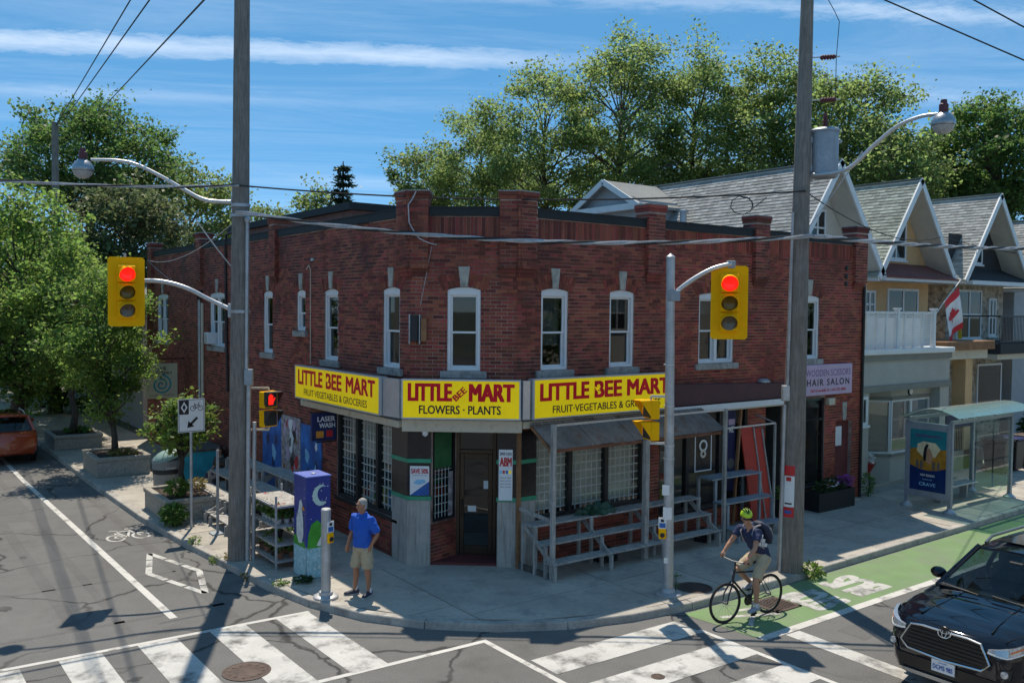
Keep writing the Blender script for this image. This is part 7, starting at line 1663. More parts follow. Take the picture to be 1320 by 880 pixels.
for s in (-1, 1): mb = MB(); mb.tube([(.16, s*.70, .985), (.5, s*.80, 1.035), (1.0, s*.825, 1.09), (1.34, s*.81, 1.135)], .006, 5); lp(mb, 'panel_gap', 'grille_black', suv)
# orange car seen from behind
keysO = [(0.0, (.60, .32, .74, .84, .48)), (.1, (.78, .26, .84, .94, .64)), (.5, (.87, .24, .96, 1.04, .74)), (1.3, (.885, .24, 1.03, 1.10, .76)), (2.2, (.885, .24, 1.06, 1.08, .76)), (3.6, (.885, .26, 1.08, 1.10, .76)), (4.15, (.87, .28, 1.05, 1.10, .74)), (4.33, (.82, .34, .98, 1.04, .70)), (4.38, (.74, .40, .90, .96, .62))]
OX, OY, OL = 3.74, 36.85, 4.38
oc, ob = car('orange_car', 'orange crossover seen from behind driving up the left street', 'car', (OX, OY, 0), -math.pi/2, OL, 'paint_orange', keysO, 1.08, 1.56, (1.25, 2.05, 3.75, 4.15, .80), .62, .25, (.85, 3.5), .34, rear=True)
RF = lambda u, z, d: Vector((OL-.03+d-.5*abs(u/.85)**2.6*.3, u, z))
def rface(poly, d0, d1, nm, mat, bev=0):
    mb = MB(); n = len(poly); a = [RF(u, z, d0) for u, z in poly]; b = [RF(u, z, d1) for u, z in poly]; mb.raw(a+b, [tuple(range(n))[::-1], tuple(range(n, 2*n))]+[(i, (i+1)%n, n+(i+1)%n, n+i) for i in range(n)]); return lp(mb, nm, mat, oc, bevel=bev)
for s in (-1, 1):
    rface([(s*.48, .84), (s*.80, .84), (s*.84, .99), (s*.72, .99), (s*.50, .90)], -.1, .035, 'tail_light', 'tail_red', .006); rface([(s*.45, .80), (s*.76, .80), (s*.76, .835), (s*.45, .835)], -.1, .03, 'reverse_light', 'headlight'); rface([(s*.62, .42), (s*.78, .42), (s*.8, .52), (s*.64, .54)], -.1, .03, 'bumper_reflector', 'grille_black')
rface([(-.72, .34), (.72, .34), (.66, .47), (-.66, .47)], -.1, .025, 'lower_bumper', 'plastic_black'); rface([(-.17, .68), (.17, .68), (.17, .80), (-.17, .80)], -.05, .03, 'number_plate', 'print_sky'); rface([(-.62, .90), (.45, .90), (.45, .92), (-.62, .92)], -.05, .03, 'boot_trim', 'chrome')
mb = MB(); mb.box((3.68, -.6, 1.56), (4.02, .6, 1.60)); lp(mb, 'spoiler', 'paint_orange', oc, bevel=.01); mb = MB(); mb.box((4.01, -.16, 1.55), (4.035, .16, 1.58)); lp(mb, 'brake_light', 'tail_red', oc)
# ================================================================== bicycle, people
M('skin', (.42, .22, .14), .55, var=.08, scale=6); M('skin_tan', (.36, .17, .10), .55, var=.08, scale=6); M('hair_grey', (.36, .345, .32), .8, var=.25, scale=30); M('polo_blue', (.012, .10, .52), .8, var=.14, scale=7, bump=.3, bscale=18); M('khaki', (.44, .37, .25), .85, var=.12, scale=8, bump=.35, bscale=20); M('shoe_navy', (.03, .035, .06), .6); M('sock', (.7, .7, .7), .8); M('tee_navy', (.018, .03, .085), .85, var=.15, scale=8, bump=.3, bscale=20); M('helmet', (.46, .68, .03), .4, var=.05); M('pack_navy', (.02, .028, .06), .7); M('strap_grey', (.30, .29, .30), .7); M('shoe_grey', (.30, .34, .40), .6); M('lens_black', (.008, .008, .01), .1); M('lip', (.30, .11, .09), .6); M('eye_dark', (.02, .016, .014), .3)
def ell(mb, c, ax, n=12, m=8):
    rings = []
    c = Vector(c); X_, Y_, Z_ = [Vector(a) for a in ax]
    for i in range(m+1):
        a = math.pi*(i/m)*.98+.01*math.pi; rings.append([c+Z_*(-math.cos(a))+(X_*math.cos(2*math.pi*k/n)+Y_*math.sin(2*math.pi*k/n))*math.sin(a) for k in range(n)])
    loft(mb, rings)
def sect(mb, secs, n=16):
    """secs: (centre, half-x vector, half-y vector)"""
    loft(mb, [[Vector(c)+Vector(a)*math.cos(2*math.pi*k/n)+Vector(b)*math.sin(2*math.pi*k/n) for k in range(n)] for c, a, b in secs])
def fused(mb, name, mat, t, vox=.012, it=4):
    o = lp(mb, name, mat, t); md = o.modifiers.new('fuse', 'REMESH'); md.mode = 'VOXEL'; md.voxel_size = vox; md.use_smooth_shade = True
    md = o.modifiers.new('soft', 'SMOOTH'); md.factor = .5; md.iterations = it
    if name in ('shirt', 'shorts', 'top'):                      # cloth folds
        tx = bpy.data.textures.new('folds', 'CLOUDS'); tx.noise_scale = .075; md = o.modifiers.new('folds', 'DISPLACE'); md.texture = tx; md.strength = .034; md.mid_level = .5; md.texture_coords = 'LOCAL'
    return o
def hand(mb, w, d, pn, s=1.0, curl=.5, thumb=1):
    """palm and five fingers: w wrist, d pointing direction, pn palm normal"""
    d, pn = Vector(d).normalized(), Vector(pn).normalized(); sd_ = d.cross(pn).normalized(); w = Vector(w)
    mb.tube([w, w+d*.03*s, w+d*.085*s], [.024*s, .034*s, .036*s], 10)
    for k, L_ in enumerate((.066, .076, .070, .056)):
        b = w+d*.08*s+sd_*(-.030+.020*k)*s; m_ = b+(d*math.cos(curl)+pn*math.sin(curl))*L_*.5*s; e = m_+(d*math.cos(curl*2.2)+pn*math.sin(curl*2.2))*L_*.5*s; mb.tube([b-d*.01, m_, e], [.0105*s, .0098*s, .0085*s], 7)
    b = w+d*.03*s-sd_*.030*s*thumb; m_ = b+(d*.6-sd_*thumb*.7+pn*.3)*.036*s; mb.tube([b, m_, m_+(d*.9-sd_*.2*thumb+pn*.4)*.032*s], [.0135*s, .0118*s, .009*s], 7)
def head(mb, c, f, up, s=1.0):
    """skull, jaw, nose, ears; f = facing"""
    f, up = Vector(f).normalized(), Vector(up).normalized(); sd_ = f.cross(up).normalized(); c = Vector(c)
    ell(mb, c+up*.02*s-f*.005*s, (sd_*.076*s, f*.097*s, up*.108*s)); ell(mb, c-up*.055*s+f*.028*s, (sd_*.056*s, f*.062*s, up*.062*s)); ell(mb, c-up*.008*s+f*.098*s, (sd_*.015*s, f*.022*s, up*.026*s), 8, 6); ell(mb, c+up*.045*s+f*.078*s, (sd_*.055*s, f*.018*s, up*.014*s), 8, 6)
    for q in (-1, 1): ell(mb, c+sd_*q*.078*s-f*.005*s, (sd_*.012*s, f*.020*s, up*.032*s), 8, 6)
    return sd_
def face_bits(t, c, f, up, s=1.0, brow='hair_grey'):
    f, up = Vector(f).normalized(), Vector(up).normalized(); sd_ = f.cross(up).normalized(); c = Vector(c)
    for q in (-1, 1):
        mb = MB(); ell(mb, c+up*.018*s+f*.086*s+sd_*q*.032*s, (sd_*.011*s, f*.006*s, up*.007*s), 8, 6); lp(mb, 'eye', 'eye_dark', t); mb = MB(); ell(mb, c+up*.040*s+f*.092*s+sd_*q*.033*s, (sd_*.020*s, f*.006*s, up*.005*s), 8, 6); lp(mb, 'eyebrow', brow, t)
    mb = MB(); ell(mb, c-up*.055*s+f*.088*s, (sd_*.024*s, f*.006*s, up*.006*s), 8, 6); lp(mb, 'mouth', 'lip', t)
V = Vector
def standing_man():
    f0 = V((-.93, -.36)); rz = math.atan2(f0.x, -f0.y); t = thing('person', 'man in bright blue polo shirt and khaki shorts standing at the kerb', 'person', (7.08, 14.08, PZ), None, rz)
    # local: faces -Y, his left is +X
    mb = MB(); hl, hr = V((.12, .03, .0)), V((-.13, -.05, 0))
    for s, ft, kn, hp in ((1, V((.13, .03, .07)), V((.115, .0, .47)), V((.095, .01, .90))), (-1, V((-.15, -.03, .07)), V((-.125, -.03, .47)), V((-.095, .01, .90)))):
        mb.tube([hp, hp.lerp(kn, .5), kn+V((0, .0, .04)), kn, kn.lerp(ft, .28)+V((0, .015, 0)), kn.lerp(ft, .7), ft, ft-V((0, 0, .03))], [.085, .075, .056, .054, .056, .041, .036, .038], 12)
    sect(mb, [((0, .01, .86), (.15, 0, 0), (0, .105, 0)), ((0, .0, .98), (.155, 0, 0), (0, .115, 0)), ((0, -.01, 1.12), (.15, 0, 0), (0, .11, 0)), ((0, 0, 1.28), (.17, 0, 0), (0, .105, 0)), ((0, .01, 1.38), (.165, 0, 0), (0, .085, 0)), ((0, .015, 1.44), (.09, 0, 0), (0, .06, 0))])
    mb.tube([(0, .015, 1.40), (0, -.005, 1.49), (0, -.02, 1.55)], [.062, .056, .055], 12)
    hc = V((0, -.025, 1.60)); hf = V((-.30, -1, -.06)); head(mb, hc, hf, (0, 0, 1), .97)
    for s, el_, wr in ((-1, V((-.27, .03, 1.10)), V((-.285, -.07, .87))), (1, V((.285, .07, 1.11)), V((.20, -.02, .90)))):
        sh = V((s*.19, .01, 1.37)); mb.tube([sh-V((s*.05, 0, 0)), sh, sh.lerp(el_, .5), el_, el_.lerp(wr, .35), wr], [.05, .056, .048, .041, .041, .027], 11)
        if s < 0: hand(mb, wr, wr-el_+V((0, 0, -.1)), (.8, -.3, 0), 1.0, .55, thumb=1)
        else: hand(mb, wr, V((-.25, -.1, -1)), (-.6, -.4, 0), .9, .3, thumb=-1)
    fused(mb, 'body', 'skin_tan', t, .0095, 3); face_bits(t, hc, hf, (0, 0, 1), .97)
    # hair: ring of short grey hair
    mb = MB(); ff = hf.normalized(); ss = ff.cross(V((0,0,1))).normalized(); ell(mb, hc+V((0, 0, .036))-ff*.014, (ss*.079, ff*.093, V((0, 0, .098)))); ell(mb, hc-ff*.05-V((0,0,.01)), (ss*.076, ff*.055, V((0, 0, .085)))); o = fused(mb, 'hair', 'hair_grey', t, .010, 3)
    # shirt
    mb = MB(); sect(mb, [((0, .005, .865), (.188, 0, 0), (0, .135, 0)), ((0, .0, .98), (.185, 0, 0), (0, .142, 0)), ((0, -.012, 1.12), (.185, 0, 0), (0, .14, 0)), ((0, 0, 1.28), (.20, 0, 0), (0, .128, 0)), ((0, .01, 1.38), (.195, 0, 0), (0, .102, 0)), ((0, .015, 1.435), (.12, 0, 0), (0, .075, 0)), ((0, .01, 1.452), (.075, 0, 0), (0, .066, 0))])
    for s, e in ((-1, V((-.262, .03, 1.13))), (1, V((.272, .06, 1.14)))): mb.tube([(s*.12, .01, 1.36), (s*.19, .01, 1.375), (s*.225, .02, 1.28), e], [.07, .077, .076, .078], 12)
    fused(mb, 'shirt', 'polo_blue', t, .011, 3)
    mb = MB(); mb.tube([(.07*math.cos(a), .01+.066*math.sin(a), 1.462-.03*(math.sin(a) < -.7)) for a in [2*math.pi*k/16 for k in range(16)]], .016, 7, closed=True); lp(mb, 'collar', 'polo_blue', t, smooth=True)
    for s in (-1, 1): mb = MB(); mb.raw([(0, -.075, 1.40), (s*.075, -.05, 1.475), (s*.085, -.085, 1.40), (s*.03, -.10, 1.365)], [(0,1,2,3)]); lp(mb, 'collar_flap', 'polo_blue', t, recalc=False)
    # shorts
    mb = MB(); sect(mb, [((0, .01, .80), (.168, 0, 0), (0, .125, 0)), ((0, .01, .90), (.175, 0, 0), (0, .13, 0)), ((0, .005, .97), (.168, 0, 0), (0, .125, 0))])
    for s, kn in ((1, V((.118, .0, .50))), (-1, V((-.13, -.03, .50)))): mb.tube([(s*.09, .01, .88), (s*.098, .005, .72), kn+V((0, 0, .02)), kn], [.105, .108, .103, .104], 14)
    fused(mb, 'shorts', 'khaki', t, .012, 3)
    for s, ft, dr in ((1, V((.13, .03, 0)), V((.15, -1, 0)).normalized()), (-1, V((-.15, -.03, 0)), V((-.55, -.85, 0)).normalized())):
        mb = MB(); mb.tube([ft+V((0, .012, .06)), ft+V((0, .008, .15))], [.045, .043], 12); lp(mb, 'sock', 'sock', t, smooth=True)
        mb = MB(); sd2 = dr.cross(V((0, 0, 1))); sect(mb, [(ft-dr*.075+V((0,0,.045)), sd2*.03, V((0,0,.04))), (ft-dr*.04+V((0,0,.055)), sd2*.042, V((0,0,.055))), (ft+dr*.06+V((0,0,.042)), sd2*.046, V((0,0,.042))), (ft+dr*.14+V((0,0,.032)), sd2*.048, V((0,0,.030))), (ft+dr*.195+V((0,0,.028)), sd2*.028, V((0,0,.022)))], 12); sh = lp(mb, 'shoe', 'shoe_navy', t, smooth='all')
        mb = MB(); sect(mb, [(ft-dr*.082+V((0,0,.008)), sd2*.034, V((0,0,.008))), (ft+dr*.06+V((0,0,.008)), sd2*.05, V((0,0,.010))), (ft+dr*.2+V((0,0,.008)), sd2*.03, V((0,0,.008)))], 10); lp(mb, 'sole', 'sock', t)
    return t
standing_man()
sp0 = V((7.95, 24.3, PZ)); t = thing('person', 'dark haired person in black top sitting behind the stepped stands', 'person', sp0, None, math.atan2(-.9, .4))
mb = MB(); sect(mb, [((0, 0, .42), (.17, 0, 0), (0, .13, 0)), ((0, -.02, .62), (.15, 0, 0), (0, .12, 0)), ((0, -.06, .85), (.17, 0, 0), (0, .11, 0)), ((0, -.07, .95), (.10, 0, 0), (0, .07, 0))]); mb.tube([(0, -.07, .93), (0, -.09, 1.05)], .05, 10); head(mb, (0, -.11, 1.13), (.2, -1, -.2), (0, 0, 1), .97)
for s in (-1, 1):
    mb.tube([(s*.17, -.05, .90), (s*.23, -.08, .66), (s*.14, -.30, .58)], [.055, .043, .028], 10); hand(mb, (s*.14, -.30, .58), (-s*.2, -1, 0), (0, 0, -1), .95, .5, s)
    mb.tube([(s*.09, 0, .45), (s*.12, -.42, .48), (s*.12, -.42, .46), (s*.12, -.40, .08)], [.085, .06, .058, .04], 10); mb.tube([(s*.12, -.37, .05), (s*.12, -.58, .035)], [.045, .035], 8)
fused(mb, 'body', 'skin', t, .012, 3); face_bits(t, (0, -.11, 1.13), (.2, -1, -.2), (0, 0, 1), .97, 'eye_dark')
mb = MB(); sect(mb, [((0, 0, .40), (.19, 0, 0), (0, .15, 0)), ((0, -.02, .62), (.17, 0, 0), (0, .14, 0)), ((0, -.06, .85), (.19, 0, 0), (0, .125, 0)), ((0, -.07, .95), (.11, 0, 0), (0, .08, 0))])
for s in (-1, 1): mb.tube([(s*.12, -.05, .90), (s*.18, -.05, .89), (s*.225, -.075, .70)], [.06, .07, .062], 10)
fused(mb, 'top', 'plastic_black', t, .013, 3); mb = MB(); ell(mb, (0, -.085, 1.17), (V((.084, 0, 0)), V((0, .095, 0)), V((0, 0, .10)))); ell(mb, (0, -.03, 1.10), (V((.078, 0, 0)), V((0, .05, 0)), V((0, 0, .12)))); fused(mb, 'hair', 'eye_dark', t, .012, 3)
mb = MB()
for s in (-1, 1): mb.tube([(s*.09, .02, .46), (s*.12, -.44, .49), (s*.12, -.42, .46), (s*.12, -.40, .14)], [.10, .075, .07, .06], 10)
fused(mb, 'trousers', 'shoe_navy', t, .014, 3)
st = thing('stool', 'small wooden stool under the person behind the stands', 'stool', sp0); mb = MB(); mb.box(sp0+V((-.17, -.17, .30)), sp0+V((.17, .17, .335))); mb.build('seat', 'wood_brown', st)
for a, b in ((-1, -1), (1, -1), (1, 1), (-1, 1)): mb = MB(); mb.bar(sp0+V((a*.13, b*.13, .30)), sp0+V((a*.16, b*.16, 0)), .03, .03); mb.build('leg', 'wood_brown', st)
# ---- bicycle heading -X: local x forward = heading
fwp, rwp = V((11.52, 9.66, 0)), V((12.55, 9.58, 0)); hd_ = (fwp-rwp).normalized(); brz = math.atan2(hd_.y, hd_.x); WBs = (fwp-rwp).length; WR = .342
bk = thing('bicycle', 'dark city bicycle ridden along the green lane', 'bicycle', (rwp.x, rwp.y, .004), None, brz)   # rear axle at x=0
def wheel(x, steer=0.0):
    c = V((x, 0, WR)); Rm = Matrix.Rotation(steer, 3, 'Z'); pt = lambda a, r, y=0: c+Rm@V((math.cos(a)*r, y, math.sin(a)*r)); n = 40
    mb = MB(); mb.tube([pt(2*math.pi*k/n, WR-.017) for k in range(n)], .0175, 8, closed=True); w = lp(mb, 'wheel', 'tyre', bk, smooth=True)
    def sp_(mb, nm, mat): o = mb.build(nm, mat, None, smooth=True); o.parent = w
    mb = MB(); mb.tube([pt(2*math.pi*k/n, WR-.042) for k in range(n)], .011, 6, closed=True); sp_(mb, 'rim', 'signal_dark')
    mb = MB(); mb.cyl(pt(0, 0, -.045), pt(0, 0, .045), .022, n=10); sp_(mb, 'hub', 'alloy')
    for k in range(20): mb = MB(); a = 2*math.pi*k/20; mb.tube([pt(a+.5*(1 if k % 2 else -1), .022, .03*(1 if (k//2) % 2 else -1)), pt(a, WR-.045)], .0022, 4); sp_(mb, 'spoke', 'galv')
    return w
wheel(0); wheel(WBs, -.05)
BBk, ST, HT, HB = V((.44, 0, .285)), V((.27, 0, .80)), V((.83, 0, .83)), V((.86, 0, .70))
mb = MB()
for a, b, r in ((BBk, ST, .017), (ST+V((.01, 0, -.03)), HT, .017), (BBk, HB, .02), (HT+V((-.01, 0, .06)), HB+V((.01, 0, -.02)), .021)): mb.cyl(a, b, r, n=10)
for s in (-1, 1): mb.cyl(BBk+V((0, s*.03, 0)), V((0, s*.06, WR)), .010, n=8); mb.cyl(ST+V((0, s*.02, -.02)), V((0, s*.06, WR)), .008, n=8)
fused(mb, 'frame', 'black_frame', bk, .006, 2)
mb = MB()
for s in (-1, 1): mb.tube([HB+V((.02, s*.03, -.02)), V((WBs-.03, s*.055, WR+.15)), V((WBs, s*.055, WR))], [.015, .013, .010], 8)
lp(mb, 'fork', 'black_frame', bk, smooth=True)
mb = MB(); mb.tube([HT+V((-.01, 0, .04)), HT+V((-.02, 0, .17)), HT+V((.05, 0, .20))], .015, 8); lp(mb, 'stem', 'black_frame', bk, smooth=True)
HBc = HT+V((.05, 0, .20)); mb = MB(); mb.tube([HBc+V((-.05, -.30, .02)), HBc+V((0, -.16, .01)), HBc, HBc+V((0, .16, .01)), HBc+V((-.05, .30, .02))], .012, 8); lp(mb, 'handlebar', 'alloy', bk, smooth=True)
for s in (-1, 1): mb = MB(); mb.cyl(HBc+V((-.025, s*.22, .015)), HBc+V((-.055, s*.32, .02)), .017, n=10); lp(mb, 'grip', 'plastic_black', bk)
mb = MB(); mb.cyl(ST, ST+V((-.03, 0, .12)), .013, n=8); lp(mb, 'seat_post', 'alloy', bk); SD = ST+V((-.04, 0, .13)); mb = MB(); sect(mb, [(SD+V((-.13, 0, .02)), (0, .07, 0), (0, 0, .025)), (SD+V((-.06, 0, .015)), (0, .075, 0), (0, 0, .03)), (SD+V((.05, 0, .01)), (0, .03, 0), (0, 0, .022)), (SD+V((.14, 0, .0)), (0, .018, 0), (0, 0, .015))]); lp(mb, 'saddle', 'plastic_black', bk, smooth='all')
mb = MB(); mb.lathe(BBk+V((0, -.05, 0)), [(.095, 0), (.095, .004), (.02, .006)], 24, axis=(0, 1, 0)); lp(mb, 'chainring', 'signal_dark', bk)
ca = R_(-62); pA = BBk+V((math.cos(ca)*.17, .09, math.sin(ca)*.17)); pB = BBk+V((-math.cos(ca)*.17, -.09, -math.sin(ca)*.17))
for s, p in ((1, pA), (-1, pB)):
    mb = MB(); mb.bar(BBk+V((0, s*.07, 0)), p, .02, .025); lp(mb, 'crank', 'alloy', bk); mb = MB(); mb.box(p+V((-.045, -.0 if s > 0 else -.10, -.012)), p+V((.045, .10 if s > 0 else .0, .012))); lp(mb, 'pedal', 'plastic_black', bk)
mb = MB(); mb.tube([BBk+V((0, -.05, .095)), V((0, -.05, WR+.04))], .005, 4); mb.tube([BBk+V((0, -.05, -.095)), V((0, -.05, WR-.04))], .005, 4); lp(mb, 'chain', 'signal_dark', bk)
mb = MB(); mb.box((HT+V((.06, -.025, -.02))), HT+V((.09, .025, .03))); lp(mb, 'front_lamp', 'headlight', bk)
# ---- rider in the bicycle's coordinates (x forward, his left = +y)
rd = thing('person', 'cyclist in navy tee and yellow green helmet riding along the green lane', 'person', (rwp.x, rwp.y, .004), None, brz)
hip = SD+V((-.03, 0, .12)); chest = hip+V((.25, .0, .40)); neck = hip+V((.32, .02, .52)); hc = hip+V((.40, .03, .665)); hf = V((.45, .89, -.12)).normalized()
mb = MB()
for s, ped in ((1, pA+V((-.02, .05, 0))), (-1, pB+V((-.02, -.05, 0)))):
    hp = hip+V((.02, s*.095, -.02)); ank = ped+V((-.06, 0, .10)); L1, L2 = .45, .43; d_ = ank-hp; D = min(d_.length, .87); a = math.acos(max(-1, min(1, (L1*L1+D*D-L2*L2)/(2*L1*D)))); dn = d_.normalized(); pf = (V((1, 0, .35))-dn*V((1, 0, .35)).dot(dn)).normalized(); kn = hp+dn*L1*math.cos(a)+pf*L1*math.sin(a)+V((0, s*.03, 0))
    mb.tube([hp, hp.lerp(kn, .5), kn, kn.lerp(ank, .3)-pf*.015, kn.lerp(ank, .75), ank, ank-V((0, 0, .04))], [.09, .078, .057, .056, .04, .036, .04], 12)
    if s > 0: knL, hpL, ankL = kn, hp, ank
    else: knR, hpR, ankR = kn, hp, ank
sect(mb, [(hip+V((-.02, 0, -.04)), (0, .15, 0), (.10, 0, .03)), (hip+V((.06, 0, .10)), (0, .15, 0), (.10, 0, -.05)), (hip+V((.17, 0, .27)), (0, .165, 0), (.10, 0, -.06)), (chest, (0, .18, 0), (.095, 0, -.06)), (neck-V((.02, 0, .02)), (0, .10, 0), (.06, 0, -.03))])
mb.tube([neck-V((.03, 0, .05)), neck+V((.02, 0, .04)), hc-V((.02, 0, .05))], [.06, .055, .055], 12); head(mb, hc, hf, (.1, .05, 1), .98)
for s in (-1, 1):
    sh = chest+V((.04, s*.19, .06)); gp = HBc+V((-.04, s*.27, .035)); d_ = gp-sh; D = d_.length; L1, L2 = .30, .28; a = math.acos(max(-1, min(1, (L1*L1+D*D-L2*L2)/(2*L1*D)))); dn = d_.normalized(); of = V((-.2, s*.8, -.5)); pf = (of-dn*of.dot(dn)).normalized(); el_ = sh+dn*L1*math.cos(a)+pf*L1*math.sin(a); wr = gp+(el_-gp).normalized()*.06+V((0, 0, .02))
    mb.tube([sh-V((0, s*.05, .02)), sh, sh.lerp(el_, .5), el_, el_.lerp(wr, .35), wr], [.05, .056, .047, .04, .041, .027], 11); hand(mb, wr, (gp-wr)+V((.02, 0, -.01)), (0, 0, -1), .95, .95, thumb=s)
    if s < 0: shR, elR = sh, el_
    else: shL, elL = sh, el_
fused(mb, 'body', 'skin', rd, .0095, 3)
mb = MB(); sect(mb, [(hip+V((-.03, 0, -.01)), (0, .17, 0), (.12, 0, .03)), (hip+V((.06, 0, .11)), (0, .17, 0), (.12, 0, -.05)), (hip+V((.17, 0, .27)), (0, .185, 0), (.118, 0, -.06)), (chest, (0, .20, 0), (.112, 0, -.06)), (neck-V((.03, 0, .03)), (0, .115, 0), (.075, 0, -.03)), (neck-V((.02, 0, .01)), (0, .08, 0), (.065, 0, -.03))])
for sh, el_ in ((shR, elR), (shL, elL)): mb.tube([sh.lerp(chest, .4), sh, sh.lerp(el_, .55)], [.07, .074, .073], 12)
fused(mb, 'shirt', 'tee_navy', rd, .011, 3)
mb = MB(); sect(mb, [(hip+V((-.06, 0, -.09)), (0, .15, 0), (.10, 0, .03)), (hip+V((-.02, 0, .0)), (0, .165, 0), (.115, 0, .0)), (hip+V((.03, 0, .07)), (0, .16, 0), (.11, 0, -.03))])
for kn, hp in ((knL, hpL), (knR, hpR)): mb.tube([hp-V((.02, 0, 0)), hp.lerp(kn, .5), hp.lerp(kn, .92)], [.112, .098, .082], 14)
fused(mb, 'shorts', 'khaki', rd, .012, 3)
for ank, s in ((ankL, 1), (ankR, -1)):
    b = ank-V((0, 0, .07)); mb = MB(); sect(mb, [(b+V((-.07, 0, .02)), (0, .03, 0), (0, 0, .04)), (b+V((-.02, 0, .035)), (0, .04, 0), (0, 0, .055)), (b+V((.07, 0, .012)), (0, .046, 0), (0, 0, .038)), (b+V((.15, 0, .0)), (0, .046, 0), (0, 0, .028)), (b+V((.19, 0, -.004)), (0, .028, 0), (0, 0, .02))], 12); lp(mb, 'shoe', 'shoe_grey', rd, smooth='all')
    mb = MB(); mb.tube([ank-V((0, 0, .02)), ank+V((0, 0, .05))], [.043, .042], 12); lp(mb, 'sock', 'sock', rd, smooth=True)
face_bits(rd, hc, hf, (.1, .05, 1), .98, 'hair_grey'); ss = hf.cross(V((.1, .05, 1))).normalized(); uu_ = ss.cross(hf)
mb = MB(); mb.tube([hc+uu_*.018+hf*(.100-.05*abs(q)**2)+ss*q*.082 for q in (-1, -.75, -.5, -.25, 0, .25, .5, .75, 1)], .0135, 7); lp(mb, 'sunglasses', 'lens_black', rd, smooth=True)
def tee_pt(u, z): return chest+V((.07, 0, -.16))+V((0, .17, 0))+V((.02, 0, .1))*z
mb = MB()
for k in range(3):
    for j in range(4): c_ = hip+V((.25-.05*k, .178-.012*abs(j-1.5), .385-.08*k))+V((.05*(j-1.5), 0, .012*(j-1.5))); mb.obox(c_, ((1, 0, .3), (0, 1, 0), (-.3, 0, 1)), (.018, .022, .03))
tag(lp(mb, 'shirt_print', 'sock', rd), kind='stuff')
# helmet
hm = thing('cycle_helmet', 'yellow green cycle helmet worn by the cyclist', 'helmet', rd.location, None, brz)
hcu = hc+uu_*.055-hf*.008; mb = MB()
rings = []
for i in range(7):
    a = math.pi*.5*i/6; rings.append([hcu+(ss*.100*math.cos(2*math.pi*k/24)+hf*.125*math.sin(2*math.pi*k/24))*math.cos(a)*(1.0)+uu_*(.115*math.sin(a)+.008*math.sin(6*math.pi*k/24)) for k in range(24)])
loft(mb, rings); lp(mb, 'shell', 'helmet', hm, smooth='all')
for q in (-.55, -.2, .2, .55): mb = MB(); mb.tube([hcu+ss*q*.1*math.cos(a)*1.0+hf*.128*math.sin(a)*math.sqrt(1-q*q)*.97+uu_*(.118*math.cos(a)*math.sqrt(1-q*q)+.004) for a in [R_(-60+k*20) for k in range(7)]], .009, 6); lp(mb, 'vent', 'plastic_black', hm, smooth=True)
mb = MB(); mb.tube([hcu+ss*.09, hc-uu_*.03+ss*.075, hc-uu_*.115+hf*.02, hc-uu_*.03-ss*.075, hcu-ss*.09], .006, 5); lp(mb, 'chin_strap', 'plastic_black', hm)
# backpack
bp_ = thing('backpack', 'dark backpack on the back of the cyclist', 'backpack', rd.location, None, brz); c = hip+V((.03, 0, .36)); axb = V((.5, 0, .86)); nb = V((-.86, 0, .5))
mb = MB(); sect(mb, [(c-axb*.22+nb*.06, (0, .12, 0), nb*.05), (c-axb*.12+nb*.09, (0, .145, 0), nb*.085), (c+axb*.08+nb*.09, (0, .14, 0), nb*.085), (c+axb*.2+nb*.05, (0, .10, 0), nb*.05)]); lp(mb, 'bag', 'pack_navy', bp_, smooth='all')
mb = MB(); sect(mb, [(c-axb*.15+nb*.16, (0, .10, 0), nb*.03), (c-axb*.02+nb*.175, (0, .105, 0), nb*.035), (c+axb*.04+nb*.16, (0, .09, 0), nb*.02)]); lp(mb, 'pocket', 'strap_grey', bp_, smooth='all')
for s in (-1, 1): mb = MB(); mb.tube([c+axb*.2+V((0, s*.09, 0)), chest+V((.03, s*.12, .13)), chest+V((.115, s*.13, .02)), hip+V((.26, s*.155, .24)), hip+V((.12, s*.17, .16))], .017, 7); lp(mb, 'strap', 'strap_grey', bp_, smooth=True)

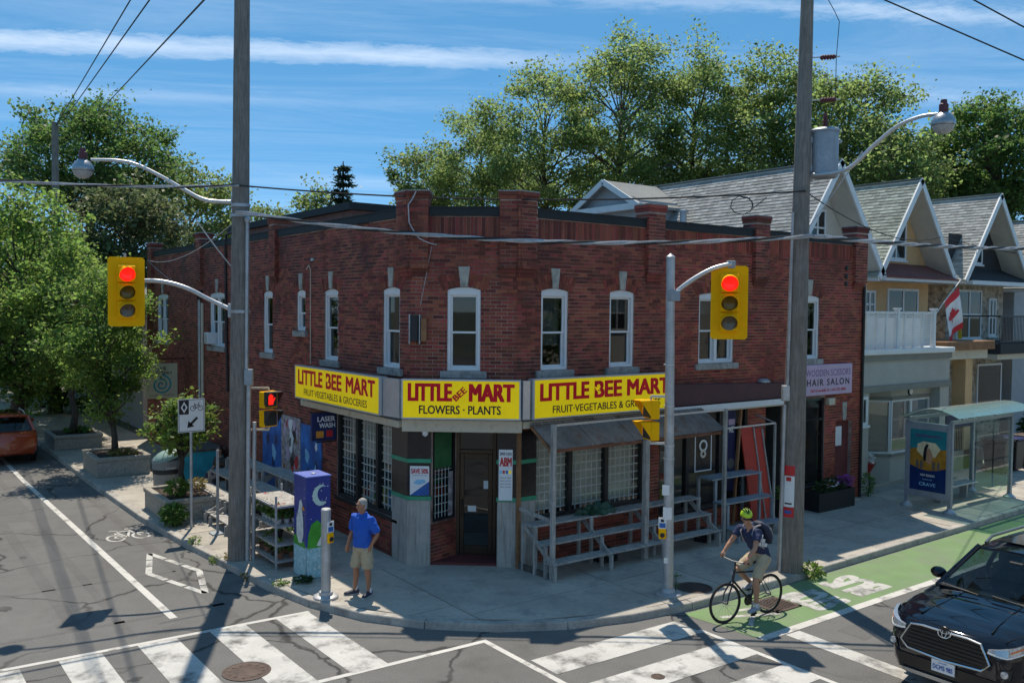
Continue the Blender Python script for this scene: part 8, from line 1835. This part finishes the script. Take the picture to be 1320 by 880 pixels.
# ================================================================== trees
leaf_mat('leaf_willow', (.15, .215, .07), .62, .45, .02); leaf_mat('leaf_oak', (.085, .155, .042), .55, .45, .02); leaf_mat('leaf_street', (.135, .22, .05), .58, .4, .02); leaf_mat('leaf_far', (.15, .21, .07), .55, .45, .02); leaf_mat('needle', (.030, .055, .030), .25, .4, .02); leaf_mat('needle_brown', (.11, .14, .06), .4, .4, .03)
M('bark', (.085, .068, .055), .95, var=.35, scale=6, bump=.6, bscale=25); M('bark_dark', (.05, .042, .036), .95, var=.3, scale=6, bump=.6, bscale=25)
def tree(label, base, z0, z1, rad, mat, K, nleaf, lsize, seed, name='leafy_tree', group=None, trunk_r=.22, clump=1.0, flat_=.8, bark='bark', squash=1.0, cx=0.0, shell=.5):
    """tapered trunk, curved limbs to K clumps, leaves in small sprays round each clump"""
    rng = np.random.default_rng(seed); rr = random.Random(seed); b = Vector(base)
    t = thing(name, label, 'tree', b, group)
    zc, rz = (z0+z1)/2, (z1-z0)/2; cc = Vector((b.x+cx*rightv.x, b.y+cx*rightv.y, zc))
    cl = []
    tries = 0
    while len(cl) < K and tries < K*40:
        tries += 1
        v = rng.normal(size=3); v /= np.linalg.norm(v); r = rr.uniform(shell, 1)**.6
        p = cc+Vector((v[0]*rad*r, v[1]*rad*r*squash, v[2]*rz*r))
        k = (p.z-z0)/(z1-z0)
        w = 1.0 if k > .25 else .6+k
        p.x = cc.x+(p.x-cc.x)*w; p.y = cc.y+(p.y-cc.y)*w
        if all((p-q).length > clump*.75 for q, _ in cl): cl.append((p, clump*rr.uniform(.7, 1.25)))
    mb = MB(); zt = z0+(z1-z0)*.62
    tp = [b-Vector((0, 0, .1))]; n = 7; wob = [Vector((rr.uniform(-1, 1), rr.uniform(-1, 1), 0))*rad*.05 for _ in range(n+1)]
    for k in range(1, n+1): f = k/n; tp.append(Vector((b.x+(cc.x-b.x)*f, b.y+(cc.y-b.y)*f, b.z+(zt-b.z)*f))+wob[k])
    tr = [trunk_r*(1.25 if k == 0 else 1)*(1-.78*k/n) for k in range(n+1)]
    mb.tube(tp, tr, 9)
    pts = []
    for p, r in cl:
        f = min(.97, max(.12, (p.z-b.z-.45*math.hypot(p.x-cc.x, p.y-cc.y)-.4)/(zt-b.z))); i = min(n-1, int(f*n)); s = tp[i].lerp(tp[i+1], f*n-i); r0 = max(.03, tr[i]*.45)
        m_ = s.lerp(p, .5)+Vector((rr.uniform(-.25, .25), rr.uniform(-.25, .25), rr.uniform(.0, .35)))*clump
        P_ = smooth_path([s, m_, p], 4); mb.tube(P_, [r0*(1-.85*j/(len(P_)-1)) for j in range(len(P_))], 5, cap=False)
        nk = rr.randint(6, 9)
        for _ in range(nk):
            v = rng.normal(size=3); v /= np.linalg.norm(v); v[2] = v[2]*flat_+.1; q = p+Vector(v)*r*rr.uniform(.35, 1.05)
            mb.tube([p.lerp(s, .12), p.lerp(q, .5)+Vector((0, 0, .06*r)), q], [max(.012, r0*.18), .012, .006], 4, cap=False)
            m2 = max(4, int(nleaf/K/nk*rr.uniform(.6, 1.4))); a = np.clip(rng.normal(size=(m2, 3)), -1.7, 1.7)*np.array([.24, .24, .17])*r
            d_ = np.array(q-p); a += np.outer(rng.uniform(-.5, .25, m2), d_); pts.append(a+np.array(q))
    mb.build('trunk', bark, t, smooth='all', recalc=False)
    leaf_cloud(np.concatenate(pts), lsize, mat, 'crown', t, seed=seed, aspect=.62)
    return t
def fromcam(px, dist): r = ray(px, 400); h = Vector((r.x, r.y, 0)).normalized(); return CAMP*0+h*dist
def ztop(px, py, dist): r = ray(px, py); return CAMH+dist*r.z/math.hypot(r.x, r.y)
def ptree(label, px, ptop, pbot, pw, dist, mat, K, nl, ls, seed, **k):
    b = fromcam(px, dist); b.z = k.pop('bz', 0.0); s = dist/FPX*math.cos(0)
    r = pw/2*dist/math.hypot(FPX, px-CX)
    return tree(label, b, ztop(px, pbot, dist), ztop(px, ptop, dist), r, mat, K, nl, ls, seed, **k)
BT = 'tall trees rising behind the houses'
ptree('small distant round tree behind the corner pilasters', 548, 192, 290, 85, 62, 'leaf_far', 26, 9750, 0.2, 1, group=BT, clump=1.3)
ptree('pale tree with low spreading crown left of the tall row', 620, 150, 300, 120, 58, 'leaf_willow', 26, 16536, .165, 2, group=BT, clump=1.5)
ptree('airy tall tree at the start of the row behind the shop', 700, 88, 300, 175, 54, 'leaf_willow', 40, 24372, .165, 3, group=BT, clump=1.6, trunk_r=.35, shell=.5, flat_=.55)
ptree('tallest airy tree of the row behind the houses', 798, 48, 300, 165, 52, 'leaf_willow', 42, 26982, .165, 4, group=BT, clump=1.6, trunk_r=.4, shell=.5, flat_=.55)
ptree('full crowned tall tree above the dormer roof', 893, 66, 290, 160, 54, 'leaf_willow', 41, 26982, .165, 5, group=BT, clump=1.6, trunk_r=.4, shell=.5, flat_=.55)
ptree('dense tall tree behind the pole with transformer', 990, 80, 290, 165, 53, 'leaf_willow', 41, 26982, .165, 6, group=BT, clump=1.6, trunk_r=.4, shell=.5, flat_=.55)
ptree('wide tall tree over the middle gable', 1085, 105, 280, 150, 50, 'leaf_willow', 36, 22631, .165, 7, group=BT, clump=1.6, trunk_r=.38, shell=.5, flat_=.55)
ptree('lower drooping tree at the end of the tall row', 1150, 165, 270, 105, 47, 'leaf_willow', 31, 13824, .165, 8, group=BT, clump=1.4)
ptree('big dark tree behind the end gabled houses', 1280, 132, 300, 165, 52, 'leaf_oak', 52, 25500, 0.19, 9, clump=1.6, trunk_r=.4, shell=.5, flat_=.55)
ptree('mid green tree low behind the gabled roofs', 1215, 210, 300, 120, 58, 'leaf_far', 26, 10500, 0.2, 10, clump=1.5)
ptree('low green tree filling the gap behind the shop roof', 860, 190, 320, 260, 64, 'leaf_far', 40, 18000, 0.2, 31, clump=1.9)
ptree('low bushy tree behind the grey dormer', 640, 205, 320, 180, 66, 'leaf_far', 34, 13500, 0.2, 32, clump=1.8)
# left side
ptree('large dark oak with broad crown up the left street', 118, 142, 275, 205, 60, 'leaf_oak', 60, 28900, 0.19, 11, clump=1.7, trunk_r=.55, bark='bark_dark', shell=.5, flat_=.55)
ptree('light green tree behind the flat brown upper storey', 245, 222, 330, 130, 62, 'leaf_far', 34, 14250, 0.2, 12, clump=1.5)
ptree('brownish feathery conifer beyond the brick side wall', 165, 245, 380, 115, 46, 'needle_brown', 40, 13000, .2, 13, clump=1.1, name='conifer_tree')
ptree('bright green tree at the left edge of the left street', 25, 250, 520, 210, 40, 'leaf_street', 60, 28500, 0.156, 14, clump=1.25, trunk_r=.3)
ptree('leafy green tree shading the far pavement of the left street', 70, 285, 540, 170, 47, 'leaf_street', 50, 22500, 0.172, 15, clump=1.35, trunk_r=.3)
ptree('shady tree at the very end of the left street', 10, 330, 520, 150, 66, 'leaf_oak', 36, 9000, .3, 16, clump=1.8)
ptree('dark tree closing the view over the parked car', -40, 260, 540, 260, 56, 'leaf_oak', 50, 22100, 0.19, 33, clump=1.7)
tree('young street tree with drooping leafy crown in the planter by the hanging sign', (6.25, 29.2, .6), 1.75, 6.0, 1.5, 'leaf_street', 40, 16500, 0.101, 17, clump=.68, trunk_r=.1, shell=.3, cx=-.35)
tree('street tree with leafy crown in the planter level with the orange car', (6.1, 35.3, .55), 2.4, 7.4, 2.0, 'leaf_street', 52, 18000, 0.125, 18, clump=.85, trunk_r=.12, shell=.3)
tree('small bushy tree in the planter beside the bike lane sign', (6.3, 22.3, .6), 1.65, 2.85, .6, 'leaf_light', 22, 2600, 0.11, 19, clump=.42, trunk_r=.085, bark='bark_dark')
# spruce
def spruce(label, px, ptop, pbot, dist, r, seed):
    b = fromcam(px, dist); zt, zb = ztop(px, ptop, dist), ztop(px, pbot, dist); t = thing('spruce_tree', label, 'tree', (b.x, b.y, 0)); rr = random.Random(seed); rng = np.random.default_rng(seed)
    mb = MB(); mb.tube([(b.x, b.y, 0), (b.x, b.y, zt)], [.25, .03], 8); pts = []
    z = zb
    while z < zt-.3:
        f = (zt-z)/(zt-zb)
        for k in range(7):
            a = rr.uniform(0, 6.28); L = r*f*rr.uniform(.6, 1.1)+.15; e = Vector((b.x+math.cos(a)*L, b.y+math.sin(a)*L, z-.12*L+.25*L*L/r)); s = Vector((b.x, b.y, z)); mb.tube([s, e], [.03, .008], 4, cap=False)
            for q in range(9): u = rr.uniform(.15, 1); pts.append(np.array(s.lerp(e, u))+rng.normal(size=(4, 3))*np.array([.1, .1, .06])*(1.2+f))
        z += .45
    mb.build('trunk', 'bark_dark', t, recalc=False); leaf_cloud(np.concatenate(pts), .26, 'needle', 'crown', t, seed=seed, aspect=.35)
spruce('slim dark spruce standing above the flat roof', 442, 208, 330, 52, 1.7, 3)
ptree('low light bush tree beside the slim spruce', 412, 258, 330, 70, 56, 'leaf_far', 14, 4800, 0.2, 22, clump=1.2)
ptree('low dark bush tree beyond the brick parapet', 350, 262, 340, 60, 60, 'leaf_far', 12, 3900, 0.2, 23, clump=1.2)
# out of view: trees and buildings added for window reflections and bounced light
OT = 'unseen trees added opposite for window reflections'
for k, (x_, y_, h_) in enumerate(((-6.3, 25, 7), (-6.3, 52, 9))):
    tree('unseen tree added across the left street for window reflections', (x_, y_, 0), 2.5, h_, 2.4, 'leaf_oak', 20, 2600, .3, 40+k, group=OT, clump=1.3)
for k, (x_, y_, h_) in enumerate(((22.5, -1.6, 7), (41, -1.6, 8))):
    tree('unseen tree added across the bus lane street for window reflections', (x_, y_, 0), 2.5, h_, 2.4, 'leaf_oak', 20, 2600, .3, 50+k, group=OT, clump=1.3)
M('bounce_pale', (.72, .70, .66), .8, var=.1)  # paleness chosen to bounce sunlight onto the shaded shop fronts
def bounce_row(label, x0, x1, y0, y1, h, face, mat):
    t = thing('bounce_row', label, 'building', ((x0+x1)/2, (y0+y1)/2, 0)); mb = MB(); mb.box((x0, y0, 0), (x1, y1, h)); mb.build('wall', mat, t); mb = MB(); mb.box((x0-.1, y0-.1, h+.002), (x1+.1, y1+.1, h+.25)); mb.build('cornice', 'stone', t)
    F = frame((x0, y1, 0), (1, 0, 0), (0, 1, 0)) if face == 'y' else frame((x1, y0, 0), (0, 1, 0), (1, 0, 0)); W = x1-x0 if face == 'y' else y1-y0; n = int(W/2.6)
    for k in range(n):
        u = (k+.5)*W/n
        for z in (.9, 4.2): simple_window(t, F, u-.6, u+.6, z, z+1.7)
bounce_row('unseen two storey pale row added across the bus lane street to bounce light', 5, 22, -14, -4, 8.5, 'y', 'bounce_pale'); bounce_row('unseen pale row added opposite the stucco shop to bounce light', 23, 42, -14, -4, 8.5, 'y', 'siding')
bounce_row('unseen pale row added across the left street to bounce light', -19, -8.7, 3, 24, 8.5, 'x', 'bounce_pale'); bounce_row('unseen pale row added further up the left street to bounce light', -19, -8.7, 26, 48, 8.5, 'x', 'siding')
# house glimpsed under the trees at the end of the pavement
t = thing('corner_house', 'low grey house in tree shade behind the brick side wall', 'house', (12, 42, 0)); mb = MB(); mb.box((9.2, 38, 0), (18, 50, 5.2)); mb.build('wall', 'siding_grey', t); mb = MB(); mb.raw([(8.8, 37.6, 5.2), (18.4, 37.6, 5.2), (18.4, 50.4, 5.2), (8.8, 50.4, 5.2), (13.6, 40, 8), (13.6, 48, 8)], [(0,1,4), (1,2,5,4), (2,3,5), (3,0,4,5)]); mb.build('roof', 'shingle', t)
# ---- weeds and planter greens
k = 0
for x_, y_, z_, r, h, lab, mt, n in (
    (5.75, 21.0, PZ, .34, .55, 'bushy weed at the foot of the planter by the kerb', 'leaf_mid', 380), (6.1, 22.0, .6, .3, .45, 'pale weeds growing in the planter by the litter bin', 'leaf_light', 260), (6.75, 22.6, .6, .25, .3, 'dry grass tuft in the planter by the sign post', 'leaf_dry', 160),
    (5.66, 19.15, PZ, .16, .2, 'small weed on the kerb near the bike sign', 'leaf_light', 90), (5.9, 17.6, PZ, .14, .16, 'weed tuft at the foot of the wooden pole', 'leaf_dry', 70), (5.72, 17.9, .01, .16, .14, 'yellow green weed in the gutter by the wooden pole', 'leaf_light', 90), (5.86, 16.5, .01, .14, .12, 'weed in the gutter below the plant rack', 'leaf_dry', 80),
    (6.1, 15.4, PZ, .16, .1, 'flat weed beside the painted utility box', 'leaf_mid', 90), (6.5, 15.35, PZ, .2, .12, 'low weed at the base of the painted box', 'leaf_dark', 120), (11.9, 11.15, PZ, .14, .34, 'thin weed beside the slim signal pole', 'leaf_mid', 60),
    (14.95, 10.38, .01, .26, .28, 'dry yellow weed in the gutter by the weathered pole', 'leaf_light', 200), (22.35, 13.8, PZ, .2, .7, 'climbing weed at the corner of the brick front', 'leaf_mid', 260), (6.3, 35.4, .55, .5, .2, 'low plants in the far planter', 'leaf_mid', 200), (6.3, 28.6, .62, .45, .2, 'dry low plants in the planter by the hanging sign', 'leaf_dry', 200)):
    k += 1; weed(x_, y_, z_, r, h, lab, mt, n, 60+k)
